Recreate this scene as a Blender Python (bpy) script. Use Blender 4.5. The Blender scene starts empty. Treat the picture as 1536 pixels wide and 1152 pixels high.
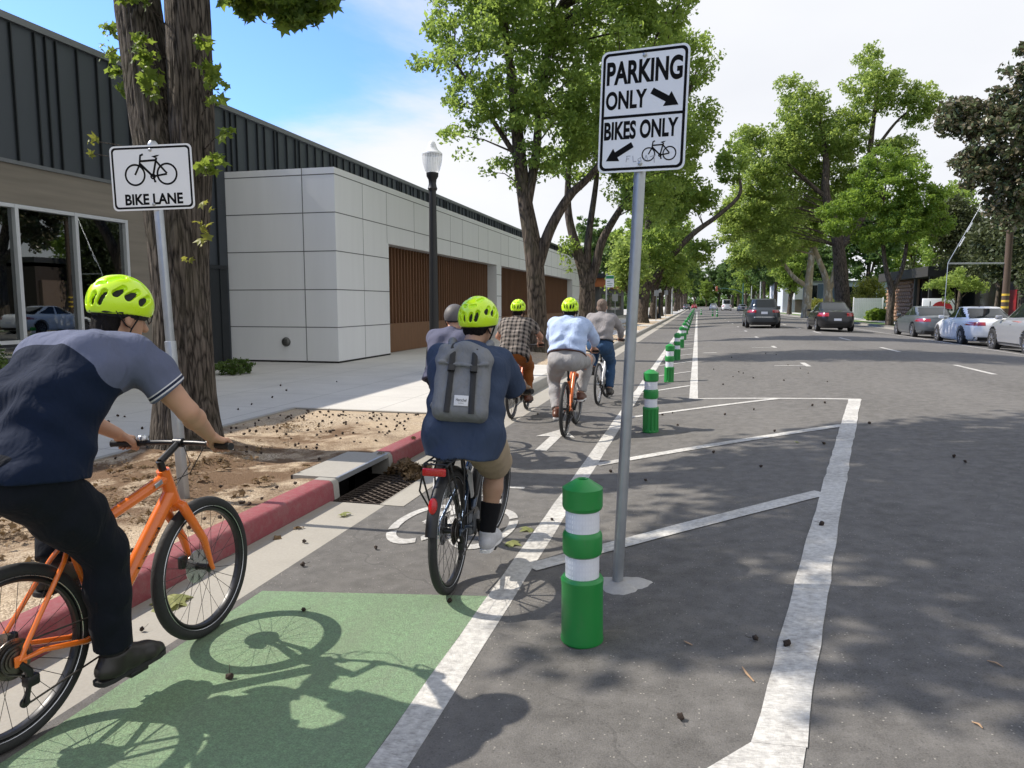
import bpy, math, random, bmesh
import numpy as np
from mathutils import Vector, Matrix
random.seed(7); RNG = np.random.default_rng(11)
PI = math.pi; R_ = math.radians
SC = bpy.context.scene; COL = SC.collection
V3 = lambda *a: np.array(a, float)

# ---------------------------------------------------------------- nodes and materials
def nd(nt, typ, ins=None, **props):
    n = nt.nodes.new(typ)
    for k, v in props.items(): setattr(n, k, v)
    for k, v in (ins or {}).items():
        s = n.inputs[k]
        if isinstance(v, bpy.types.NodeSocket): nt.links.new(v, s)
        else:
            if hasattr(s.default_value, '__len__') and not isinstance(v, str):
                v = tuple(v)
                if len(s.default_value) == 4 and len(v) == 3: v = v + (1,)
            s.default_value = v
    return n
def newmat(name):
    m = bpy.data.materials.new(name); m.use_nodes = True; nt = m.node_tree
    return m, nt, nt.nodes['Principled BSDF']
def objco(nt, scale=(1, 1, 1)):
    tc = nd(nt, 'ShaderNodeTexCoord')
    return nd(nt, 'ShaderNodeMapping', {'Vector': tc.outputs['Object'], 'Scale': scale}).outputs[0]
def noise(nt, co, scale, detail=4, rough=.55):
    return nd(nt, 'ShaderNodeTexNoise', {'Vector': co, 'Scale': scale, 'Detail': detail, 'Roughness': rough}).outputs[0]
def ramp(nt, fac, a, b, ca=(0, 0, 0), cb=(1, 1, 1)):
    r = nd(nt, 'ShaderNodeValToRGB', {0: fac}); e = r.color_ramp.elements
    e[0].position, e[1].position = a, b; e[0].color = (*ca, 1); e[1].color = (*cb, 1)
    return r.outputs[0]
def mixc(nt, f, a, b, blend='MIX'):
    m = nd(nt, 'ShaderNodeMix', data_type='RGBA', blend_type=blend)
    for i, v in ((0, f), (6, a), (7, b)):
        if isinstance(v, bpy.types.NodeSocket): nt.links.new(v, m.inputs[i])
        else: m.inputs[i].default_value = v if i == 0 else (*v[:3], 1)
    return m.outputs[2]
def mth(nt, op, a, b=0., c=0.):
    m = nd(nt, 'ShaderNodeMath', operation=op)
    for i, v in enumerate((a, b, c)):
        if isinstance(v, bpy.types.NodeSocket): nt.links.new(v, m.inputs[i])
        else: m.inputs[i].default_value = v
    return m.outputs[0]
def bumpn(nt, bsdf, h, strength=.3, dist=.01):
    b = nd(nt, 'ShaderNodeBump', {'Height': h, 'Strength': strength, 'Distance': dist})
    nt.links.new(b.outputs[0], bsdf.inputs['Normal'])
def setb(bsdf, **k):
    for a, v in k.items():
        a = a.replace('_', ' ')
        s = bsdf.inputs[a]
        s.default_value = (*v, 1) if (hasattr(v, '__len__') and len(v) == 3 and hasattr(s.default_value, '__len__') and len(s.default_value) == 4) else v
def mat(name, col, rough=.6, metal=0., var=.12, scale=6., bump=0., bscale=60., stretch=(1, 1, 1), bdist=.004, **k):
    m, nt, b = newmat(name)
    setb(b, Roughness=rough, Metallic=metal, **k)
    co = objco(nt, stretch)
    if var:
        n = noise(nt, co, scale)
        c = mixc(nt, n, [x * (1 - var) for x in col], [min(1, x * (1 + var)) for x in col])
        nt.links.new(c, b.inputs['Base Color'])
        nt.links.new(ramp(nt, noise(nt, co, scale * 3), .2, .8, [max(0, rough - .08)] * 3, [min(1, rough + .08)] * 3), b.inputs['Roughness'])
    else: b.inputs['Base Color'].default_value = (*col, 1)
    if bump: bumpn(nt, b, noise(nt, co, bscale), bump, bdist)
    return m

# ---------------------------------------------------------------- mesh builder
class MB:
    def __init__(s): s.v = []; s.f = []; s.m = []; s.sm = []
    def add(s, vs, fs, m=0, smooth=True):
        o = len(s.v); s.v.extend([tuple(map(float, p)) for p in vs])
        for f in fs: s.f.append([i + o for i in f]); s.m.append(m); s.sm.append(smooth)
        return s
    def bx(s, x0, x1, y0, y1, z0, z1, m=0):
        vs = [(x, y, z) for x in (x0, x1) for y in (y0, y1) for z in (z0, z1)]
        return s.add(vs, [(0, 1, 3, 2), (4, 6, 7, 5), (0, 4, 5, 1), (2, 3, 7, 6), (0, 2, 6, 4), (1, 5, 7, 3)], m, False)
    def rbx(s, x0, x1, y0, y1, z0, z1, r=.01, m=0, seg=2):
        bm = bmesh.new(); bmesh.ops.create_cube(bm, size=1)
        for v in bm.verts: v.co = Vector(((x0 + x1) / 2 + v.co.x * (x1 - x0), (y0 + y1) / 2 + v.co.y * (y1 - y0), (z0 + z1) / 2 + v.co.z * (z1 - z0)))
        bmesh.ops.bevel(bm, geom=bm.edges[:], offset=r, segments=seg, profile=.5, affect='EDGES')
        return s.bm(bm, m)
    def bm(s, bm, m=0, smooth=True):
        bm.verts.index_update(); s.add([v.co[:] for v in bm.verts], [[v.index for v in f.verts] for f in bm.faces], m, smooth); bm.free(); return s
    def tube(s, pts, r, n=8, m=0, cap=True, flat=1., up=None):
        P = np.array(pts, float); k = len(P); rr = np.broadcast_to(np.array(r, float), (k,))
        T = np.gradient(P, axis=0) if k > 2 else np.array([P[1] - P[0]] * 2)
        T /= np.linalg.norm(T, axis=1)[:, None] + 1e-12
        u = np.array(up, float) if up is not None else (V3(0, 0, 1) if abs(T[0][2]) < .9 else V3(1, 0, 0))
        vs = []
        for i in range(k):
            u = u - T[i] * (u @ T[i]); u /= np.linalg.norm(u); w = np.cross(T[i], u)
            for j in range(n):
                a = 2 * PI * j / n; vs.append(P[i] + rr[i] * (math.cos(a) * u * flat + math.sin(a) * w))
        fs = [(i * n + j, i * n + (j + 1) % n, (i + 1) * n + (j + 1) % n, (i + 1) * n + j) for i in range(k - 1) for j in range(n)]
        if cap: fs += [tuple(range(n))[::-1], tuple(range((k - 1) * n, k * n))]
        return s.add(vs, fs, m)
    def lathe(s, prof, n=24, c=(0, 0, 0), axis=(0, 0, 1), m=0, cap=True):
        a = Vector(axis).normalized(); q = Vector((0, 0, 1)).rotation_difference(a); c = Vector(c); vs = []
        for r, z in prof:
            for j in range(n):
                t = 2 * PI * j / n; vs.append(c + q @ Vector((r * math.cos(t), r * math.sin(t), z)))
        k = len(prof)
        fs = [(i * n + j, i * n + (j + 1) % n, (i + 1) * n + (j + 1) % n, (i + 1) * n + j) for i in range(k - 1) for j in range(n)]
        if cap: fs += [tuple(range(n))[::-1], tuple(range((k - 1) * n, k * n))]
        return s.add(vs, fs, m)
    def torus(s, c, axis, R, r, n=48, k=10, m=0, rz=None):
        a = Vector(axis).normalized(); q = Vector((0, 0, 1)).rotation_difference(a); c = Vector(c); vs = []; rz = rz or r
        for i in range(n):
            t = 2 * PI * i / n
            for j in range(k):
                p = 2 * PI * j / k; rr = R + r * math.cos(p)
                vs.append(c + q @ Vector((rr * math.cos(t), rr * math.sin(t), rz * math.sin(p))))
        return s.add(vs, [(i * k + j, ((i + 1) % n) * k + j, ((i + 1) % n) * k + (j + 1) % k, i * k + (j + 1) % k) for i in range(n) for j in range(k)], m)
    def prism(s, poly, z0, z1, m=0, smooth=False):
        n = len(poly); vs = [(x, y, z0) for x, y in poly] + [(x, y, z1) for x, y in poly]
        return s.add(vs, [tuple(range(n))[::-1], tuple(range(n, 2 * n))] + [(i, (i + 1) % n, n + (i + 1) % n, n + i) for i in range(n)], m, smooth)
    def sph(s, c, r, n=12, k=8, m=0):
        r = np.broadcast_to(np.array(r, float), (3,)); vs = []
        for i in range(1, k):
            p = PI * i / k
            for j in range(n):
                t = 2 * PI * j / n; vs.append((c[0] + r[0] * math.sin(p) * math.cos(t), c[1] + r[1] * math.sin(p) * math.sin(t), c[2] + r[2] * math.cos(p)))
        b = len(vs); vs += [(c[0], c[1], c[2] + r[2]), (c[0], c[1], c[2] - r[2])]
        fs = [(i * n + j, (i + 1) * n + j, (i + 1) * n + (j + 1) % n, i * n + (j + 1) % n) for i in range(k - 2) for j in range(n)]
        fs += [(b, j, (j + 1) % n) for j in range(n)] + [(b + 1, (k - 2) * n + (j + 1) % n, (k - 2) * n + j) for j in range(n)]
        return s.add(vs, fs, m)
    def xf(s, M, start=0):
        M = Matrix(M)
        for i in range(start, len(s.v)): s.v[i] = tuple(M @ Vector(s.v[i]))
        return s
    def join(s, o):
        b = len(s.v); s.v += o.v; s.f += [[i + b for i in f] for f in o.f]; s.m += o.m; s.sm += o.sm; return s
    def mesh(s, name, mats, sharp=40):
        me = bpy.data.meshes.new(name); me.from_pydata(s.v, [], s.f)
        for m in (mats if isinstance(mats, (list, tuple)) else [mats]): me.materials.append(m)
        me.polygons.foreach_set('material_index', s.m); me.polygons.foreach_set('use_smooth', s.sm)
        me.update()
        if sharp: me.set_sharp_from_angle(angle=R_(sharp))
        return me
    def build(s, name, mats, parent=None, **k):
        return link(name, s.mesh(name, mats, k.pop('sharp', 40)), parent, **k)
def props(o, label=None, cat=None, group=None, kind=None):
    for a, v in (('label', label), ('category', cat), ('group', group), ('kind', kind)):
        if v: o[a] = v
    return o
def link(name, data, parent=None, loc=None, rotz=0, **k):
    o = bpy.data.objects.new(name, data); COL.objects.link(o)
    if parent: o.parent = parent
    if loc is not None: o.location = loc
    if rotz: o.rotation_euler = (0, 0, rotz)
    return props(o, **k)
def thing(name, loc=(0, 0, 0), rotz=0, label=None, cat=None, group=None):
    return link(name, None, None, loc, rotz, label=label, cat=cat, group=group)
def dup(o, parent=None):
    c = o.copy(); COL.objects.link(c)
    if parent: c.parent = parent
    for ch in list(o.children): dup(ch, c)
    return c
def npmesh(name, v, f, mats, smooth=True, mi=None, attrs=None):
    v = np.asarray(v, np.float32); f = np.asarray(f, np.int32); me = bpy.data.meshes.new(name); k = f.shape[1]
    me.vertices.add(len(v)); me.vertices.foreach_set('co', v.ravel())
    me.loops.add(f.size); me.loops.foreach_set('vertex_index', f.ravel())
    me.polygons.add(len(f)); me.polygons.foreach_set('loop_start', np.arange(0, f.size, k, dtype=np.int32))
    if mi is not None: me.polygons.foreach_set('material_index', np.asarray(mi, np.int32))
    me.polygons.foreach_set('use_smooth', np.full(len(f), smooth, bool))
    for m in (mats if isinstance(mats, (list, tuple)) else [mats]): me.materials.append(m)
    for n, (dom, typ, dat) in (attrs or {}).items():
        a = me.attributes.new(n, typ, dom); a.data.foreach_set('vector' if typ == 'FLOAT_VECTOR' else 'value', np.asarray(dat, np.float32).ravel())
    me.update(calc_edges=True); me.validate(); return me
def text_mb(body, size=1., bold=0., sx=1., m=0, align='CENTER', space=1.):
    cu = bpy.data.curves.new('lettering', 'FONT'); cu.body = body; cu.size = size; cu.offset = bold; cu.align_x = align; cu.space_character = space; cu.resolution_u = 6
    o = bpy.data.objects.new('lettering', cu); COL.objects.link(o)
    dg = bpy.context.evaluated_depsgraph_get(); me = bpy.data.meshes.new_from_object(o.evaluated_get(dg))
    mb = MB(); mb.add([(v.co.x * sx, v.co.y, v.co.z) for v in me.vertices], [list(p.vertices) for p in me.polygons], m, False)
    bpy.data.objects.remove(o); bpy.data.curves.remove(cu); bpy.data.meshes.remove(me)
    return mb
def fit(mb, x0, x1, y0, y1):
    a = np.array(mb.v); lo = a.min(0); hi = a.max(0)
    mb.v = [(x0 + (p[0] - lo[0]) / (hi[0] - lo[0]) * (x1 - x0), y0 + (p[1] - lo[1]) / (hi[1] - lo[1]) * (y1 - y0), p[2]) for p in mb.v]
    return mb

# ---------------------------------------------------------------- camera, sun and sky
F, VPX, VPY, CAMH = 1100., 1046., 456., 1.6
yaw = math.atan((VPX - 768) / math.hypot(F, 576 - VPY)); pitch = -math.atan((576 - VPY) / F)
cam = bpy.data.cameras.new('camera'); cam.sensor_width = 36; cam.lens = F / 1536 * 36; cam.clip_start = .05; cam.clip_end = 4000
co_ = bpy.data.objects.new('camera', cam); COL.objects.link(co_); co_.location = (0, 0, CAMH)
co_.rotation_euler = (PI / 2 + pitch, 0, yaw); SC.camera = co_

SUN_EL = R_(45); sd = Vector((-.999, -.03, 0)).normalized() * math.cos(SUN_EL) + Vector((0, 0, math.sin(SUN_EL)))
sl = bpy.data.lights.new('sun', 'SUN'); sl.energy = 3.5; sl.angle = R_(.53); sl.color = (1, .92, .80)
so = bpy.data.objects.new('sun', sl); COL.objects.link(so); so.location = (-20, -5, 30)
so.rotation_euler = sd.to_track_quat('Z', 'Y').to_euler()
W = bpy.data.worlds.new('World'); SC.world = W; W.use_nodes = True; nt = W.node_tree; bg = nt.nodes['Background']
sky = nd(nt, 'ShaderNodeTexSky', sky_type='NISHITA', sun_disc=False, sun_elevation=SUN_EL, sun_rotation=math.atan2(sd.x, sd.y), air_density=1.0, dust_density=.6, ozone_density=3.)
tc = nd(nt, 'ShaderNodeTexCoord').outputs['Generated']; sx = nd(nt, 'ShaderNodeSeparateXYZ', {0: tc})
zz = mth(nt, 'ADD', mth(nt, 'MAXIMUM', sx.outputs[2], 0), .16)
pl = nd(nt, 'ShaderNodeCombineXYZ', {0: mth(nt, 'DIVIDE', sx.outputs[0], zz), 1: mth(nt, 'DIVIDE', sx.outputs[1], zz), 2: 0.3}).outputs[0]
n1 = nd(nt, 'ShaderNodeTexNoise', {'Vector': pl, 'Scale': .9, 'Detail': 8, 'Roughness': .58, 'Distortion': .4}).outputs[0]
# more cloud towards the street's right hand side and low over the roofs
az = nd(nt, 'ShaderNodeMapRange', {0: sx.outputs[0], 1: -.56, 2: -.06, 3: -.08, 4: .62}).outputs[0]
lowb = nd(nt, 'ShaderNodeMapRange', {0: sx.outputs[2], 1: .10, 2: .30, 3: .38, 4: 0}).outputs[0]
cl = mth(nt, 'ADD', mth(nt, 'ADD', n1, az), lowb)
cm = nd(nt, 'ShaderNodeMapRange', {0: cl, 1: .56, 2: .98, 3: 0, 4: 1}, interpolation_type='SMOOTHSTEP').outputs[0]
n2 = nd(nt, 'ShaderNodeTexNoise', {'Vector': pl, 'Scale': .9, 'Detail': 5, 'Roughness': .5}).outputs[0]
SKY_S = .15
ccol = mixc(nt, n2, (.425 / SKY_S, .44 / SKY_S, .475 / SKY_S), (.57 / SKY_S, .575 / SKY_S, .59 / SKY_S))
skyc = mixc(nt, 1., sky.outputs[0], (.56, .72, 1.02), 'MULTIPLY')
nt.links.new(mixc(nt, cm, skyc, ccol), bg.inputs[0]); bg.inputs[1].default_value = SKY_S
SC.view_settings.view_transform = 'Standard'; SC.view_settings.look = 'None'; SC.view_settings.exposure = .92; SC.view_settings.gamma = 1
SC.cycles.use_denoising = True
SC.cycles.max_bounces = 6; SC.cycles.transparent_max_bounces = 12; SC.cycles.caustics_reflective = False; SC.cycles.caustics_refractive = False
# ---------------------------------------------------------------- ground
def zr(x): return 0. if x < -1 or x > 11 else .26 * (1 - ((x - 5) / 6) ** 2)
YN, YF = -14., 420.
def asphalt(name, base, patch=.35, worn=None):
    m, nt, b = newmat(name); co = objco(nt)
    fine = noise(nt, co, 150, 4, .75); mid = noise(nt, co, 9, 5, .6); big = noise(nt, objco(nt, (.55, .12, 1)), 1., 5, .6)
    f = mth(nt, 'ADD', mth(nt, 'MULTIPLY', fine, .55), mth(nt, 'MULTIPLY', mid, .45))
    c = mixc(nt, ramp(nt, f, .28, .72), [x * .32 for x in base], [x * 1.65 for x in base])
    c = mixc(nt, mth(nt, 'MULTIPLY', ramp(nt, big, .35, .68), patch), c, [x * 1.55 + .01 for x in base])
    vo = nd(nt, 'ShaderNodeTexVoronoi', {'Vector': co, 'Scale': 85.})
    rnd = nd(nt, 'ShaderNodeSeparateColor', {0: vo.outputs['Color']})
    spk = mth(nt, 'MULTIPLY', mth(nt, 'LESS_THAN', vo.outputs['Distance'], .30), mth(nt, 'GREATER_THAN', rnd.outputs[0], .955))
    c = mixc(nt, mth(nt, 'MULTIPLY', spk, .75), c, (.36, .34, .30))
    dk = mth(nt, 'MULTIPLY', mth(nt, 'LESS_THAN', vo.outputs['Distance'], .4), mth(nt, 'GREATER_THAN', rnd.outputs[1], .9))
    c = mixc(nt, mth(nt, 'MULTIPLY', dk, .3), c, (.03, .03, .03))
    # fine cracks
    cr = nd(nt, 'ShaderNodeTexVoronoi', {'Vector': nd(nt, 'ShaderNodeMixRGB', {0: .35, 1: co, 2: nd(nt, 'ShaderNodeTexNoise', {'Vector': co, 'Scale': 2.}).outputs[1]}).outputs[0], 'Scale': .5}, feature='DISTANCE_TO_EDGE').outputs[0]
    ck = mth(nt, 'MULTIPLY', mth(nt, 'LESS_THAN', cr, .002), mth(nt, 'GREATER_THAN', mid, .48))
    c = mixc(nt, mth(nt, 'MULTIPLY', ck, .22), c, (.02, .02, .02))
    nt.links.new(c, b.inputs['Base Color']); setb(b, Roughness=.88, Specular_IOR_Level=.25)
    bumpn(nt, b, f, 1., .009); return m
M_ASPH = asphalt('asphalt', (.120, .115, .109))
def paint(name, col, under, lo, hi, wear=1., fibre=(14, 60, 1), grain=0.):
    m, nt, b = newmat(name); co = objco(nt)
    n = noise(nt, co, 26, 6, .7); n2 = noise(nt, co, 1.7, 4); n3 = noise(nt, objco(nt, fibre), 2.2, 4, .6)
    f = mth(nt, 'ADD', mth(nt, 'MULTIPLY', n, .5), mth(nt, 'ADD', mth(nt, 'MULTIPLY', n2, .3), mth(nt, 'MULTIPLY', n3, .3)))
    k = ramp(nt, f, lo, hi)
    c = mixc(nt, noise(nt, co, 70, 3), [x * .86 for x in col], [min(1, x * 1.06) for x in col])
    c = mixc(nt, mth(nt, 'MULTIPLY', k, wear), c, under)
    if grain: c = mixc(nt, mth(nt, 'MULTIPLY', ramp(nt, noise(nt, co, 150, 4, .75), .38, .62, (1, 1, 1), (0, 0, 0)), grain), c, [x * .35 for x in under]); c = mixc(nt, mth(nt, 'MULTIPLY', ramp(nt, noise(nt, objco(nt, (6, .5, 1)), 1.1, 4), .5, .72), .35), c, under)
    nt.links.new(c, b.inputs['Base Color']); setb(b, Roughness=.75); bumpn(nt, b, noise(nt, co, 150, 4, .75), .8 + grain * .4, .005 + grain * .006); return m
M_LINE = paint('white road paint', (.60, .59, .56), (.20, .19, .18), .45, .68, .88)
M_GREEN = paint('green lane paint', (.265, .43, .235), (.19, .23, .16), .44, .74, .75, (20, 20, 1), .6)
def concrete(name, col, joints=None, var=.2, stain=.25):
    m, nt, b = newmat(name); co = objco(nt)
    c = mixc(nt, noise(nt, co, 1.3, 6, .65), [x * (1 - var) for x in col], [x * (1 + var) for x in col])
    c = mixc(nt, mth(nt, 'MULTIPLY', ramp(nt, noise(nt, co, 55, 3, .7), .35, .7), .35), c, [x * .62 for x in col])
    c = mixc(nt, mth(nt, 'MULTIPLY', ramp(nt, noise(nt, co, .5, 6, .7), .52, .75), stain), c, [x * .5 for x in col])
    if joints:
        s = nd(nt, 'ShaderNodeSeparateXYZ', {0: co}); ln = None
        for i, (st, of) in enumerate(joints):
            a = mth(nt, 'ABSOLUTE', mth(nt, 'SUBTRACT', mth(nt, 'FRACT', mth(nt, 'DIVIDE', mth(nt, 'ADD', s.outputs[i], of), st)), .5))
            l = mth(nt, 'GREATER_THAN', a, .5 - .007 / st); ln = l if ln is None else mth(nt, 'MAXIMUM', ln, l)
        c = mixc(nt, mth(nt, 'MULTIPLY', ln, .62), c, [x * .25 for x in col])
    nt.links.new(c, b.inputs['Base Color']); setb(b, Roughness=.85); bumpn(nt, b, noise(nt, co, 120, 4, .7), .35, .003); return m
M_WALK = concrete('sidewalk concrete', (.50, .485, .455), ((1.52, 100.), (1.52, 100.35)))
M_GUT = concrete('gutter concrete', (.33, .31, .27), None, .18, .35)
M_KERB = concrete('kerb concrete', (.33, .315, .285), None, .15, .3)
M_RED = paint('red kerb paint', (.27, .060, .072), (.27, .17, .16), .50, .80, .75, (6, 6, 6))
def grit(name):
    m, nt, b = newmat(name); co = objco(nt)
    vo = nd(nt, 'ShaderNodeTexVoronoi', {'Vector': co, 'Scale': 95.})
    rv = nd(nt, 'ShaderNodeSeparateColor', {0: vo.outputs['Color']}).outputs[0]
    c = mixc(nt, rv, (.22, .17, .12), (.55, .46, .35))
    c = mixc(nt, mth(nt, 'MULTIPLY', ramp(nt, noise(nt, co, .9, 6, .65), .40, .62), .55), c, (.46, .36, .25))
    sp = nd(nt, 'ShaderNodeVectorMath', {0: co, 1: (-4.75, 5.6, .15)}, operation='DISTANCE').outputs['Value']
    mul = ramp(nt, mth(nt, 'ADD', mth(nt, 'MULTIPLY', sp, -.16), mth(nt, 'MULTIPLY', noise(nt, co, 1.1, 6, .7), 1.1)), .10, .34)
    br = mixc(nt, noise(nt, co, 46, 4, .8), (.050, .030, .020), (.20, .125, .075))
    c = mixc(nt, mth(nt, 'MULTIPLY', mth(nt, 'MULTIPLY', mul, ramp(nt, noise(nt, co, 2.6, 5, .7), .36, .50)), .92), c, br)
    nt.links.new(c, b.inputs['Base Color']); setb(b, Roughness=.95, Specular_IOR_Level=.1)
    bumpn(nt, b, mth(nt, 'ADD', mth(nt, 'MULTIPLY', vo.outputs['Distance'], -.6), noise(nt, co, 30, 4)), .9, .012); return m
M_GRIT = grit('decomposed granite')
M_SOIL = mat('dry ground', (.20, .18, .13), .95, var=.3, scale=.3, bump=.4, bscale=8)
M_GRASS = mat('lawn grass', (.085, .15, .035), .9, var=.45, scale=3, bump=.6, bscale=90, bdist=.03)

def strip(name, xs, ys, zf, m, kind='structure', off=0.):
    v = [(x, y, zf(x) + off) for y in ys for x in xs]; n = len(xs)
    f = [(j * n + i, j * n + i + 1, (j + 1) * n + i + 1, (j + 1) * n + i) for j in range(len(ys) - 1) for i in range(n - 1)]
    return link(name, MB().add(v, f).mesh(name, m, 0), None, kind=kind)
g = MB().bx(-900, 900, -300, 1500, -3, -.85).build('ground', M_SOIL, kind='structure')
strip('road', [-2.38 + .25 * i for i in range(int((12.0 + 2.38) / .25) + 1)] + [11.98], [YN, 0, 5, 10, 20, 40, 80, 160, YF], zr, M_ASPH)
strip('gutter', [-2.86, -2.38], [YN, 5.30, 5.305], lambda x: 0., M_GUT); strip('gutter', [-2.86, -2.38], [6.64, YF], lambda x: 0., M_GUT)
strip('gutter', [-2.42, -2.22], [5.30, 6.64], lambda x: 0.004, M_GUT)
strip('gutter', [11.98, 12.4], [YN, YF], lambda x: 0., M_GUT)
def hgrid(xs, ys, off=.004):   # list of quads following the crown between two edge polylines
    pass
def stripe(mb, a, b, w, jit=0., n=None, off=.004, m=0):
    a = V3(*a); b = V3(*b); d = b - a; L = np.linalg.norm(d); t = d / L; nrm = V3(-t[1], t[0]); n = n or max(2, int(L / .22)); vs = []
    for i in range(n + 1):
        p = a + d * i / n
        for s in (-1, 1):
            q = p + nrm * s * (w / 2 + random.uniform(-jit, jit)); vs.append((q[0], q[1], zr(q[0]) + off))
    return mb.add(vs, [(2 * i, 2 * i + 2, 2 * i + 3, 2 * i + 1) for i in range(n)], m, False)
def poly(mb, pts, off=.004, m=0): return mb.add([(x, y, zr(x) + off) for x, y in pts], [tuple(range(len(pts)))], m, False)
mk = lambda f, name='lane_marking': (lambda mb: (f(mb), mb.build(name, M_LINE, kind='structure', sharp=0)))(MB())
mk(lambda q: stripe(q, (-1.0, YN), (-1.0, 150), .15, .004, 400))
mk(lambda q: stripe(q, (-.02, 12.08), (-.02, 150), .14, .003, 300))
def taper(q):
    ed = [(-1.1, 1.55), (-.7, 1.78), (.0, 2.26), (.225, 2.516)]; ed2 = [(-.9, 1.38), (-.35, 1.72), (.33, 2.2), (.396, 2.503)]
    for i in range(3): poly(q, [ed[i], ed2[i], ed2[i + 1], ed[i + 1]])
    n = 46; vs = []
    for i in range(n + 1):
        t = i / n; y = 2.50 + t * 9.05; x = .31 + 1.965 * t ** 1.02; w = .085 + random.uniform(-.006, .006)
        vs += [(x - w, y + .01, zr(x - w) + .005), (x + w + random.uniform(-.005, .005), y, zr(x + w) + .005)]
    q.add(vs, [(2 * i, 2 * i + 1, 2 * i + 3, 2 * i + 2) for i in range(n)], 0, False)
mk(taper)
mk(lambda q: stripe(q, (-.09, 12.12), (2.36, 11.58), .10, .002))
def hatch(q):
    stripe(q, (-.94, 4.20), (.98, 5.98), .15, .006, off=.0065); stripe(q, (-.93, 7.15), (1.70, 9.2), .14, .003, off=.0065); stripe(q, (-.90, 10.27), (1.25, 11.80), .12, .003, off=.0065)
    for k in range(3, 40):
        y = 4.2 + 3.02 * k; stripe(q, (-.92, y), (-.09, y + .82), .11, .002, 3, off=.0065)
mk(hatch, 'hatch_marking')
def tees(q):
    for k in range(8):
        y = 17.75 + 7.22 * k; stripe(q, (1.75, y), (2.42, y - .04), .10, off=.0065); stripe(q, (2.45, y - .32), (2.45, y + .75), .11)
    stripe(q, (.22, 23.4), (.62, 23.2), .12, 0, 2)
mk(tees, 'parking_marking')
def dashes(q):
    for k in range(18): stripe(q, (5.56, 15.8 + 6.85 * k), (5.56, 18.05 + 6.85 * k), .11, .002)
    stripe(q, (9.25, YN), (9.25, 140), .11, .003, 200)
mk(dashes)
# bicycle pictogram and arrow in the lane
def ring2(q, c, a, b, w, seg=None):
    n = 40; vs = []
    for i in range(n):
        t = 2 * PI * i / n
        for s in (-1, 1): vs.append((c[0] + (a + s * w / 2) * math.cos(t), c[1] + (b + s * w * .8) * math.sin(t), .005))
    for i in range(n):
        if i % 10 == 3: continue
        j = (i + 1) % n; q.add([vs[2 * i], vs[2 * i + 1], vs[2 * j + 1], vs[2 * j]], [(0, 1, 2, 3)], 0, False)
def symbol(q):
    ring2(q, (-1.90, 4.93), .185, .44, .065); ring2(q, (-1.44, 4.93), .185, .44, .065)
    J = dict(rw=(-1.90, 4.93), bb=(-1.68, 4.9), st=(-1.76, 5.75), hd=(-1.53, 5.8), fw=(-1.44, 4.93))
    for a, b in (('rw', 'bb'), ('rw', 'st'), ('bb', 'st'), ('st', 'hd'), ('bb', 'hd'), ('fw', 'hd')): stripe(q, J[a], J[b], .05, off=.0065)
    stripe(q, (-1.84, 5.98), (-1.68, 5.98), .07); stripe(q, (-1.56, 6.1), (-1.42, 6.1), .06)
mk(symbol, 'lane_symbol')
mk(lambda q: (poly(q, [(-1.69, 7.75), (-1.56, 7.75), (-1.56, 8.72), (-1.69, 8.72)]), poly(q, [(-1.86, 8.58), (-1.56, 8.66), (-1.38, 8.58), (-1.62, 9.22)], .0065)), 'lane_arrow')
# green patch
q = MB(); yy = [YN, -6, -2, 0, 1, 2, 3, 3.50]; q.add([(x, y if y < 3.4 else y + (x + 2.3) * .19, .004) for y in yy for x in (-2.32, -1.075)], [(2 * i, 2 * i + 1, 2 * i + 3, 2 * i + 2) for i in range(len(yy) - 1)], 0, False)
q.build('green_lane_paint', M_GREEN, kind='structure')
# kerb, sidewalk, planting strip
KT = .15
def kerb(y0, y1, m, name='kerb', x0=-3.05, x1=-2.86):
    pr = [(x0, -.05), (x1, -.05), (x1 - .012, KT - .03), (x1 - .03, KT - .006), (x1 - .05, KT + .002), (x0, KT + .002)]
    q = MB(); n = len(pr); q.add([(x, y, z) for y in (y0, y1) for x, z in pr], [tuple(range(n)), tuple(range(n, 2 * n))[::-1]] + [(i, n + i, n + (i + 1) % n, (i + 1) % n) for i in range(n)], 0, True)
    return q.build(name, m, kind='structure', sharp=50)
for a, b in ((YN, 1.2), (1.206, 3.3), (3.306, 5.38)): kerb(a, b, M_RED)
for a, b in ((6.60, 8.2), (8.206, 10.2)): kerb(a, b, M_RED)
kerb(5.385, 5.475, M_KERB); kerb(6.505, 6.595, M_KERB)
for k in range(24): kerb(10.206 + 3.0 * k + (0 if k == 0 else 0.006), 13.206 + 3.0 * k, M_KERB)
kerb(82.21, YF, M_KERB)
kerb(YN, YF, M_KERB, x0=12.59, x1=12.4)
def slab(name, x0, x1, y0, y1, m, z=KT, zb=-.05): return MB().bx(x0, x1, y0, y1, zb, z).build(name, m, kind='structure')
slab('sidewalk', -140, -5.5, YN, 700, M_WALK)
PL = [(YN, 9.2), (17.2, 25.5), (28, 35), (41, 49), (53, 64), (70, 80), (90, 104)]
prev = None
for a, b in PL:
    if prev is not None: slab('sidewalk', -5.499, -3.051, prev, a, M_WALK)
    prev = b
slab('sidewalk', -5.499, -3.051, prev, YF, M_WALK)
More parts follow.
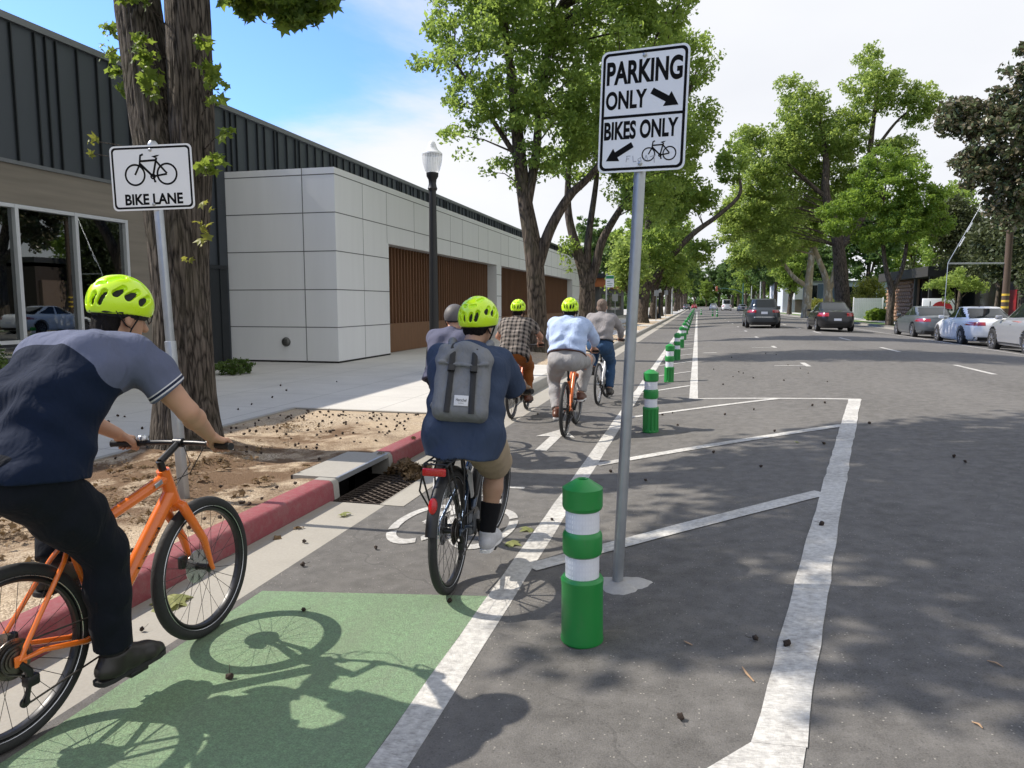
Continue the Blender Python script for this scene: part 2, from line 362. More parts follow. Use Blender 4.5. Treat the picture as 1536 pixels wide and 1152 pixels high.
def dirt(name, x0, x1, y0, y1, m, z=.135):
    nx = max(2, int((x1 - x0) / .18)); ny = max(2, int((y1 - y0) / .18)); v = []
    for j in range(ny + 1):
        for i in range(nx + 1):
            x = x0 + (x1 - x0) * i / nx; y = y0 + (y1 - y0) * j / ny
            e = min(1, i / 2, (nx - i) / 2, j / 2, (ny - j) / 2)
            h = e * (.02 * math.sin(x * 3.1 + y * 1.7) + .012 * math.sin(x * 7 - y * 5.1) + random.uniform(-.006, .008))
            for tx, ty, r, a in ((-4.95, 6.35, .95, .07), (-4.35, 20.8, 1., .10), (-4.45, 30.9, 1., .10)):
                d = math.hypot(x - tx, y - ty) / r
                if d < 1: h += a * (1 - d * d) ** 2
            v.append((x, y, z + h))
    n = nx + 1
    return MB().add(v, [(j * n + i, j * n + i + 1, (j + 1) * n + i + 1, (j + 1) * n + i) for j in range(ny) for i in range(nx)]).build(name, m, kind='structure', sharp=0)
for a, b in PL: dirt('planting_strip', -5.42, -3.05, max(a, -3), b - .07, M_GRIT)
for a, b in PL[:4]:
    MB().bx(-5.5, -5.42, a, b, 0, KT + .004).bx(-5.4195, -3.051, b - .07, b, 0, KT + .004).build('edging', M_KERB, kind='structure')
slab('verge', 12.59, 14.2, YN, YF, M_GRASS, .13); slab('sidewalk', 14.2, 16.2, YN, YF, M_WALK); slab('lawn', 16.2, 260, YN, 700, M_GRASS, .10); slab('lawn', -5.5, 16.2, YF, 700, M_GRASS, .02)
# ---------------------------------------------------------------- the long building on the left
M_CLAD = mat('dark standing seam metal', (.055, .065, .078), .42, .35, .10, .8, bump=.05, bscale=6, stretch=(1, 1, .15))
M_SEAM = mat('seam metal', (.020, .024, .028), .45, .3)
M_TRIM = mat('grey parapet metal', (.16, .17, .18), .4, .5)
M_PANEL = mat('white composite panel', (.72, .735, .75), .34, 0., .065, 1.3, stretch=(2.2, 2.2, .22), bump=.04, bscale=3)
M_JOINT = mat('panel joint', (.11, .115, .12), .8)
M_WOODS = mat('rust brown louvre', (.165, .080, .040), .6, 0, .35, 2., stretch=(3, 3, .25))
M_WOODP = mat('brown timber panel', (.165, .080, .036), .55, 0, .30, 3., stretch=(4, 4, .3))
M_DARK = mat('dark void', (.012, .011, .011), .8)
M_FRAME = mat('pale aluminium', (.58, .60, .63), .35, .4, .05)
M_CONCW = mat('board formed concrete', (.20, .178, .148), .9, var=.38, scale=2.2, stretch=(1, .22, 3.2), bump=.35, bscale=22)
M_LIT = mat('lit ceiling strip', (.9, .85, .7), .5, var=0, Emission_Color=(1., .88, .62), Emission_Strength=1.1)
M_BLIND = mat('teal roller blind', (.36, .52, .49), .8)
M_INT = mat('dim interior', (.030, .032, .030), .9)
def glassmat(name, tint=(.55, .62, .60), refl=1.0, ior=1.6):
    m, nt, b = newmat(name); nt.nodes.remove(b); out = nt.nodes['Material Output']
    fr = nd(nt, 'ShaderNodeFresnel', {'IOR': ior}).outputs[0]
    tr = nd(nt, 'ShaderNodeBsdfTransparent', {0: tint}); gl = nd(nt, 'ShaderNodeBsdfGlossy', {0: (.9, .95, .93), 1: .01})
    mx = nd(nt, 'ShaderNodeMixShader', {0: mth(nt, 'MULTIPLY', fr, refl), 1: tr.outputs[0], 2: gl.outputs[0]})
    nt.links.new(mx.outputs[0], out.inputs[0]); return m
M_GLASS = glassmat('window glass', (.45, .55, .52), 2.6, 1.6)
BX, WX, BY0, BY1, BT = -8.51, -11.5, 16.4, 54.5, 4.86
bld = thing('building', (WX, 30, KT), label='long low building with dark seamed metal cladding, white panel box and brown louvre screens', cat='building')
def bpart(name, mb, m, parent=bld, **k):
    p = parent
    while p is not None: mb.xf(Matrix.Translation(-p.location)) if p.location.length else 0; p = p.parent
    return mb.build(name, m, parent, **k)
q = MB(); q.bx(WX - 28, WX, -12, 72, 4.05, 6.38); q.bx(WX - 28, WX, 14.55, 72, 0, 4.049)
clad = bpart('cladding', q, M_CLAD)
q = MB(); y = -12.; pat = [.42, .42, .42, .2, .2, .42, .42, .3, .42, .15, .42, .42, .2, .42]; i = 0
while y < 71.5:
    y += pat[i % len(pat)] * 1.12; i += 1
    q.bx(WX, WX + .05, y, y + .022, 4.07 if y < 14.6 else KT, 6.36)
bpart('standing_seam', q, M_SEAM)
bpart('parapet', MB().bx(WX - 28, WX + .07, -12, 72.1, 6.381, 6.50).bx(WX, WX + .035, -12, 14.5, 4.0, 4.065), M_TRIM)
bpart('concrete_wall', MB().bx(WX - .4, WX - .003, -12, 14.54, 3.33, 4.045).bx(WX - .4, WX - .003, 13.05, 14.54, 0, 3.329).bx(WX - .4, WX - .003, -12, 13.049, 0, .38), M_CONCW)
bpart('metal_door', MB().bx(WX, WX + .03, 15.35, 16.3, KT, 2.45).bx(WX + .03, WX + .06, 15.25, 15.34, KT, 2.55).bx(WX + .03, WX + .06, 15.341, 16.3, 2.46, 2.55), M_SEAM)
fr = MB(); ys = [13.0 - 1.27 * k for k in range(9)]
for y in ys: fr.bx(WX - .10, WX + .035, y - .035, y + .035, .38, 3.32)
for a, b in zip(ys[1:], ys[:-1]):
    for z in (.41, .94, 3.29): fr.bx(WX - .10, WX + .03, a + .036, b - .036, z - .035, z + .03)
frame = bpart('window_frame', fr, M_FRAME)
for a, b in zip(ys[1:], ys[:-1]):
    for z0, z1 in ((.445, .90), (.975, 3.25)):
        bpart('pane', MB().bx(WX - .055, WX - .045, a + .037, b - .037, z0, z1), M_GLASS, frame)
bl = bpart('roller_blind', MB().bx(WX - .22, WX - .20, 3.1, 10.2, 1.75, 3.3), M_BLIND)
q = MB(); q.add([(WX - 7, -10, 0), (WX - 7, 14.5, 0), (WX - 7, 14.5, 4), (WX - 7, -10, 4)], [(0, 1, 2, 3)], 0, False)
q.add([(WX - 7, -10, 3.9), (WX - 7, 14.5, 3.9), (WX - .41, 14.5, 3.9), (WX - .41, -10, 3.9)], [(0, 1, 2, 3)], 0, False)
q.add([(WX - 7, 14.45, 0), (WX - .41, 14.45, 0), (WX - .41, 14.45, 4), (WX - 7, 14.45, 4)], [(0, 1, 2, 3)], 0, False)
q.bx(WX - 3.5, WX - 2.6, 5, 9, KT, .9); q.bx(WX - 5.5, WX - 4.2, 10.5, 13, KT, 2.0)
bpart('interior', q, M_INT)
for k, (x, z, a, b_) in enumerate(((-1.6, 2.95, 9.2, 12.4), (-2.6, 2.55, 9.5, 12.9), (-4.2, 2.5, 11.2, 13.4), (-5.2, 2.3, 10.2, 12.2))): bpart('ceiling_light', MB().bx(WX + x, WX + x + .05, a, b_, z, z + .03), M_LIT)
# white box
S = .35; q = MB()
openings = [(19.55, 31.15), (31.92, 51.2)]
q.bx(WX + .001, BX, BY0, 19.55, 0, BT); q.bx(WX + .001, BX, 31.15, 31.92, 0, 3.29); q.bx(WX + .001, BX, 51.2, BY1, 0, 3.29)
q.bx(WX + .001, BX, 19.551, BY1, 3.291, BT)
for a, b in openings: q.bx(WX + .001, BX - S - .25, a + .001, b - .001, 0, 3.289)
box = bpart('wall_panel', q, M_PANEL)
j = MB(); e = .0025
for z in (4.70, 3.80, 2.88, 1.95, 1.03):
    j.bx(WX + .002, BX + e, BY0 - e, BY0 + .01, z - .011, z + .011)
    segs = [(BY0 + .0101, 19.55)] if z < 3.3 else [(BY0 + .0101, BY1)]
    if z < 3.3: segs += [(31.15, 31.92), (51.2, BY1)]
    for a, b in segs: j.bx(BX - .01, BX + e, a, b, z - .011, z + .011)
j.bx(-9.38, -9.36, BY0 - e - .001, BY0 + .012, 0, BT - .002)
y = 17.92; j.bx(BX - .012, BX + e + .001, y - .006, y + .006, KT, BT - .17)
for k in range(20):
    y = 19.45 + 1.72 * k + (.35 if k % 2 else 0); j.bx(BX - .012, BX + e + .001, y - .005, y + .005, 3.30, 4.69)
bpart('panel_joint', j, M_JOINT)
bpart('plinth_gap', MB().bx(WX + .004, BX + .003, BY0 - .003, 19.55, KT, KT + .045), M_DARK)
for a, b in openings:
    q = MB(); y = a + .03
    while y < b - .06:
        q.bx(BX - S - .12, BX - S, y, y + .05, 1.02, 3.288); y += .245
    sc = bpart('louvre_screen', q, M_WOODS); q = MB().bx(BX - S - .20, BX - S - .121, a + .002, b - .002, 1.0, 3.288); bpart('backing', q, mat('dark brown backing', (.07, .035, .02), .7, 0, .2, 2), sc)
    bpart('timber_panel', MB().bx(BX - S - .12, BX - S + .01, a + .002, b - .002, .16, 1.018), M_WOODP, sc)
v = MB(); v.lathe([(.0, .0), (.115, .0), (.115, .03), (.095, .06), (.06, .075), (0, .08)], 24, (-9.93, BY0, .66), (0, -1, 0)); bpart('wall_vent', v, mat('weathered steel cap', (.12, .12, .115), .5, .6))
v = MB()
for a in (-.05, 0, .05): v.bx(-9.93 - .06, -9.93 + .06, BY0 - .085, BY0 - .08, .66 + a - .008, .66 + a + .008)
bpart('wall_vent_slot', v, M_DARK)
# farther building on the left with an orange fascia
fb = thing('shop_building', (-12, 84, KT), label='low grey building with an orange fascia beyond the white panel box', cat='building')
bpart('wall', MB().bx(-30, -9.6, 74, 100, 0, 3.3), mat('slate grey wall', (.10, .11, .12), .8), fb)
bpart('fascia', MB().bx(-30, -8.9, 73.2, 100.5, 3.31, 4.15), mat('orange brown fascia', (.42, .14, .045), .6), fb)
bpart('roof', MB().bx(-30, -8.6, 72.9, 100.8, 4.151, 4.6), M_SEAM, fb)
f2 = bpart('window', MB().bx(-9.59, -9.56, 76, 96, .9, 2.6).bx(-28, -10, 73.96, 73.99, .9, 2.7), mat('dark shop glazing', (.02, .03, .035), .05, 0, 0), fb)
# ---------------------------------------------------------------- signs, bollards, lamp posts
M_GALV = mat('galvanised steel', (.40, .42, .44), .42, .75, .18, 12, bump=.08, bscale=40)
M_SIGNW = mat('white reflective sheeting', (.80, .81, .82), .35, 0, .04, 3)
M_SIGNK = mat('black sign print', (.010, .010, .011), .9, 0, 0, Specular_IOR_Level=.08)
M_SIGNB = mat('bare sign aluminium', (.45, .46, .47), .4, .7)
def rrect(x0, x1, y0, y1, r, n=6):
    p = []
    for cx, cy, a in ((x1 - r, y1 - r, 0), (x0 + r, y1 - r, 90), (x0 + r, y0 + r, 180), (x1 - r, y0 + r, 270)):
        for i in range(n + 1): t = R_(a + 90 * i / n); p.append((cx + r * math.cos(t), cy + r * math.sin(t)))
    return p
def band(mb, out, inn, z, m=0):
    n = len(out); mb.add([(x, y, z) for x, y in out] + [(x, y, z) for x, y in inn], [(i, (i + 1) % n, n + (i + 1) % n, n + i) for i in range(n)], m, False)
def seg(mb, a, b, w, z=0, m=0):
    a, b = V3(*a), V3(*b); d = (b - a) / np.linalg.norm(b - a); n = V3(-d[1], d[0]) * w / 2
    mb.add([(*(a + n), z), (*(a - n), z), (*(b - n), z), (*(b + n), z)], [(0, 1, 2, 3)], m, False)
def circ(mb, c, r, w, z=0, n=40, a0=0, a1=360):
    o = [(c[0] + (r + w / 2) * math.cos(R_(a0 + (a1 - a0) * i / n)), c[1] + (r + w / 2) * math.sin(R_(a0 + (a1 - a0) * i / n)), z) for i in range(n + 1)]
    q = [(c[0] + (r - w / 2) * math.cos(R_(a0 + (a1 - a0) * i / n)), c[1] + (r - w / 2) * math.sin(R_(a0 + (a1 - a0) * i / n)), z) for i in range(n + 1)]
    mb.add(o + q, [(i, i + 1, n + 2 + i, n + 1 + i) for i in range(n)], 0, False)
def bikeicon(mb, cx, cy, s, w, z=.0):   # s: half distance between wheel centres; handlebar to the left
    P = lambda x, y: (cx + x * s, cy + y * s)
    circ(mb, P(-1, 0), .60 * s, w, z); circ(mb, P(1, 0), .60 * s, w, z)
    z += .0004
    for i, (a, b, k) in enumerate([((-1, 0), (-.66, .62), 1), ((-.68, .55), (-.60, 1.15), 1), ((-.62, 1.13), (-.42, 1.2), 1), ((-.62, .80), (.36, .83), 1.1), ((.40, .98), (.12, -.12), 1.1), ((-.66, .66), (.12, -.12), 1.2),
                    ((.12, -.12), (1, 0), 1), ((.36, .78), (1, .03), 1), ((.14, -.1), (.22, -.42), .9), ((.16, -.42), (.30, -.42), .9)]):
        seg(mb, P(*a), P(*b), w * k, z + i * .00005)
    mb.add([(*P(.10, 1.06), z + .0006), (*P(.30, .96), z + .0006), (*P(.62, 1.13), z + .0006), (*P(.40, 1.12), z + .0006)], [(0, 1, 2, 3)], 0, False)
    circ(mb, P(.12, -.12), .13 * s, w * .8, z + .0007, 16)
def arrow(mb, a, b, w, z):
    a, b = V3(*a), V3(*b); d = (b - a) / np.linalg.norm(b - a); n = V3(-d[1], d[0]); h = b - d * w * 2.1
    pts = [a + n * w / 2, a - n * w / 2, h - n * w / 2, h - n * w * 1.25, b, h + n * w * 1.25, h + n * w / 2]
    mb.add([(*p, z) for p in pts], [(0, 1, 2, 6), (3, 4, 2), (2, 4, 6), (6, 4, 5)], 0, False)
def signpost(name, loc, lean, h, pole_r, w, hh, zc, yawd, draw, label, cat, square=False, roll=0., cap=False):
    t = thing(name, loc, 0, label, cat)
    t.rotation_euler = (0, R_(lean), 0)
    p = MB()
    if square: p.rbx(-.024, .024, -.024, .024, -.25, h, .005); 
    else: p.lathe([(pole_r, -.25), (pole_r, h)], 20)
    po = p.build('pole', M_GALV, t)
    if square:
        s_ = MB()
        s_.rbx(-.030, .030, -.030, .030, -.2, 1.28, .006); s_.build('sleeve', M_GALV, po)
    if cap: MB().lathe([(.034, -.03), (.036, .0), (.034, .02), (.02, .038), (0, .042)], 20, (0, 0, h)).build('cap', M_GALV, po)
    b = link('sign_face', MB().prism(rrect(-w / 2, w / 2, -hh / 2, hh / 2, .035), -.0015, .0015).mesh('sign_face', M_SIGNW), t, loc=(0, -(pole_r + .012), zc))
    b.rotation_euler = (PI / 2, 0, R_(yawd)); b.rotation_mode = 'XYZ'
    b.matrix_local = Matrix.Translation((.0, -(pole_r + .012), zc)) @ Matrix.Rotation(R_(yawd), 4, 'Z') @ Matrix.Rotation(PI / 2, 4, 'X') @ Matrix.Rotation(R_(roll), 4, 'Z')
    k = MB(); draw(k, w, hh); k.build('print', M_SIGNK, b, sharp=0)
    for y in (hh / 2 - .035, -hh / 2 + .04): MB().lathe([(.011, 0), (.011, .005), (.006, .009), (0, .009)], 12, (0, y, .0015)).build('bolt', M_GALV, b)
    return t, b
def d_bikelane(k, w, h):
    band(k, rrect(-w / 2 + .012, w / 2 - .012, -h / 2 + .012, h / 2 - .012, .03), rrect(-w / 2 + .026, w / 2 - .026, -h / 2 + .026, h / 2 - .026, .022), .0022)
    bikeicon(k, -.005, .022, .119, .0135, .0024)
    t = fit(text_mb('BIKE LANE', 1, .034), -.212, .220, -.190, -.112); t.v = [(x, y, .0024) for x, y, z in t.v]; k.join(t)
def d_parking(k, w, h):
    band(k, rrect(-w / 2 + .010, w / 2 - .010, -h / 2 + .010, h / 2 - .010, .03), rrect(-w / 2 + .024, w / 2 - .024, -h / 2 + .024, h / 2 - .024, .022), .0022)
    seg(k, (-w / 2 + .02, -.025), (w / 2 - .02, -.025), .014, .0023)
    for s, x0, x1, y0, y1 in (('PARKING', -.197, .196, .135, .253), ('ONLY', -.197, .02, .012, .105), ('BIKES ONLY', -.200, .187, -.140, -.047)):
        t = fit(text_mb(s, 1, .036), x0, x1, y0, y1); t.v = [(x, y, .0024) for x, y, z in t.v]; k.join(t)
    arrow(k, (.045, .092), (.183, .012), .032, .0024); arrow(k, (-.045, -.168), (-.185, -.245), .030, .0024)
    bikeicon(k, .095, -.222, .054, .0062, .0024)
M_SCRAWL = mat('faded pen', (.30, .31, .36), .6)
t1, s1 = signpost('street_sign', (-3.71, 4.64, .05), -2.6, 2.68, .024, .61, .457, 2.455, 10, d_bikelane, 'white bike lane sign on a leaning square steel post beside the trunk', 'street sign', square=True, cap=True, roll=-1.0)
t2, s2 = signpost('street_sign', (-.39, 3.96, zr(-.39)), 2.1, 2.83, .030, .457, .61, 2.535, -11, d_parking, 'white parking only and bikes only sign on a round steel pole', 'street sign', roll=.6)
sc = MB()
for ox, st in ((-.075, ((0, 0, .004, .03), (.0, .03, .022, .03), (.002, .016, .016, .016))), (-.04, ((0, .03, .003, 0), (.003, 0, .02, .002))), (-.012, ((0, .012, .014, .02), (.014, .02, .016, 0), (.016, 0, .0, .004), (0, .004, 0, .012))), (.02, ((0, 0, .01, .03), (.01, .03, .02, .002))), (.05, ((0, .02, .03, .028), (.02, .03, .024, -.01)))):
    for a in st: seg(sc, (ox + a[0] - .0, -.255 + a[1]), (ox + a[2], -.255 + a[3]), .0028, .0029)
sc.build('scrawl', M_SCRAWL, s2, sharp=0)
# poured concrete collar at the pole foot
c = MB(); n = 40; R0 = [.155 + .025 * math.sin(3 * t / n * 2 * PI) + random.uniform(-.010, .010) for t in range(n)]
vs = [(0, 0, .022)]
for rr, z in ((.4, .02), (.8, .012), (1., -.003)):
    for i in range(n): a = 2 * PI * i / n; vs.append((rr * R0[i] * math.cos(a) * 1.0, rr * R0[i] * .82 * math.sin(a), z))
c.add(vs, [(0, 1 + i, 1 + (i + 1) % n) for i in range(n)] + [(1 + k * n + i, 1 + (k + 1) * n + i, 1 + (k + 1) * n + (i + 1) % n, 1 + k * n + (i + 1) % n) for k in (0, 1) for i in range(n)])
c.v = [(x - .37 + .0, y + 3.95, z + zr(x - .39) + .003) for x, y, z in c.v]
c.build('concrete_collar', concrete('pale patching concrete', (.40, .385, .36), None, .2, .3), kind='structure')

# bollards
M_BGRN = mat('green bollard plastic', (.014, .215, .042), .38, 0, .10, 6, bump=.03, bscale=30)
def scuffed(m, col, hi):
    nt = m.node_tree; b = nt.nodes['Principled BSDF']; src = b.inputs['Base Color'].links[0].from_socket; co = objco(nt, (1, 1, .5))
    f = mth(nt, 'MULTIPLY', ramp(nt, noise(nt, co, 17, 6, .75), .58, .72), ramp(nt, noise(nt, co, 3.1, 3), .40, .60))
    nt.links.new(mixc(nt, mth(nt, 'MULTIPLY', f, .7), src, col), b.inputs['Base Color']); return m
scuffed(M_BGRN, (.07, .15, .075), 1)
def reflmat():
    m, nt, b = newmat('white reflective band'); co = nd(nt, 'ShaderNodeTexCoord').outputs['UV']; co = objco(nt)
    s = nd(nt, 'ShaderNodeSeparateXYZ', {0: co}); an = mth(nt, 'ARCTAN2', s.outputs[1], s.outputs[0])
    fx = mth(nt, 'ABSOLUTE', mth(nt, 'SUBTRACT', mth(nt, 'FRACT', mth(nt, 'MULTIPLY', an, 5.7)), .5)); fz = mth(nt, 'ABSOLUTE', mth(nt, 'SUBTRACT', mth(nt, 'FRACT', mth(nt, 'MULTIPLY', s.outputs[2], 42)), .5))
    dot = mth(nt, 'MULTIPLY', mth(nt, 'LESS_THAN', fx, .27), mth(nt, 'LESS_THAN', fz, .3))
    sel = mth(nt, 'GREATER_THAN', mth(nt, 'SINE', mth(nt, 'MULTIPLY', an, 2.)), .55)
    c = mixc(nt, mth(nt, 'MULTIPLY', dot, mth(nt, 'ADD', mth(nt, 'MULTIPLY', sel, .6), .15)), (.66, .68, .74), (.88, .89, .92))
    c = mixc(nt, mth(nt, 'MULTIPLY', ramp(nt, noise(nt, co, 14, 4), .5, .75), .35), c, (.42, .43, .45))
    nt.links.new(c, b.inputs['Base Color']); setb(b, Roughness=.3); return m
M_BAND = reflmat()
def bollard_proto():
    t = thing('bollard'); n = 72; q = MB()
    prof = [(.094, 0), (.099, .008), (.099, .02), (.097, .03), (.096, .27), (.098, .29), (.098, .300), (.090, .312), (.074, .314)]
    vs = []
    for r, z in prof:
        for i in range(n):
            a = 2 * PI * i / n; d = 0
            if .025 < z < .28 and (i % 6 in (2, 3)) and not (6 <= i <= 34): d = .009
            vs.append(((r - d) * math.cos(a), (r - d) * math.sin(a), z))
    k = len(prof); q.add(vs, [(i * n + j, i * n + (j + 1) % n, (i + 1) * n + (j + 1) % n, (i + 1) * n + j) for i in range(k - 1) for j in range(n)] + [tuple(range(n))[::-1]])
    q.build('base', M_BGRN, t, sharp=30)
    for z0, z1 in ((.314, .415), (.53, .625)): MB().lathe([(.078, z0), (.078, z1)], 48, cap=False).build('reflective_band', M_BAND, t)
    MB().lathe([(.077, .414), (.088, .424), (.091, .436), (.091, .506), (.088, .518), (.077, .531)], 48, cap=False).build('ring', M_BGRN, t, sharp=30)
    MB().lathe([(.077, .624), (.087, .632), (.092, .645), (.092, .728), (.034, .766), (.028, .769), (.024, .764), (.022, .745), (0, .745)], 48, cap=False).build('cap', M_BGRN, t, sharp=14)
    return t
bp = bollard_proto()
for k in range(24):
    b = bp if k == 0 else dup(bp)
    y = 3.25 if k == 0 else 9.02 + 5.95 * (k - 1); x = -.48 if k == 0 else -.515
    b.location = (x, y, zr(x)); b.rotation_euler = (R_(random.uniform(-1, 1)), R_(random.uniform(-1, 1)) + (R_(.8) if k == 0 else 0), R_([178, 20, 60, 110, -60][k % 5]))
    b['category'] = 'bollard'; b['group'] = 'green bollards along the bike lane buffer'
    b['label'] = ['green bollard with white bands nearest the camera, beside the sign pole', 'second green bollard along the buffer, just past the sign pole', 'third green bollard from the camera in the bike lane buffer', 'fourth green bollard from the camera in the bike lane buffer'][k] if k < 4 else 'small green bollard farther down the row beside the bike lane'
for px, y in ((.55, 104.), (2.15, 84.), (1.75, 88.)):
    b = dup(bp); b.location = (px, y, zr(px)); b['category'] = 'bollard'; b['group'] = 'distant bollards out in the road'; b['label'] = 'distant green bollard out in the road beyond the row'

# acorn street lamp
M_BLACK = mat('black lamp paint', (.007, .007, .008), .45, 0, .1, 8)
M_ACORN = mat('frosted prismatic globe', (.86, .87, .86), .22, 0, .05, 30, bump=.5, bscale=60, stretch=(1, 1, .15), Transmission_Weight=.2, bdist=.01)
def acorn(m):
    nt = m.node_tree; out = nt.nodes['Material Output']; b = nt.nodes['Principled BSDF']
    rib = nd(nt, 'ShaderNodeSeparateXYZ', {0: objco(nt)}); an = mth(nt, 'SINE', mth(nt, 'MULTIPLY', mth(nt, 'ARCTAN2', rib.outputs[1], rib.outputs[0]), 24.))
    mx = nd(nt, 'ShaderNodeMixShader', {0: mth(nt, 'ADD', .52, mth(nt, 'MULTIPLY', an, .16)), 1: nd(nt, 'ShaderNodeBsdfTransparent', {0: (.95, .96, .97)}).outputs[0], 2: b.outputs[0]}); nt.links.new(mx.outputs[0], out.inputs[0]); return m
M_GLOBE = acorn(mat('clear ribbed globe', (.88, .89, .89), .15, 0, .05, 30))
def lamp(loc, label):
    t = thing('street_lamp', loc, 0, label, 'street lamp')
    q = MB(); n = 32
    q.lathe([(.21, 0), (.21, .10), (.19, .14), (.17, .5), (.15, .56), (.12, .62), (.105, .75), (.10, .9), (.072, 3.75), (.085, 3.76), (.10, 3.80), (.085, 3.84), (.075, 3.9), (.085, 3.98), (.12, 4.04), (.125, 4.11), (.10, 4.12)], n)
    q.build('pole', M_BLACK, t, sharp=35)
    gl = MB().lathe([(.12, 4.12), (.15, 4.16), (.19, 4.30), (.205, 4.42), (.207, 4.47), (.195, 4.475)], n, cap=False).build('globe', M_GLOBE, t)
    MB().lathe([(.207, 4.475), (.205, 4.50), (.17, 4.53), (.12, 4.57), (.095, 4.62), (.085, 4.66), (.06, 4.72), (.02, 4.75), (0, 4.752)], n, cap=False).build('globe_top', M_ACORN, gl)
    return t
lamp((-5.32, 14.5, KT), 'black acorn street lamp standing before the white panel box')
lamp((-3.6, 74.0, KT), 'far black street lamp on the left sidewalk beyond the big trunk').scale = (1, 1, .62)

# small posts and signs along the left kerb
M_PGREEN = mat('green sign sheeting', (.02, .22, .09), .4)
t = thing('street_sign', (-3.42, 28.6, KT), 0, 'small green and white parking sign on a thin pole past the brown louvres', 'street sign')
MB().lathe([(.028, 0), (.028, 2.62)], 12).build('pole', M_GALV, t)
b = MB().prism(rrect(-.16, .16, -.23, .23, .03), -.002, .002); b.xf(Matrix.Translation((.13, -.04, 2.32)) @ Matrix.Rotation(PI / 2, 4, 'X')); b = b.build('sign_face', M_SIGNW, t)
k = MB(); k.bx(-.02, .28, -.046, -.043, 2.42, 2.53); k.bx(.02, .13, -.046, -.043, 2.31, 2.33); k.bx(.02, .24, -.046, -.043, 2.22, 2.235); k.bx(.02, .2, -.046, -.043, 2.15, 2.165); k.build('print', M_PGREEN, b)
M_POLE = mat('pale lamp pole', (.50, .52, .50), .5, .3)
t = thing('street_light', (-3.5, 108, KT), 0, 'tall pale metal street light pole far down the left kerb', 'street light')
MB().lathe([(.14, 0), (.12, .6), (.08, 6.6)], 12).build('pole', M_POLE, t); MB().tube([(0, 0, 6.5), (.5, 0, 6.9), (1.4, 0, 7.0)], .05).build('arm', M_POLE, t); MB().rbx(1.3, 1.9, -.12, .12, 6.93, 7.05, .03).build('lamp_head', M_POLE, t)
for x, y, h, sg in ((-3.5, 66, 2.7, 0), (-4.0, 58, 2.9, 1), (-3.4, 84, 3.0, 0), (-5.6, 52, 2.2, 0)):
    t = thing('signpost', (x, y, KT), 0, {0: 'thin grey signpost on the left sidewalk among far trunks', 1: 'grey signpost with a pale square sign past the bike rack'}[sg], 'signpost', 'far signposts on the left sidewalk')
    MB().lathe([(.03, 0), (.03, h)], 10).build('pole', M_GALV, t); MB().bx(-.2, .2, -.045, -.035, h - .55, h - .05).build('sign_face', M_SIGNW if sg else M_SIGNB, t)
t = thing('bike_rack', (-4.75, 42.0, KT), 0, 'grey square tube bike rack on the sidewalk behind the last rider', 'bike rack')
MB().tube([(-.3, 0, 0), (-.3, 0, .8), (.3, 0, .8), (.3, 0, 0)], .03, 8).build('hoop', M_GALV, t); MB().tube([(-.3, 0, .4), (.3, 0, .4)], .02, 8).build('crossbar', M_GALV, t)
# traffic signal on a mast arm at the far crossing
M_TEAL = mat('green painted mast', (.05, .13, .11), .5, .3)
t = thing('traffic_signal', (9.4, 165, 0), 0, 'green traffic signal mast reaching over the road at the far crossing', 'traffic signal')
MB().lathe([(.16, 0), (.12, 6)], 12).build('pole', M_TEAL, t); MB().tube([(0, 0, 3.9), (-1.5, 0, 4.6), (-3.5, 0, 4.9), (-5.4, 0, 5.0)], [.11, .09, .07, .06]).build('mast_arm', M_TEAL, t)
MB().rbx(-5.65, -5.2, -.2, .2, 4.3, 5.4, .05).build('signal_head', mat('signal housing', (.35, .10, .05), .6), t)
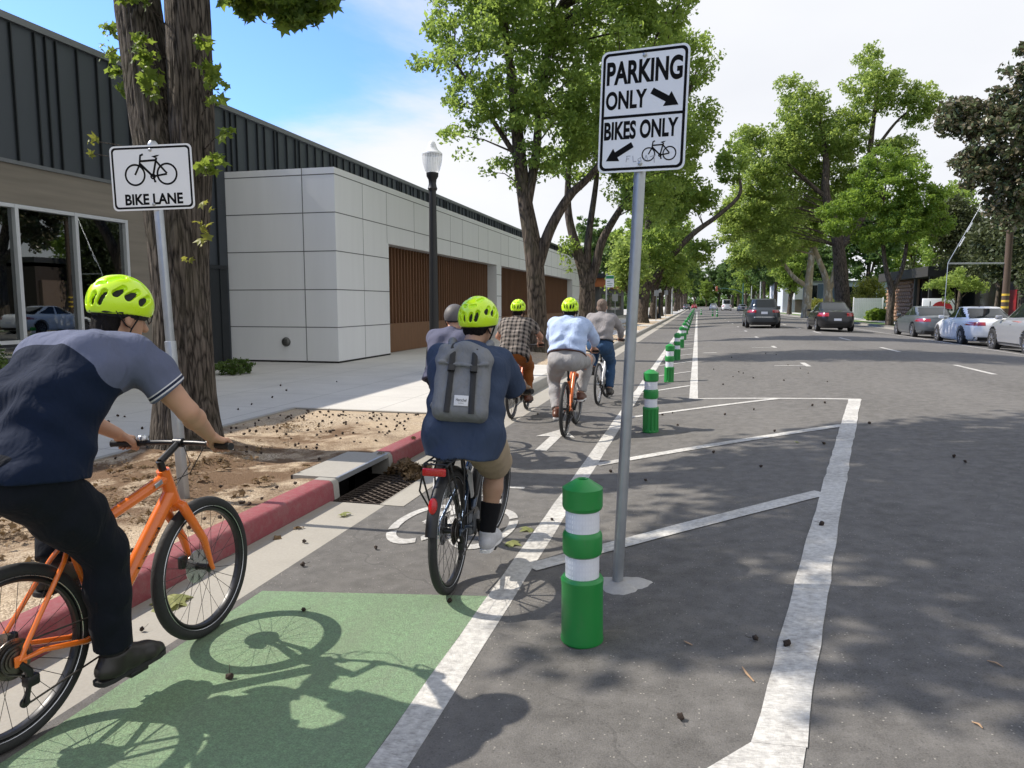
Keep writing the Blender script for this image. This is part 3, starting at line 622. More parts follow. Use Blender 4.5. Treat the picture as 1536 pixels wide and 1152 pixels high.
# ---------------------------------------------------------------- bicycles (local frame: x forward from the rear hub, y left, z up)
M_RUB = mat('tyre rubber', (.018, .018, .019), .75, 0, .2, 20, bump=.5, bscale=90)
M_ALU = mat('brushed alloy', (.55, .56, .58), .3, .9, .08, 20)
M_BLK = mat('black bike parts', (.012, .012, .013), .4, .1, .15, 20)
M_BLKM = mat('matt black grip', (.015, .015, .016), .7, 0, .1, 30)
M_STEELD = mat('dark chain steel', (.09, .085, .08), .4, .8, .3, 60)
M_CASS = mat('cassette steel', (.20, .17, .15), .35, .9, .2, 60)
M_REDL = mat('red rear lens', (.45, .010, .012), .25, 0, .1, 60, bump=.3, bscale=120, Coat_Weight=.5)
def rot(p, a): return (p[0] * math.cos(a) - p[1] * math.sin(a), p[0] * math.sin(a) + p[1] * math.cos(a))
def bicycle(loc, head, label, frame_m, R=.335, L=.97, steer=0., crank=-88, sh=.90, bar=(.86, .97), bw=.31, sweep=.06, rt=.021, tube=.02, rimm=None, rack=False, fender=False, battery=False, roll=0., fine=True, parts_m=None, bell=False, rise=0., seat_x=None, fork_m=None, group=None, fat=1.):
    t = thing('bicycle', (loc[0], loc[1], zr(loc[0])), R_(90 - head), label, 'bicycle', group)
    t.rotation_euler = (R_(roll), 0, R_(90 - head))
    rimm = rimm or M_BLK; fork_m = fork_m or frame_m; BB = V3(.40, 0, R - .055); nsp = 28 if fine else 20; N = 64 if fine else 40
    sdv = V3(-.30, 0, .954); seat = BB + sdv * ((sh - .07 - BB[2]) / sdv[2]); sc = BB + sdv * min(.47, (sh - .2 - BB[2]) / sdv[2]) 
    ax = V3(-.315, 0, .949); fr = V3(.949, 0, .315)
    crown = V3(L, 0, R) + ax * (R + .055) - fr * .045; ht = crown + ax * .17; hb = crown + ax * .02
    b0 = V3(bar[0], 0, bar[1]); stem = ht + ax * .05
    A = Matrix.Rotation(R_(steer), 4, Vector(ax)); M = Matrix.Translation(Vector(ht)) @ A @ Matrix.Translation(-Vector(ht))
    xs = lambda p: np.array(M @ Vector(p))
    # frame
    q = MB(); tr = tube * fat
    q.tube([hb - ax * .015, ht + ax * .005], [.024 * fat, .022 * fat], 16); q.tube([BB, hb + ax * .035], [tr * 1.12, tr * 1.18], 16, flat=1.12); q.tube([sc - sdv * .03, ht - ax * .035], [tr * .82, tr * 1.0], 16)
    q.tube([BB, sc + sdv * .02], [.017, .0165], 14); q.tube([BB - V3(0, .036, 0), BB + V3(0, .036, 0)], .021, 16)
    for s in (1, -1):
        d = V3(0, s * .062, R)
        q.tube([BB + V3(-.02, s * .028, 0), BB + V3(-.12, s * .045, .0), d + V3(.09, 0, .0), d], [.014, .012, .010, .008], 10)
        q.tube([sc + V3(-.005, s * .012, -.02), sc + V3(-.05, s * .035, -.08), d + V3(.03, 0, .05), d], [.010, .0095, .009, .008], 10)
        q.rbx(-.02, .025, s * .062 - .004, s * .062 + .004, R - .02, R + .02, .003)
    fro = q.build('frame', frame_m, t)
    if fine and bell:
        a, b = BB, hb + ax * .035; dn = V3(0, -1, 0)
        for k, f in enumerate((.42, .58, .72)): MB().lathe([(0, .004), (.005, .003), (.005, -.004), (0, -.004)], 10, a + (b - a) * f + dn * (.026 * fat), (0, -1, 0)).build('bolt', M_BLK, fro)
        MB().rbx(-.022, .022, -.001, .001, -.010, .010, .0005).xf(Matrix.Translation(Vector(sc + (ht - ax * .035 - sc) * .86 + V3(0, -.0245 * fat, .006))) @ Matrix.Rotation(-.35, 4, 'Y')).build('frame_badge', M_ALU, fro)
        q2 = MB()
        for k in range(7): w = .018; c = a + (b - a) * (.50 + k * .035); q2.tube([c + V3(-.006, -.0268 * fat, -.008), c + V3(.004, -.0268 * fat, .008 if k % 2 else .002), c + V3(.012, -.0268 * fat, .0)], .0022, 4)
        q2.build('frame_lettering', M_BLK, fro)
    q = MB(); q.tube([sc + sdv * .015, seat + sdv * .02], .0135, 12); q.lathe([(.02, -.012), (.02, .012)], 14, sc + sdv * .02, sdv); q.build('seatpost', M_BLK, t)
    # saddle by cross sections
    q = MB(); sx = seat_x if seat_x is not None else seat[0]; vs = []; st = [(-.13, .045, .004), (-.12, .07, .012), (-.08, .076, .010), (-.03, .062, .0), (.03, .036, -.004), (.09, .021, -.004), (.135, .017, -.007), (.15, .009, -.014)]
    for x, w, z in st:
        for a in range(10):
            th = 2 * PI * a / 10; vs.append((sx + x, w * math.cos(th), sh - .018 + z + (.018 if math.sin(th) > 0 else .028) * math.sin(th)))
    q.add(vs, [(i * 10 + j, i * 10 + (j + 1) % 10, (i + 1) * 10 + (j + 1) % 10, (i + 1) * 10 + j) for i in range(7) for j in range(10)] + [tuple(range(10)), tuple(range(70, 80))[::-1]])
    sd_ = q.build('saddle', M_BLKM, t, sharp=60)
    q = MB()
    for s in (1, -1): q.tube([(sx - .09, s * .03, sh - .03), (sx - .04, s * .022, sh - .055), (sx + .04, s * .022, sh - .055), (sx + .11, s * .012, sh - .03)], .0035, 6)
    q.build('saddle_rail', M_ALU, sd_)
    # wheels
    for wi, hub in enumerate((V3(0, 0, R), V3(L, 0, R))):
        q = MB(); hw = .05 if wi == 0 else .045
        q.lathe([(.009, -hw - .015), (.009, -hw), (.024, -hw + .008), (.015, -hw + .016), (.015, hw - .016), (.024, hw - .008), (.009, hw), (.009, hw + .015)], 14, hub, (0, 1, 0))
        for k in range(nsp):
            a = 2 * PI * k / nsp; s = 1 if k % 2 else -1; b = a + (.5 if (k // 2) % 2 else -.5); ph = .37 * wi
            q.tube([hub + V3(math.cos(b + ph) * .024, s * (hw - .01), math.sin(b + ph) * .024), hub + V3(math.cos(a + ph) * (R - rt * 2 - .012), 0, math.sin(a + ph) * (R - rt * 2 - .012))], .0013 if fine else .0016, 4, cap=False)
        ty = MB().torus(hub, (0, 1, 0), R - rt, rt, N, 12); rm = MB().torus(hub, (0, 1, 0), R - rt * 2 - .006, .012, N, 8, rz=rt * .72)
        ro = MB().lathe([(.026, -.001), (.08, -.001), (.08, .001), (.026, .001)], 28, hub + V3(0, hw - .012, 0), (0, 1, 0))
        sl = MB().torus(hub + V3(0, -rt * .78, 0), (0, 1, 0), R - rt * 1.75, .0018, N, 4)
        for mb in (q, ty, rm, ro, sl):
            if wi: mb.xf(M)
        w = q.build('wheel', M_BLK if rimm is M_BLK else M_ALU, t); ty = ty.build('tyre', M_RUB, w); rm.build('rim', rimm, w); ro.build('brake_rotor', M_ALU, w); sl.build('sidewall_stripe', M_ALU, ty)
        c = MB(); ch = hub + (V3(.055, hw - .002, .035) if wi == 0 else V3(-.075, hw + .004, .045)); c.rbx(ch[0] - .025, ch[0] + .02, ch[1] - .014, ch[1] + .014, ch[2] - .03, ch[2] + .03, .008)
        if wi: c.xf(M)
        c.build('brake_caliper', M_BLK, t)
    # fork, steering parts
    q = MB(); q.lathe([(.026, -.03), (.028, 0), (.026, .015)], 16, crown, ax)
    for s in (1, -1):
        q.tube([crown + V3(0, s * .01, 0), crown + V3(.0, s * .045, -.01), crown + V3(.015, s * .055, -.05), V3(L - .055, s * .057, R + .16), V3(L - .01, s * .057, R + .015), V3(L, s * .057, R - .005)], [.018 * fat, .018 * fat, .017 * fat, .0145 * fat, .011, .010], 10)
    q.xf(M).build('fork', fork_m, t)
    q = MB(); q.tube([ht, stem], .017, 12); q.tube([stem - ax * .005, b0], [.016, .015], 12); q.lathe([(.021, -.022), (.021, .022)], 14, b0, (0, 1, 0)); q.xf(M).build('stem', M_BLK, t)
    pts = []
    for y in np.linspace(-bw, bw, 15):
        e = max(0, (abs(y) - .07) / (bw - .07)); pts.append(b0 + V3(-sweep * e ** 1.3, y, rise * min(1, e * 2.2)))
    hbm = MB().tube(pts, .0115, 10).xf(M).build('handlebar', (M_ALU if parts_m else M_BLK), t)
    G = {}
    for s in (1, -1):
        o = pts[-1] if s > 0 else pts[0]; i = pts[-3] if s > 0 else pts[2]; d = (o - i) / np.linalg.norm(o - i); e = o - d * .125
        MB().tube([e, e + d * .01, o - d * .008, o + d * .003], [.0165, .0155, .0155, .017], 12).xf(M).build('grip', M_BLKM, hbm)
        lv = MB(); c = e - d * .02; lv.lathe([(.017, -.012), (.017, .012)], 10, c, d); lv.tube([c + V3(.012, 0, -.006), c + V3(.045, s * .01, -.014), c + d * .04 + V3(.06, 0, -.022), c + d * .12 + V3(.052, 0, -.028)], [.007, .007, .005, .004], 8); lv.xf(M).build('brake_lever', M_BLK, hbm)
        G['L' if s > 0 else 'R'] = (xs(o - d * .062), np.array(A.to_3x3() @ Vector(d)))
    if bell: MB().lathe([(0, .038), (.012, .037), (.02, .03), (.023, .018), (.022, .012), (0, .012)], 16, pts[11] + V3(0, 0, .0), (0, 0, 1)).xf(M).build('bell', M_ALU, hbm)
    cb = MB(); h = xs(b0)
    cb.tube([h + V3(.03, .12, -.01), h + V3(.09, .06, -.03), h + V3(.085, .02, -.12), V3(*xs(crown + V3(.03, .05, .02)))], .0025, 6); cb.tube([h + V3(.03, -.12, -.01), h + V3(.10, -.05, -.04), h + V3(.07, .01, -.16), ht + V3(.0, .03, -.08)], .0025, 6)
    cb.build('brake_cable', M_BLK, t)
    # drivetrain on the right-hand side (y < 0)
    ca = R_(crank); yR = -.062; q = MB(); rch = .082
    q.lathe([(.02, .004), (rch - .012, .003), (rch, .0025), (rch, -.0025), (rch - .012, -.003), (.02, -.004)], 40, BB + V3(0, -.044, 0), (0, 1, 0))
    PD = {}
    crk = q.build('crankset', M_BLK, t)
    for s, a in ((-1, ca), (1, ca + PI)):
        tip = BB + V3(math.cos(a) * .168, s * .075, math.sin(a) * .168); r0 = BB + V3(0, s * .06, 0)
        MB().tube([r0, tip], [.015, .012], 10, flat=.7).tube([BB + V3(0, s * .03, 0), r0 + V3(0, s * .012, 0)], .013, 10).build('crank_arm', M_BLK, crk)
        pc = tip + V3(0, s * .055, 0); MB().rbx(pc[0] - .045, pc[0] + .045, pc[1] - .042, pc[1] + .042, pc[2] - .011, pc[2] + .011, .006).build('pedal', M_BLK, crk)
        PD['R' if s < 0 else 'L'] = pc
    q = MB(); hubR = V3(0, 0, R)
    for k, r in enumerate((.074, .062, .052, .042, .033)):
        q.lathe([(.01, 0), (r - .008, 0), (r, .001), (r, .003), (.01, .0035)], 36, hubR + V3(0, -.026 - .006 * k, 0), (0, -1, 0))
    q.build('cassette', M_CASS, t)
    yc = -.044; rc = .053; dr = V3(.035, yc, R - .095); dl = V3(.02, yc, R - .17)
    ch = MB(); top = [V3(-.0, yc, R + rc), BB + V3(.0, -.0, rch) * V3(1, 0, 1) + V3(0, yc, 0)]
    def flatbar(a, b, n=1): ch.tube([a, b], .0048, 6, flat=.75)
    flatbar(top[0], top[1]); flatbar(BB + V3(0, yc, -rch), dl + V3(0, 0, -.012))
    for k in range(9):
        a, b = R_(-90 + 180 * k / 9), R_(-90 + 180 * (k + 1) / 9); ch.tube([BB + V3(math.cos(a) * rch, yc, math.sin(a) * rch), BB + V3(math.cos(b) * rch, yc, math.sin(b) * rch)], .0048, 6, flat=.75)
        a, b = R_(90 + 140 * k / 9), R_(90 + 140 * (k + 1) / 9); ch.tube([V3(math.cos(a) * rc, yc, R + math.sin(a) * rc), V3(math.cos(b) * rc, yc, R + math.sin(b) * rc)], .0048, 6, flat=.75)
    ch.tube([V3(-.035, yc, R - .04), dr + V3(.02, 0, .01), dl + V3(-.015, 0, -.004)], .0045, 6)
    ch.build('chain', M_STEELD, t)
    q = MB(); q.tube([V3(.0, -.058, R - .01), V3(.03, -.062, R - .05), dr + V3(0, -.012, 0)], [.012, .014, .015], 10); q.rbx(dr[0] - .02, dr[0] + .03, yc - .03, yc + .008, dr[2] - .018, dr[2] + .025, .008)
    q.tube([dr + V3(0, -.01, 0), dl + V3(0, -.01, 0)], [.010, .007], 8); q.lathe([(.019, -.003), (.019, .003)], 14, dr, (0, 1, 0)); q.lathe([(.019, -.003), (.019, .003)], 14, dl, (0, 1, 0)); q.build('derailleur', M_BLK, t)
    if fender or rack:
        vs = []; n = 26
        for i in range(n):
            a = R_(8 + 172 * i / (n - 1) - 12)
            for j in range(7):
                p = R_(-75 + 150 * j / 6); rr = R + .010 + .022 * math.cos(p) - .012; vs.append((-math.cos(a) * rr * -1 if False else math.cos(a) * rr, math.sin(p) * .034, R + math.sin(a) * rr))
        fm = MB().add(vs, [(i * 7 + j, i * 7 + j + 1, (i + 1) * 7 + j + 1, (i + 1) * 7 + j) for i in range(n - 1) for j in range(6)]).build('fender', M_BLK, t)
    if rack:
        q = MB(); zt = R * 2 + .085
        for y in (-.065, .065): q.tube([(.22, y * .6, zt + .0), (.15, y, zt), (-.24, y, zt), (-.26, y * .9, zt - .01)], .0055, 8)
        for x in (-.25, -.16, -.07, .02, .11): q.tube([(x, -.065, zt), (x, .065, zt)], .005, 8)
        q.tube([(-.20, -.025, zt), (.12, -.025, zt)], .004, 6); q.tube([(-.20, .025, zt), (.12, .025, zt)], .004, 6)
        for y in (-.085, .085):
            s = 1 if y > 0 else -1; q.tube([(-.20, s * .065, zt), (-.205, y, zt - .08), (.0, s * .078, R + .02)], .0055, 8); q.tube([(.02, s * .065, zt), (.0, y, zt - .08), (.005, s * .078, R + .02)], .0055, 8)
            q.tube([(-.25, s * .065, zt - .02), (-.26, y, zt - .14), (-.12, s * .078, R + .16)], .005, 8)
        rk = q.build('rack', M_BLK, t)
        MB().rbx(-.285, -.262, -.062, .062, zt - .055, zt - .015, .006).build('reflector', M_REDL, rk)
        fl = MB(); fl.lathe([(0, .012), (.014, .011), (.022, .004), (.022, -.012)], 20); fl.xf(Matrix.Translation((-.305, 0, R + .225)) @ Matrix.Rotation(R_(-78), 4, 'Y') @ Matrix.Diagonal((1.9, 1., 1, 1))); fl.build('rear_light', M_REDL, rk)
    if battery:
        d0, d1 = BB + V3(.05, 0, .13), BB + V3(.36, 0, .45); MB().tube([d0, d0 + (d1 - d0) * .05, d1 - (d1 - d0) * .05, d1], [.03, .042, .042, .03], 14).build('battery', M_BLK, t)
        MB().rbx(BB[0] - .09, BB[0] + .10, -.052, .052, BB[2] - .08, BB[2] + .075, .035).build('motor_cover', mat('grey motor cover', (.16, .17, .19), .5), t)
        MB().lathe([(0, 0), (.034, 0), (.036, .02), (.036, .15), (.03, .165), (.018, .175), (.018, .195), (0, .195)], 18, BB + sdv * .16 + V3(.045, 0, 0), sdv).build('water_bottle', mat('clear bottle', (.55, .56, .56), .2), t)
    return dict(t=t, G=G, P=PD, sh=sh, sx=sx, BB=BB)
M_ORG = mat('orange bike paint', (.78, .17, .018), .28, 0, .05, 4, Coat_Weight=.6)
M_ORG2 = mat('deep orange bike paint', (.66, .12, .02), .3, 0, .05, 4, Coat_Weight=.4)
M_NAVY = mat('dark metallic blue paint', (.030, .055, .10), .3, .5, .1, 4, Coat_Weight=.5)
M_WHB = mat('white bike paint', (.62, .63, .65), .3, .1, .05, 4, Coat_Weight=.4)
bk1 = bicycle((-2.365, 1.99), 5.0, 'orange bicycle with wide handlebar and black tyres, nearest the camera at the kerb', M_ORG, R=.338, L=.975, steer=5, crank=-86, sh=.905, bar=(.87, .965), bw=.315, bell=True, fat=1.3, rt=.026)
bk2 = bicycle((-1.30, 3.76), -2.5, 'dark blue electric bicycle with black rear rack and red reflectors', M_NAVY, R=.345, L=1.05, steer=-6, crank=-78, sh=.80, bar=(.86, 1.06), bw=.335, sweep=.10, rack=True, fender=True, battery=True, rt=.024, fat=1.3)
bk3 = bicycle((-2.48, 9.87), -1.0, 'orange bicycle ridden by the man in the plaid shirt', M_ORG2, R=.335, L=.98, steer=4, crank=-40, sh=.84, bar=(.84, .99), bw=.32, fine=False)
bk4 = bicycle((-1.52, 8.67), -1.0, 'orange bicycle ridden by the man in the light blue shirt', M_ORG, R=.335, L=.98, steer=-4, crank=35, sh=.85, bar=(.84, 1.0), bw=.32, fine=False, rt=.023)
bk5 = bicycle((-1.50, 11.61), 2.0, 'white bicycle ridden by the bareheaded man in jeans', M_WHB, R=.335, L=1.0, steer=-10, crank=-80, sh=.86, bar=(.82, 1.02), bw=.31, fine=False, rimm=M_ALU)
bk6 = bicycle((-2.44, 6.9), 0.0, 'black bicycle mostly hidden ahead of the backpack rider', M_BLK, R=.335, L=1.0, crank=60, sh=.81, bar=(.84, .98), bw=.30, fine=False)
# ---------------------------------------------------------------- smooth solid modelling for people and soft goods
def smin(a, b, k):
    if k <= 0: return np.minimum(a, b)
    h = np.maximum(k - np.abs(a - b), 0) / k
    return np.minimum(a, b) - h * h * k * .25
class Solid:
    def __init__(s, h): s.h = h; s.p = []
    def cone(s, a, b, ra, rb, k=.03, op='add'): s.p.append(('c', V3(*a), V3(*b), ra, rb, k, op)); return s
    def chain(s, pts, rs, k=.03, op='add'):
        for i in range(len(pts) - 1): s.cone(pts[i], pts[i + 1], rs[i], rs[i + 1], k, op)
        return s
    def ell(s, c, r, k=.03, op='add', rot=None): s.p.append(('e', V3(*c), V3(*r), rot, None, k, op)); return s
    def box(s, c, hs, rr, k=.03, op='add', rot=None): s.p.append(('b', V3(*c), V3(*hs), rot, rr, k, op)); return s
    def plane(s, pt, n, k=.0, near=None): s.p.append(('p', V3(*pt), V3(*n) / np.linalg.norm(n), near, None, k, 'cut')); return s
    def ext(s, p):
        if p[0] == 'c': r = max(p[3], p[4]); return np.minimum(p[1], p[2]) - r, np.maximum(p[1], p[2]) + r
        r = np.full(3, np.linalg.norm(p[2]) if p[3] is not None else 0.) if p[3] is not None else p[2]
        return p[1] - r, p[1] + r
    def grid(s, warp=None):
        E = [s.ext(p) for p in s.p if p[6] == 'add' and p[0] != 'p']; h = s.h
        lo = np.min([e[0] for e in E], 0) - 3 * h - .01; hi = np.max([e[1] for e in E], 0) + 3 * h + .01
        n = np.ceil((hi - lo) / h).astype(int) + 1; F_ = np.full(n, .3, np.float32)
        ax = [lo[i] + h * np.arange(n[i]) for i in range(3)]
        for p in s.p:
            if p[0] == 'p':
                if p[3] is None: sl = (slice(None),) * 3
                else: sl = s.win(lo, n, p[3][0], p[3][1])
            else:
                e = s.ext(p); pad = p[5] + 2.5 * h + (.02 if p[6] == 'add' else .0); sl = s.win(lo, n, e[0] - pad, e[1] + pad)
            X = ax[0][sl[0]][:, None, None]; Y = ax[1][sl[1]][None, :, None]; Z = ax[2][sl[2]][None, None, :]
            if X.size == 0 or Y.size == 0 or Z.size == 0: continue
            if p[0] == 'c':
                a, b = p[1], p[2]; d = b - a; L = max(d @ d, 1e-9)
                t = np.clip(((X - a[0]) * d[0] + (Y - a[1]) * d[1] + (Z - a[2]) * d[2]) / L, 0, 1)
                D = np.sqrt((X - a[0] - t * d[0]) ** 2 + (Y - a[1] - t * d[1]) ** 2 + (Z - a[2] - t * d[2]) ** 2) - (p[3] + t * (p[4] - p[3]))
            elif p[0] == 'p':
                nn = p[2]; D = (X - p[1][0]) * nn[0] + (Y - p[1][1]) * nn[1] + (Z - p[1][2]) * nn[2]
            else:
                c = p[1]; x, y, z = X - c[0], Y - c[1], Z - c[2]
                if p[3] is not None:
                    m = np.array(Matrix(p[3]).to_3x3()); x, y, z = (m[0][0] * x + m[1][0] * y + m[2][0] * z, m[0][1] * x + m[1][1] * y + m[2][1] * z, m[0][2] * x + m[1][2] * y + m[2][2] * z)
                r = p[2]
                if p[0] == 'e':
                    k0 = np.sqrt((x / r[0]) ** 2 + (y / r[1]) ** 2 + (z / r[2]) ** 2); k1 = np.sqrt((x / r[0] ** 2) ** 2 + (y / r[1] ** 2) ** 2 + (z / r[2] ** 2) ** 2) + 1e-9
                    D = k0 * (k0 - 1) / k1
                else:
                    qx, qy, qz = np.abs(x) - r[0] + p[4], np.abs(y) - r[1] + p[4], np.abs(z) - r[2] + p[4]
                    D = np.sqrt(np.maximum(qx, 0) ** 2 + np.maximum(qy, 0) ** 2 + np.maximum(qz, 0) ** 2) + np.minimum(np.maximum(qx, np.maximum(qy, qz)), 0) - p[4]
            if p[6] == 'add': F_[sl] = smin(F_[sl], D, p[5])
            else:
                D = D if p[0] == 'p' else -D
                F_[sl] = -smin(-F_[sl], -np.broadcast_to(D, F_[sl].shape), p[5])
        if warp is not None:
            X, Y, Z = np.meshgrid(*ax, indexing='ij', sparse=True); F_ += warp(X, Y, Z).astype(np.float32)
        s.lo = lo; s.F = F_; return s
    def win(s, lo, n, a, b):
        i0 = np.clip(np.floor((np.asarray(a) - lo) / s.h).astype(int), 0, n); i1 = np.clip(np.ceil((np.asarray(b) - lo) / s.h).astype(int) + 1, 0, n)
        return tuple(slice(i0[i], i1[i]) for i in range(3))
    def surf(s, warp=None):
        s.grid(warp); Fd = s.F; h = s.h; S = Fd < 0; n = Fd.shape
        c = S[:-1, :-1, :-1].astype(np.int8)
        for a in (0, 1):
            for b in (0, 1):
                for d in (0, 1):
                    if a + b + d: c = c + S[a:n[0] - 1 + a, b:n[1] - 1 + b, d:n[2] - 1 + d]
        act = np.argwhere((c > 0) & (c < 8)); N = len(act); pos = np.zeros((N, 3)); cnt = np.zeros(N)
        cor = [(a, b, d) for a in (0, 1) for b in (0, 1) for d in (0, 1)]; val = {k: Fd[act[:, 0] + k[0], act[:, 1] + k[1], act[:, 2] + k[2]] for k in cor}
        for k in cor:
            for axx in range(3):
                if k[axx]: continue
                k2 = list(k); k2[axx] = 1; k2 = tuple(k2); v0, v1 = val[k], val[k2]; m = (v0 < 0) != (v1 < 0)
                t = np.where(m, v0 / np.where(m, v0 - v1, 1), 0); p = np.tile(np.array(k, float), (N, 1)); p[:, axx] += t
                pos += p * m[:, None]; cnt += m
        V = s.lo + (act + pos / cnt[:, None]) * h
        idx = np.full((n[0] - 1, n[1] - 1, n[2] - 1), -1, np.int32); idx[act[:, 0], act[:, 1], act[:, 2]] = np.arange(N); fs = []
        for axx in range(3):
            u, w = [(1, 2), (2, 0), (0, 1)][axx]
            sa = [slice(None)] * 3; sb = [slice(None)] * 3; sa[axx] = slice(0, n[axx] - 1); sb[axx] = slice(1, n[axx])
            A, B = S[tuple(sa)], S[tuple(sb)]; e = np.argwhere(A != B); e = e[(e[:, u] > 0) & (e[:, w] > 0) & (e[:, u] < n[u] - 1) & (e[:, w] < n[w] - 1)]
            inn = A[e[:, 0], e[:, 1], e[:, 2]]; Q = []
            for du, dw in ((-1, -1), (0, -1), (0, 0), (-1, 0)):
                q = e.copy(); q[:, u] += du; q[:, w] += dw; Q.append(idx[q[:, 0], q[:, 1], q[:, 2]])
            Q = np.stack(Q, 1); Q[~inn] = Q[~inn][:, ::-1]; fs.append(Q)
        return V, np.concatenate(fs)
def merge(parts):
    vs, fs, o = [], [], 0
    for v, f in parts: vs.append(v); fs.append(f + o); o += len(v)
    return np.concatenate(vs), np.concatenate(fs)
def ik(a, b, l1, l2, pole):
    a, b = V3(*a), V3(*b); d = b - a; L = min(np.linalg.norm(d), (l1 + l2) * .999); t = d / np.linalg.norm(d)
    x = (l1 * l1 - l2 * l2 + L * L) / (2 * L); hh = math.sqrt(max(l1 * l1 - x * x, 0)); p = V3(*pole); p = p - t * (p @ t); p /= np.linalg.norm(p)
    return a + t * x + p * hh
def cloth(name, col, scale=1., wr=.35, rough=.85, weave=420, var=.10, col2=None, edge=None, extra=None):
    m, nt, b = newmat(name); co = objco(nt); c = mixc(nt, noise(nt, co, 5, 4), [x * (1 - var) for x in col], [min(1, x * (1 + var)) for x in col])
    if col2 is not None:
        at = nd(nt, 'ShaderNodeAttribute', attribute_name='seam').outputs['Fac']
        c = mixc(nt, mth(nt, 'GREATER_THAN', at, 0.), mixc(nt, noise(nt, co, 5, 4), [x * (1 - var) for x in col2], [x * (1 + var) for x in col2]), c)
    if edge is not None:
        at = nd(nt, 'ShaderNodeAttribute', attribute_name='hem').outputs['Fac']; 
        for lo_, hi_, ec in edge: c = mixc(nt, mth(nt, 'MULTIPLY', mth(nt, 'GREATER_THAN', at, lo_), mth(nt, 'LESS_THAN', at, hi_)), c, ec)
    if extra: c = extra(nt, c)
    nt.links.new(c, b.inputs['Base Color']); setb(b, Roughness=rough, Specular_IOR_Level=.12, Sheen_Weight=.02)
    w = noise(nt, objco(nt, (scale, scale, scale * .6)), 8, 3, .5); wf = nd(nt, 'ShaderNodeTexNoise', {'Vector': objco(nt, (1, 1, .45)), 'Scale': 11 * scale, 'Detail': 2, 'Distortion': 1.2}).outputs[0]
    hgt = mth(nt, 'ADD', mth(nt, 'ADD', mth(nt, 'MULTIPLY', w, 1.), mth(nt, 'MULTIPLY', wf, .8)), mth(nt, 'MULTIPLY', noise(nt, co, weave, 2), .05))
    bumpn(nt, b, hgt, wr, .03); return m
def skinmat(name, col, tattoo=False):
    m, nt, b = newmat(name); co = objco(nt); c = mixc(nt, noise(nt, co, 14, 4), [x * .88 for x in col], [min(1, x * 1.08) for x in col])
    if tattoo:
        c = mixc(nt, mth(nt, 'MULTIPLY', mth(nt, 'LESS_THAN', nd(nt, 'ShaderNodeSeparateXYZ', {0: co}).outputs[1], -.24), mth(nt, 'MULTIPLY', ramp(nt, noise(nt, co, 22, 4, .6), .36, .52), .85)), c, (.060, .066, .045))
    nt.links.new(c, b.inputs['Base Color']); setb(b, Roughness=.55, Subsurface_Weight=.08, Subsurface_Radius=(.01, .004, .002)); bumpn(nt, b, noise(nt, co, 240, 3), .12, .002); return m
M_HELM = mat('neon yellow helmet shell', (.60, .90, .012), .30, 0, .04, 8, Coat_Weight=.5)
M_LINER = mat('black helmet liner', (.010, .010, .011), .8)
M_HAIRK = mat('dark hair', (.012, .010, .010), .85, 0, .5, 60, bump=1., bscale=90, stretch=(1, 1, .25), bdist=.01, Specular_IOR_Level=.12)
M_EYE = mat('eye white', (.7, .68, .66), .2, 0, 0)

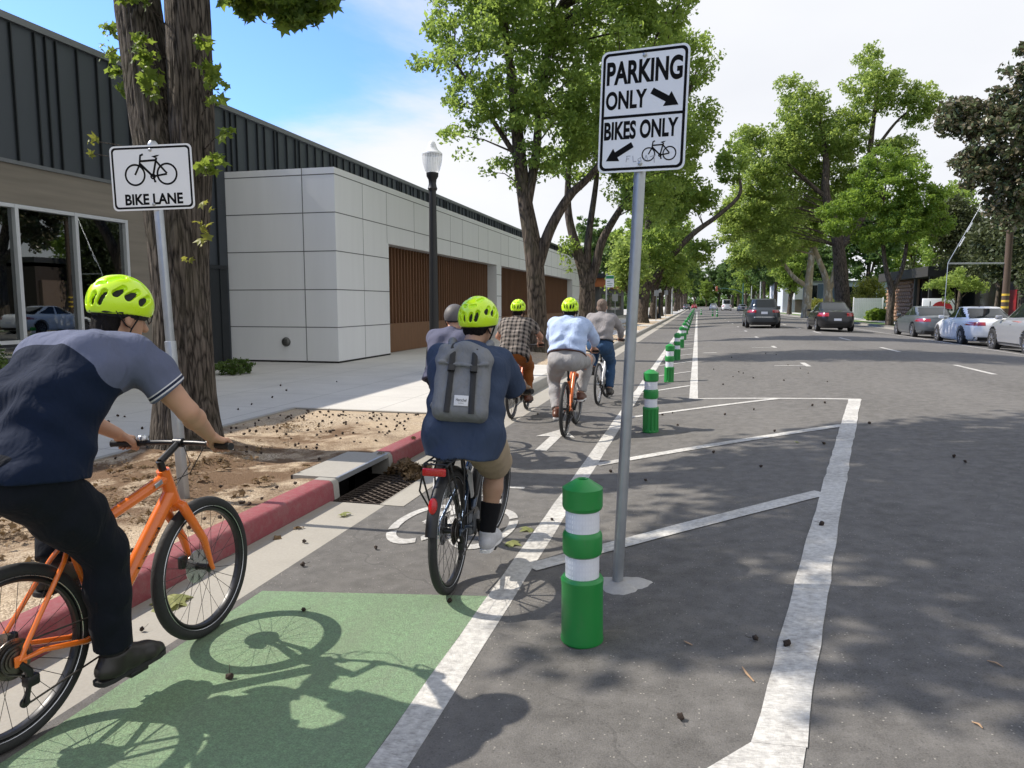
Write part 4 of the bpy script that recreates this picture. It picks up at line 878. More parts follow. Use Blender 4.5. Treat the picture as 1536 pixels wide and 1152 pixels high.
def helmet(person, c, pitch, yawd, rolld=0., m=M_HELM, scale=1., style='vents', h=.0045):
    T = Matrix.Translation(Vector(c)) @ Matrix.Rotation(R_(yawd), 4, 'Z') @ Matrix.Rotation(R_(pitch), 4, 'Y') @ Matrix.Rotation(R_(rolld), 4, 'X')
    A = V3(.131, .106, .118) * scale; s = Solid(h); s.ell((0, 0, 0), A, .0).ell((-.026, 0, -.005), A * V3(.81, .98, .96), .004)
    s.plane((0, 0, -.052), (.20, 0, -1), .008)
    s.ell((0, 0, -.018), A * .90, .006, 'cut')
    if style == 'vents':
        def on(th, ph, f=1.0): return V3(A[0] * math.sin(ph) * math.cos(th), A[1] * math.sin(ph) * math.sin(th), A[2] * math.cos(ph)) * f
        def slot(p0, p1, r): s.cone(p0, p1, r, r * .8, .002, 'cut')
        def xyz(x, y): z = math.sqrt(max(0, 1 - (x / A[0]) ** 2 - (y / A[1]) ** 2)) * A[2]; return V3(x, y, z)
        rear = lambda y, z: V3(-A[0] * math.sqrt(max(0, 1 - (y / A[1]) ** 2 - (z / A[2]) ** 2)), y, z)
        # rows that run front to back, then upright slots round the back
        for y, xs, r in ((.0, ((-.070, -.040), (.005, .055)), .014), (.046, ((-.088, -.045), (.0, .065)), .0150)):
            for sg in ((1, -1) if y else (1,)):
                for a, b in xs: slot(xyz(a, sg * y * .96) * .97, xyz(b, sg * y * 1.03) * .97, r)
        for sg in (1, -1):
            slot(rear(sg * .026, .0) * .99, rear(sg * .020, -.036) * .99, .0125); slot(rear(sg * .060, .014) * .99, rear(sg * .050, -.032) * .99, .0135)
            sd_ = lambda x, z: V3(x, sg * A[1] * math.sqrt(1 - (x / A[0]) ** 2 - (z / A[2]) ** 2), z)
            for a, b in (((-.075, .018), (-.050, .050)), ((-.030, .016), (.006, .052)), ((.030, .012), (.062, .042))): slot(sd_(*a) * .975, sd_(*b) * .975, .0165)
            slot(rear(sg * .016, .048) * .985, rear(sg * .040, .054) * .985, .0115)
    else:
        for th in (60, 120, 240, 300): s.ell((A[0] * .7 * math.cos(R_(th)), A[1] * .75 * math.sin(R_(th)), .07), (.014, .012, .03), .002, 'cut')
    V, Fc = s.surf(); hm = link('helmet', npmesh('helmet', V, Fc, m), person); hm.matrix_local = T
    l = Solid(.007); l.ell((0, 0, -.012), A * V3(.90, .90, .90), 0); l.plane((0, 0, -.066), (.20, 0, -1), .01); V, Fc = l.surf()
    link('helmet_liner', npmesh('helmet_liner', V, Fc, M_LINER), hm)
    q = MB()
    for sg in (1, -1):
        q.tube([(.04, sg * .092, -.04), (.025, sg * .082, -.10), (.03, sg * .055, -.155), (.035, 0, -.170)], [.006] * 4, 6, flat=.3); q.tube([(-.06, sg * .086, -.05), (.0, sg * .084, -.095), (.025, sg * .082, -.10)], [.006] * 3, 6, flat=.3)
    q.tube([(-.03, -.092, -.05), (-.085, -.065, -.062), (-.108, 0, -.066), (-.085, .065, -.062), (-.03, .092, -.05)], .009, 6, flat=.5)
    q.build('helmet_strap', M_LINER, hm)
    return hm
def hand_solid(s, wrist, bar, bd, out, front, up, sg):
    # bar: point on the grip axis under the palm; bd: unit vector along the bar outwards
    kn = []
    for i, o in enumerate((-.030, -.010, .011, .031)):
        ln = (1.0, 1.05, 1.0, .85)[i]; c = bar + bd * o; P = []
        for a, rr in ((118, .031), (60, .0285), (8, .0275), (-50, .027), (-100, .026)):
            aa = R_(118 - (118 - a) * ln); P.append(c + (front * math.cos(aa) + up * math.sin(aa)) * rr)
        s.chain(P, [.0105, .0098, .0092, .0086, .0078], .004); kn.append(P[0])
    for k_ in kn: s.cone(wrist + (k_ - wrist) * .35 + bd * 0, k_, .016, .0115, .014)
    th0 = wrist + (kn[0] - wrist) * .35 - bd * .012 - up * .008; t1 = bar - bd * .044 + (front * -.024 + up * .006); t2 = bar - bd * .047 + (front * .004 - up * .026)
    s.chain([th0, t1, t2, bar - bd * .040 + front * .022 - up * .020], [.014, .0125, .0105, .009], .010)
def person(bike, label, hip, sh, head, spec, name='person'):
    """hip, sh, head: (x, y, z) in the bicycle's frame; spec gives build and clothes."""
    g = lambda k, d=None: spec.get(k, d)
    o = bike['t']; h = g('res', .009); bl = g('bulk', 1.); hw = .085 * bl; sw = g('shw', .175)
    H, Sx, Hd = V3(*hip), V3(*sh), V3(*head); up = (Sx - H) / np.linalg.norm(Sx - H); T = Sx - H; tw = g('twist', 0.)
    lat = V3(-math.sin(R_(tw)), math.cos(R_(tw)), g('lean', 0.)); lat /= np.linalg.norm(lat)
    lat = lat - up * (lat @ up); lat /= np.linalg.norm(lat)
    back = np.cross(lat, up); back = back if back[0] < 0 else -back
    mid = H + T * .45 + back * g('hunch', .03); chest = H + T * .78 + back * g('hunch', .03) * .9
    Hs = {1: H + lat * hw, -1: H - lat * hw}; SH = {1: Sx + lat * sw, -1: Sx - lat * sw}
    def torso(s, d=0., hips=True):
        for sg in (1, -1):
            L = lat * sg
            if hips: s.cone(H + L * hw * .75, H + L * .055 * bl + T * .2, .112 * bl + d, .112 * bl + d, .06)
            s.chain([H + L * .06 * bl + T * .1, mid + L * .062 * bl, chest + L * .085 * bl], [.112 * bl + d, .105 * bl + d, .100 * bl + d], .06)
            s.chain([chest + L * .09 * bl, Sx + L * sw * .62 - up * .03, SH[sg] - up * .012], [.095 * bl + d, .075 * bl + d * .9, .060 + d * .8], .06)
        s.cone(chest + up * .05, Sx + back * .02 + up * .02, .09 * bl + d, .072 + d * .8, .05)
    nb = Sx + up * .03 + back * .015; hd_dir = (Hd - nb) / np.linalg.norm(Hd - nb)
    EL, WR, KN, AN, FT = {}, {}, {}, {}, {}
    ual, fal, thl, shl = g('arm', (.29, .265)) + g('leg', (.43, .43))
    bars = bike['G']; fwd = V3(1, 0, 0)
    for sg, k in ((1, 'L'), (-1, 'R')):
        bp_, bd = bars[k]; bp_ = bp_ + V3(*g('hand_' + k, (0, 0, 0))); bd = np.array(bd)
        ap = V3(-.35, 0, .45); ap = ap / np.linalg.norm(ap); ap = ap - bd * (ap @ bd); 
        WR[sg] = bp_ + V3(-.060, 0, .055) - bd * .012; EL[sg] = ik(SH[sg], WR[sg], ual, fal, V3(*g('epole', (-.25, 0, -.55))) + V3(0, sg * g('elbow', .8), 0))
        pd = bike['P'][k]; pd = g('foot_' + k) and V3(*g('foot_' + k)) or pd; FT[sg] = V3(pd[0], pd[1], pd[2])
        AN[sg] = FT[sg] + V3(-.085, -sg * .0, .112); KN[sg] = ik(Hs[sg], AN[sg], thl, shl, V3(1., sg * g('knee_' + k, g('knee', .12)), .35))
    # ---- body: one continuous skin
    s = Solid(h); torso(s, -.012); s.cone(nb - up * .03, nb + hd_dir * .075, .060, .054, .03)
    yv = R_(g('hyaw', 0)); hp = R_(g('hpitch', 8)); HM = Matrix.Rotation(yv, 4, 'Z') @ Matrix.Rotation(hp, 4, 'Y'); hx = lambda x, y, z: Hd + np.array(HM @ Vector((x, y, z)))
    for sg in (1, -1):
        s.chain([SH[sg] - up * .01, SH[sg] + (EL[sg] - SH[sg]) * .35, EL[sg], EL[sg] + (WR[sg] - EL[sg]) * .28, WR[sg]], [.050 * bl, .049 * bl, .040, .043, .028], .02)
        s.chain([Hs[sg], Hs[sg] + (KN[sg] - Hs[sg]) * .4, KN[sg], KN[sg] + (AN[sg] - KN[sg]) * .33 + V3(-.015, 0, 0), AN[sg]], [.098 * bl, .080 * bl, .056, .056, .037], .03)
        s.cone(AN[sg], FT[sg] + V3(.05, 0, .035), .034, .022, .01)
    bodyp = [s.surf()]
    s = Solid(min(h, .006)); s.cone(nb + hd_dir * .01, hx(-.02, 0, -.03), .057, .056, .02); s.ell(hx(-.005, 0, .035), (.098, .076, .088), .02, 'add', HM); s.ell(hx(.025, 0, -.045), (.070, .060, .070), .03, 'add', HM); s.ell(hx(.062, 0, -.085), (.026, .032, .024), .02, 'add', HM)
    s.cone(hx(.085, 0, .005), hx(.112, 0, -.032), .010, .015, .012)
    for sg in (1, -1):
        s.ell(hx(-.005, sg * .078, -.015), (.020, .010, .033), .006, 'add', HM); s.ell(hx(.004, sg * .088, -.012), (.010, .006, .018), .004, 'cut', HM); s.ell(hx(.085, sg * .032, .012), (.012, .016, .010), .012, 'cut', HM); s.cone(hx(.078, sg * .012, .028), hx(.072, sg * .052, .028), .010, .009, .01)
    s.cone(hx(.092, -.022, -.062), hx(.092, .022, -.062), .0045, .0045, .004, 'cut'); s.cone(hx(.088, -.02, -.070), hx(.088, .02, -.070), .009, .009, .006)
    bodyp.append(s.surf())
    for sg, k in ((1, 'L'), (-1, 'R')):
        bp_, bd = bars[k]; bp_ = bp_ + V3(*g('hand_' + k, (0, 0, 0))); bd = np.array(bd); s = Solid(g('hres', .0038)); upv = np.cross(V3(1, 0, 0), bd); upv = upv if upv[2] > 0 else -upv; frv = np.cross(bd, upv); frv = frv if frv[0] > 0 else -frv
        s.cone(EL[sg] + (WR[sg] - EL[sg]) * .75, WR[sg], .032, .027, .02); hand_solid(s, WR[sg], bp_, bd, None, frv, upv, sg); bodyp.append(s.surf())
    V, Fc = merge(bodyp); skin = spec['skin']
    p = link(name, npmesh('person', V, Fc, skin), None, o.location.copy(), label=label, cat='person'); p.rotation_euler = o.rotation_euler.copy()
    ey = MB()
    for sg in (1, -1): ey = MB().sph(hx(.078, sg * .031, .012), (.011, .012, .011)); ey.build('eye', M_EYE, p)
    # ---- shirt
    D = g('loose', .012); s = Solid(g('sres', h)); torso(s, D, True); fs = g('sleeve', .55); cuffs = {}
    for sg in (1, -1):
        a, e, w = SH[sg], EL[sg], WR[sg]
        if fs <= 1: c = a + (e - a) * fs; s.chain([a - up * .008, a + (e - a) * .3, a + (e - a) * (fs + .06)], [.064 * bl + D * .6, .060 * bl + D * .7, .060 * bl + D * .9], .03); nn = (e - a); near_c = c
        else: c = e + (w - e) * (fs - 1); s.chain([a - up * .008, a + (e - a) * .5, e, e + (w - e) * (fs - .97)], [.062 * bl + D * .6, .056 * bl + D * .7, .050 + D * .8, .046 + D * .6], .03); nn = (w - e)
        nn = nn / np.linalg.norm(nn); cuffs[sg] = (c, nn); s.plane(c, nn, .004, (c - .11, c + .11))
    hem = g('hem', .10); hz = H - up * hem
    if hem > 0:
        for sg in (1, -1): s.cone(H + lat * sg * .072 * bl, hz - up * .02 + lat * sg * g('hemw', .085) * bl - back * .01, .120 * bl + D, g('hemr', .128) * bl + D, .05)
    s.plane(hz, -up + back * g('hemtilt', .0), .006, (hz - .45, hz + .30))
    s.ell(nb + up * .045, (.068, .068, .03), .012, 'cut')
    ph = random.uniform(0, 6); wa = g('wrinkle', .0065)
    def warp(X, Y, Z):
        u = X * up[0] + Z * up[2]; v = X * back[0] + Z * back[2]
        return wa * (np.sin(u * 46 + np.sin(Y * 19 + ph) * 1.7 + v * 9) * np.exp(-((u - (H @ up) - .16) / .13) ** 2) + .6 * np.sin(Y * 38 + u * 17 + ph) * np.sin(u * 11 + ph) + .5 * np.sin((Y * 21 + u * 30 + v * 24)))
    V, Fc = s.surf(warp); P_ = V - H; u = P_ @ up; la = P_ @ lat
    at = {}
    hemd = np.full(len(V), 1.)
    for sg in (1, -1):
        c, nn = cuffs[sg]; dd = np.where(np.linalg.norm(V - c, axis=1) < .13, -(V - c) @ nn, 1.); hemd = np.minimum(hemd, dd)
    at['hem'] = ('POINT', 'FLOAT', hemd); at['plaid'] = ('POINT', 'FLOAT_VECTOR', np.stack([la, u, P_ @ back], 1))
    at['seam'] = ('POINT', 'FLOAT', g('seamf', lambda l, u_: u_)(la, u))
    sho = link('shirt', npmesh('shirt', V, Fc, spec['shirt'], attrs=at), p)
    if g('collar'):
        q = Solid(.007); ring = [nb + hd_dir * .028 + np.array(lat * math.cos(a) * .064 + back * math.sin(a) * .060 + up * (.008 * math.sin(a))) for a in np.linspace(0, 2 * PI, 17)]
        q.chain(ring, [.016] * 17, .008); V2, F2 = q.surf(); link('collar', npmesh('collar', V2, F2, spec['shirt'], attrs={'plaid': ('POINT', 'FLOAT_VECTOR', V2 - H), 'seam': ('POINT', 'FLOAT', np.ones(len(V2))), 'hem': ('POINT', 'FLOAT', np.ones(len(V2)))}), sho)
    # ---- trousers
    D = g('tloose', .012); s = Solid(g('sres', h)); hemk = g('tlen', 1.95)
    for sg in (1, -1):
        s.cone(H + lat * sg * hw * .8, H + lat * sg * .06 * bl + T * .16, .116 * bl + D * .5, .112 * bl + D * .5, .06)
        s.ell(H + lat * sg * .06 + back * (.045 if g('hem', .1) < .05 else .015) - up * .03, (.105 * bl, .10 * bl, .10 * bl), .04)
        kb = KN[sg]; a = AN[sg]
        if hemk > 1:
            e = kb + (a - kb) * (hemk - 1); s.chain([Hs[sg], Hs[sg] + (kb - Hs[sg]) * .45, kb, kb + (a - kb) * .4, e], [.104 * bl + D, .088 * bl + D, .066 + D, .060 + D * 1.1, .050 + D * 1.3], .035); nn = (a - kb)
        else:
            e = Hs[sg] + (kb - Hs[sg]) * hemk; s.chain([Hs[sg], Hs[sg] + (kb - Hs[sg]) * .45, e + (kb - Hs[sg]) * .04], [.106 * bl + D, .095 * bl + D, .084 * bl + D * 1.5], .035); nn = (kb - Hs[sg])
        nn = nn / np.linalg.norm(nn); s.plane(e, nn, .004, (e - .13, e + .13))
    tw_ = H + T * g('waist', .24); s.plane(tw_, up, .004, (tw_ - .35, tw_ + .35))
    pz = random.uniform(0, 6); wt = g('twrinkle', .004)
    V, Fc = s.surf(lambda X, Y, Z: wt * (np.sin(X * 34 + Z * 41 + np.sin(Y * 30 + pz)) * .6 + np.sin(X * 55 - Z * 38 + pz) * .5))
    tr = link('trousers' if hemk > 1 else 'shorts', npmesh('trousers', V, Fc, spec['trousers']), p)
    if g('belt'):
        q = MB(); c = H + up * .055; q.tube([c + lat * math.cos(a) * (.165 * bl + .035) + back * math.sin(a) * (.118 * bl + .034) * g('beltd', 1.) for a in np.linspace(0, 2 * PI, 33)], .019, 8, flat=.25, up=tuple(up)); q.build('belt', g('belt'), tr)
    # ---- shoes and socks
    for sg in (1, -1):
        a, f = AN[sg], FT[sg]; s = Solid(min(h, .007)); yy = sg * .02
        s.chain([f + V3(-.125, 0, .055), f + V3(-.02, 0, .052), f + V3(.075, yy * .3, .040), f + V3(.125, yy * .4, .034)], [.041, .042, .042, .030], .03); s.cone(f + V3(-.09, 0, .055), a + V3(0, 0, -.005), .046, .046, .03); s.cone(a + V3(.01, 0, -.01), f + V3(.05, 0, .048), .046, .040, .03); s.plane(f + V3(0, 0, .026), (0, 0, -1), .004); s.plane(a + V3(.0, 0, .006), (a - KN[sg]) * -1, .004, (a - .08, a + .09))
        V, Fc = s.surf(); so_ = link('shoe', npmesh('shoe', V, Fc, spec['shoe']), p)
        sl = MB(); out = []
        for x, w in ((-.168, .012), (-.16, .030), (-.12, .040), (-.04, .036), (.04, .044), (.10, .044), (.14, .032), (.160, .012)): out.append((x, w))
        pl_ = [(f[0] + x, f[1] + w + yy * .3 * (x > 0)) for x, w in out] + [(f[0] + x, f[1] - w + yy * .3 * (x > 0)) for x, w in reversed(out)]
        sl.prism(pl_, f[2] + .009, f[2] + .028, 0); sl.build('sole', spec.get('sole', M_BLKM), so_)
        if g('sock'):
            k0 = KN[sg]; q = Solid(.006); b_ = a + (k0 - a) * g('socklen', .5); q.cone(a, b_, .046, .064, .02); q.plane(b_, k0 - a, .003); V, Fc = q.surf(); link('sock', npmesh('sock', V, Fc, spec['sock']), p)
    # ---- hair, helmet
    if g('hair'):
        q = Solid(.006); q.ell(hx(-.018, 0, .040), (.098, .082, .086), .0, 'add', HM); q.ell(hx(-.052, 0, -.025 - g('hairlen', 0)), (.052, .070, .055 + g('hairlen', 0)), .03, 'add', HM)
        q.plane(hx(.045, 0, .02), np.array(HM.to_3x3() @ Vector((1, 0, -.35))), .01)
        for sg in (1, -1): q.ell(hx(.012, sg * .088, -.02), (.026, .022, .038), .01, 'cut', HM)
        V, Fc = q.surf(lambda X, Y, Z: .003 * np.sin(Y * 240 + np.sin(Z * 60) * 2) * np.sin(X * 90 + Z * 50) + .002 * np.sin(X * 210 + Y * 160)); link('hair', npmesh('hair', V, Fc, g('hair')), p)
    if g('helmet'): helmet(p, hx(-.008, 0, .052), g('hpitch', 8) + g('hp2', 4), g('hyaw', 0), 0, g('helmet'), g('hscale', 1.0), g('hstyle', 'vents'), .0036 if h < .01 else .005)
    if g('glasses'):
        q = MB()
        for sg in (1, -1):
            q.tube([hx(.108, sg * .010, .014), hx(.108, sg * .030, .030), hx(.100, sg * .058, .026), hx(.100, sg * .056, .0), hx(.107, sg * .03, -.010), hx(.108, sg * .010, .014)], .0028, 6); q.tube([hx(.100, sg * .060, .02), hx(.04, sg * .080, .014), hx(-.01, sg * .083, .006)], .0026, 6)
        q.tube([hx(.108, -.010, .016), hx(.108, .010, .016)], .0028, 6); q.build('glasses', M_BLK, p)
    return dict(p=p, H=H, S=Sx, up=up, lat=lat, back=back, T=T, chest=chest, mid=mid)
SK1 = skinmat('warm skin', (.46, .26, .17)); SK2 = skinmat('tattooed skin', (.40, .24, .16), True); SK3 = skinmat('tanned skin', (.40, .21, .14)); SK4 = skinmat('fair skin', (.50, .29, .21))
M_SOCKK = mat('plain black sock', (.012, .012, .013), .9)
M_LEATH = mat('dark leather shoe', (.018, .016, .014), .4, 0, .2, 20)
M_BROWNS = mat('brown leather', (.10, .035, .018), .45, 0, .2, 20)
# rider nearest the camera
sh1 = cloth('two tone grey blue and navy jersey', (.105, .12, .185), 1., .6, col2=(.006, .012, .030), edge=((.004, .010, (.55, .55, .58)), (.010, .020, (.02, .025, .05)), (.020, .025, (.55, .55, .58))))
tr1 = cloth('black jeans', (.006, .008, .013), 1., .6, .8)
r1 = person(bk1, 'rider in yellow helmet, two tone navy polo and black jeans on the nearest orange bicycle', (.085, 0, .985), (.475, 0, 1.395), (.575, 0, 1.55),
    dict(res=.0075, sres=.0075, skin=SK1, shirt=sh1, trousers=tr1, shoe=M_LEATH, helmet=M_HELM, hair=M_HAIRK, hairlen=.03, glasses=1, bulk=1.2, shw=.185, sleeve=.62, hem=.012, hemtilt=-.75, hunch=.075, knee_L=.45, sock=M_SOCKK, socklen=.3, collar=0, hpitch=14, hyaw=-14, waist=.10, tloose=.016,
    arm=(.295, .26), leg=(.415, .42), elbow=.9, seamf=lambda la, u: np.maximum(u - .45 + 1.1 * la * la, np.minimum((np.abs(la) + u * .35 - .365) * 4, (np.abs(la) - .19) * 4)), loose=.012, twist=-4))
# rider with the backpack
sh2 = cloth('faded navy tee', (.042, .060, .105), 1., .55)
M_SHORT = cloth('tan shorts', (.34, .27, .19), 1., .4)
M_SOCK = cloth('black sock', (.010, .010, .012), 2., .2); M_SNEAK = mat('grey and white trainer', (.48, .48, .50), .6, 0, .25, 40); M_SNSOLE = mat('white trainer sole', (.70, .70, .70), .6)
r2 = person(bk2, 'rider in yellow helmet, navy shirt and tan shorts carrying a grey backpack', (.10, -.055, .87), (.33, -.035, 1.285), (.42, -.065, 1.47),
    dict(res=.009, sres=.009, skin=SK2, shirt=sh2, trousers=M_SHORT, tlen=.93, tloose=.008, shoe=M_SNEAK, sole=M_SNSOLE, sock=M_SOCK, socklen=.45, helmet=M_HELM, hair=M_HAIRK, bulk=1.12, shw=.168, sleeve=1.0, hem=.13, hemw=.048, hemr=.106, hemtilt=-.45, hunch=.035, hpitch=8, hp2=0, hscale=1.06, hyaw=-16, waist=.10, loose=.016,
    arm=(.235, .225), leg=(.40, .40), elbow=.22, epole=(-.6, 0, -.6), twist=14))
# rider in plaid
def plaid(nt, c):
    v = nd(nt, 'ShaderNodeAttribute', attribute_name='plaid').outputs['Vector']; s = nd(nt, 'ShaderNodeSeparateXYZ', {0: v}); col = c
    a = mth(nt, 'GREATER_THAN', mth(nt, 'FRACT', mth(nt, 'MULTIPLY', s.outputs[0], 16)), .5); b = mth(nt, 'GREATER_THAN', mth(nt, 'FRACT', mth(nt, 'MULTIPLY', s.outputs[1], 16)), .5)
    c2 = mth(nt, 'GREATER_THAN', mth(nt, 'FRACT', mth(nt, 'MULTIPLY', s.outputs[0], 16)), .93)
    c = mixc(nt, mth(nt, 'MULTIPLY', mth(nt, 'ADD', a, b), .5), (.23, .20, .18), (.022, .021, .022)); return mixc(nt, mth(nt, 'MULTIPLY', c2, .5), c, (.35, .32, .28))
sh3 = cloth('grey brown plaid', (.2, .2, .2), 1., .45, extra=plaid); tr3 = cloth('rust brown trousers', (.21, .075, .022), 1., .5)
r3 = person(bk3, 'rider in yellow helmet, plaid shirt and rust brown trousers', (.10, 0, .92), (.36, 0, 1.33), (.40, 0, 1.50),
    dict(res=.012, sres=.011, hres=.006, skin=SK3, shirt=sh3, trousers=tr3, shoe=M_BROWNS, helmet=M_HELM, hair=M_HAIRK, bulk=1.08, sleeve=.62, hem=.09, collar=1, waist=.12, arm=(.28, .26), hpitch=6))
sh4 = cloth('light blue dress shirt', (.42, .52, .74), 1., .6); tr4 = cloth('light grey chinos', (.33, .325, .33), 1., .55)
r4 = person(bk4, 'rider in yellow helmet, light blue shirt and grey trousers with a brown belt', (.10, 0, .93), (.32, 0, 1.355), (.37, 0, 1.51),
    dict(res=.012, sres=.010, hres=.006, skin=SK4, shirt=sh4, trousers=tr4, tloose=.011, shoe=M_BROWNS, sole=M_SNSOLE, helmet=M_HELM, hair=M_HAIRK, bulk=1.14, knee=.35, shw=.185, sleeve=1.35, hem=-.072, hunch=.02, collar=1, waist=.19, belt=M_BROWNS, arm=(.28, .26), hpitch=6, wrinkle=.008, loose=.02))
sh5 = cloth('grey long sleeved shirt', (.27, .255, .26), 1., .5); tr5 = cloth('blue denim', (.035, .075, .15), 1., .5); M_HAIRB = mat('greying brown hair', (.17, .125, .10), .7, 0, .4, 60, bump=1., bscale=120, bdist=.01)
r5 = person(bk5, 'bareheaded rider in grey long sleeved shirt and blue jeans on the white bicycle', (.12, 0, .94), (.26, 0, 1.385), (.30, 0, 1.555),
    dict(res=.013, sres=.012, hres=.007, skin=SK4, shirt=sh5, trousers=tr5, shoe=M_LEATH, hair=M_HAIRB, bulk=1.06, sleeve=1.88, hairlen=.012, hem=-.072, waist=.19, belt=M_LEATH, collar=1, arm=(.29, .28), hpitch=4))
sh6 = cloth('slate blue tee', (.10, .105, .16), 1., .4); tr6 = cloth('charcoal trousers', (.03, .03, .035), 1., .4); M_HELMG = mat('matt grey helmet', (.10, .095, .10), .6)
r6 = person(bk6, 'rider in grey helmet and slate blue shirt half hidden ahead of the backpack', (.08, 0, .88), (.26, .0, 1.27), (.32, -.02, 1.43),
    dict(res=.013, sres=.012, hres=.007, skin=SK4, shirt=sh6, trousers=tr6, shoe=M_LEATH, helmet=M_HELMG, hstyle='plain', bulk=1.1, shw=.19, sleeve=.6, hem=.06, arm=(.28, .26), hpitch=4))
# ---- backpack
def backpack():
    S, up, lat, back, H = r2['S'], r2['up'], r2['lat'], r2['back'], r2['H']
    m = cloth('heather grey canvas', (.19, .197, .21), 1.3, .6, weave=300, var=.25)
    c = H + r2['T'] * .60 - up * .05 + back * .195 + lat * .02; W3 = Matrix((tuple(back), tuple(lat), tuple(up))).transposed().to_4x4()
    pt = lambda b, l, u: c + back * b + lat * l + up * u
    s = Solid(.007); s.box(pt(0, 0, -.03), (.072, .152, .188), .05, .03, 'add', W3); s.box(pt(-.005, 0, .145), (.07, .125, .05), .05, .06, 'add', W3)
    s.chain([pt(.02, .11, .172), pt(.03, 0, .188), pt(.02, -.11, .172)], [.035, .035, .035], .05)
    s.chain([pt(.076, .13, .085), pt(.084, .05, .07), pt(.084, -.05, .07), pt(.076, -.13, .085)], [.008] * 4, .008)   # flap lip
    for y in (.1, -.1): s.cone(pt(.06, y, .16), pt(.05, y * .3, .09), .018, .006, .03)
    V, Fc = s.surf(lambda X, Y, Z: .003 * np.sin(Z * 60 + np.sin(Y * 22) * 3) * np.exp(-((Z - c[2] - .16) / .10) ** 2) * 2 + .0018 * np.sin(Y * 40 + Z * 33 + X * 20))
    p = link('backpack', npmesh('backpack', V, Fc, m), None, bk2['t'].location.copy(), label='grey canvas backpack with two black straps on the back of the navy rider', cat='backpack'); p.rotation_euler = bk2['t'].rotation_euler.copy()
    for y in (.062, -.058):
        q = MB(); q.tube([pt(.05, y * .9, .208), pt(.078, y, .17), pt(.094, y, .08), pt(.080, y, .02), pt(.080, y * 1.05, -.12), pt(.076, y * 1.1, -.205)], .0155, 8, flat=.22, up=tuple(back)); st = q.build('strap', M_BLKM, p)
        b = MB(); b.rbx(-.012, .012, -.02, .02, -.018, .018, .004); b.xf(Matrix.Translation(Vector(pt(.092, y, .045))) @ W3); b.build('buckle', M_BLK, st)
    q = MB(); q.rbx(-.002, .002, -.038, .038, -.030, .030, .0015); q.xf(Matrix.Translation(Vector(pt(.0785, -.005, -.135))) @ W3); lb = q.build('label_patch', cloth('white woven label', (.62, .62, .63), 2, .1), p)
    tx = fit(text_mb('Herschel', 1, .01), -.028, .028, -.006, .012); k = fit(text_mb('SUPPLY', 1, .0), -.016, .016, -.018, -.013); tx.join(k)
    tx.xf(Matrix.Translation(Vector(pt(.0812, -.005, -.135))) @ W3 @ Matrix(((0, 0, 1, 0), (-1, 0, 0, 0), (0, 1, 0, 0), (0, 0, 0, 1)))); tx.build('lettering', mat('black label thread', (.02, .02, .02), .7), lb, sharp=0)
    q = MB(); q.tube([pt(-.02, .05, .18), pt(-.05, .035, .235), pt(-.05, -.035, .235), pt(-.02, -.05, .18)], .010, 8, flat=.6); q.build('carry_loop', M_BLKM, p)
    for sg in (1, -1):
        sp = S + lat * sg * .11; q = Solid(.008); q.chain([pt(-.05, sg * .08, .19), sp + up * .085 + back * .03, sp + up * .05 - back * .095, sp - up * .14 - back * .135, pt(-.06, sg * .15, -.12)], [.022] * 5, .02); V, Fc = q.surf(); link('shoulder_strap', npmesh('shoulder_strap', V, Fc, m), p)
backpack()
# ---------------------------------------------------------------- cars (local frame: x forward from the rear bumper, y left, z up)
M_TIRE = mat('car tyre', (.018, .018, .018), .8, 0, .1, 10); M_WHEEL = mat('alloy wheel', (.42, .42, .43), .3, .8, .05, 10); M_PLAST = mat('black car plastic', (.015, .015, .016), .55)
M_CARG = mat('car window glass', (.012, .016, .018), .04, 0, 0, Specular_IOR_Level=.38); M_TAIL = mat('red tail lamp', (.30, .010, .012), .15, 0, .2, 30, Coat_Weight=1.); M_PLATE = mat('number plate', (.55, .58, .66), .5, 0, .1, 40); M_LAMPW = mat('clear lamp', (.6, .6, .62), .15, 0, .05, 20, Coat_Weight=1.)
def sring(a0, a1, b, n, N):
    t = np.linspace(0, 2 * PI, 721)[:-1]; c, s = np.cos(t), np.sin(t); x = (a0 + a1) / 2 + (a1 - a0) / 2 * np.sign(c) * np.abs(c) ** (2 / n); y = b * np.sign(s) * np.abs(s) ** (2 / n)
    d = np.concatenate([[0], np.cumsum(np.hypot(np.diff(np.append(x, x[0])), np.diff(np.append(y, y[0]))))]); u = np.linspace(0, d[-1], N + 1)[:-1]
    return np.interp(u, d, np.append(x, x[0])), np.interp(u, d, np.append(y, y[0]))
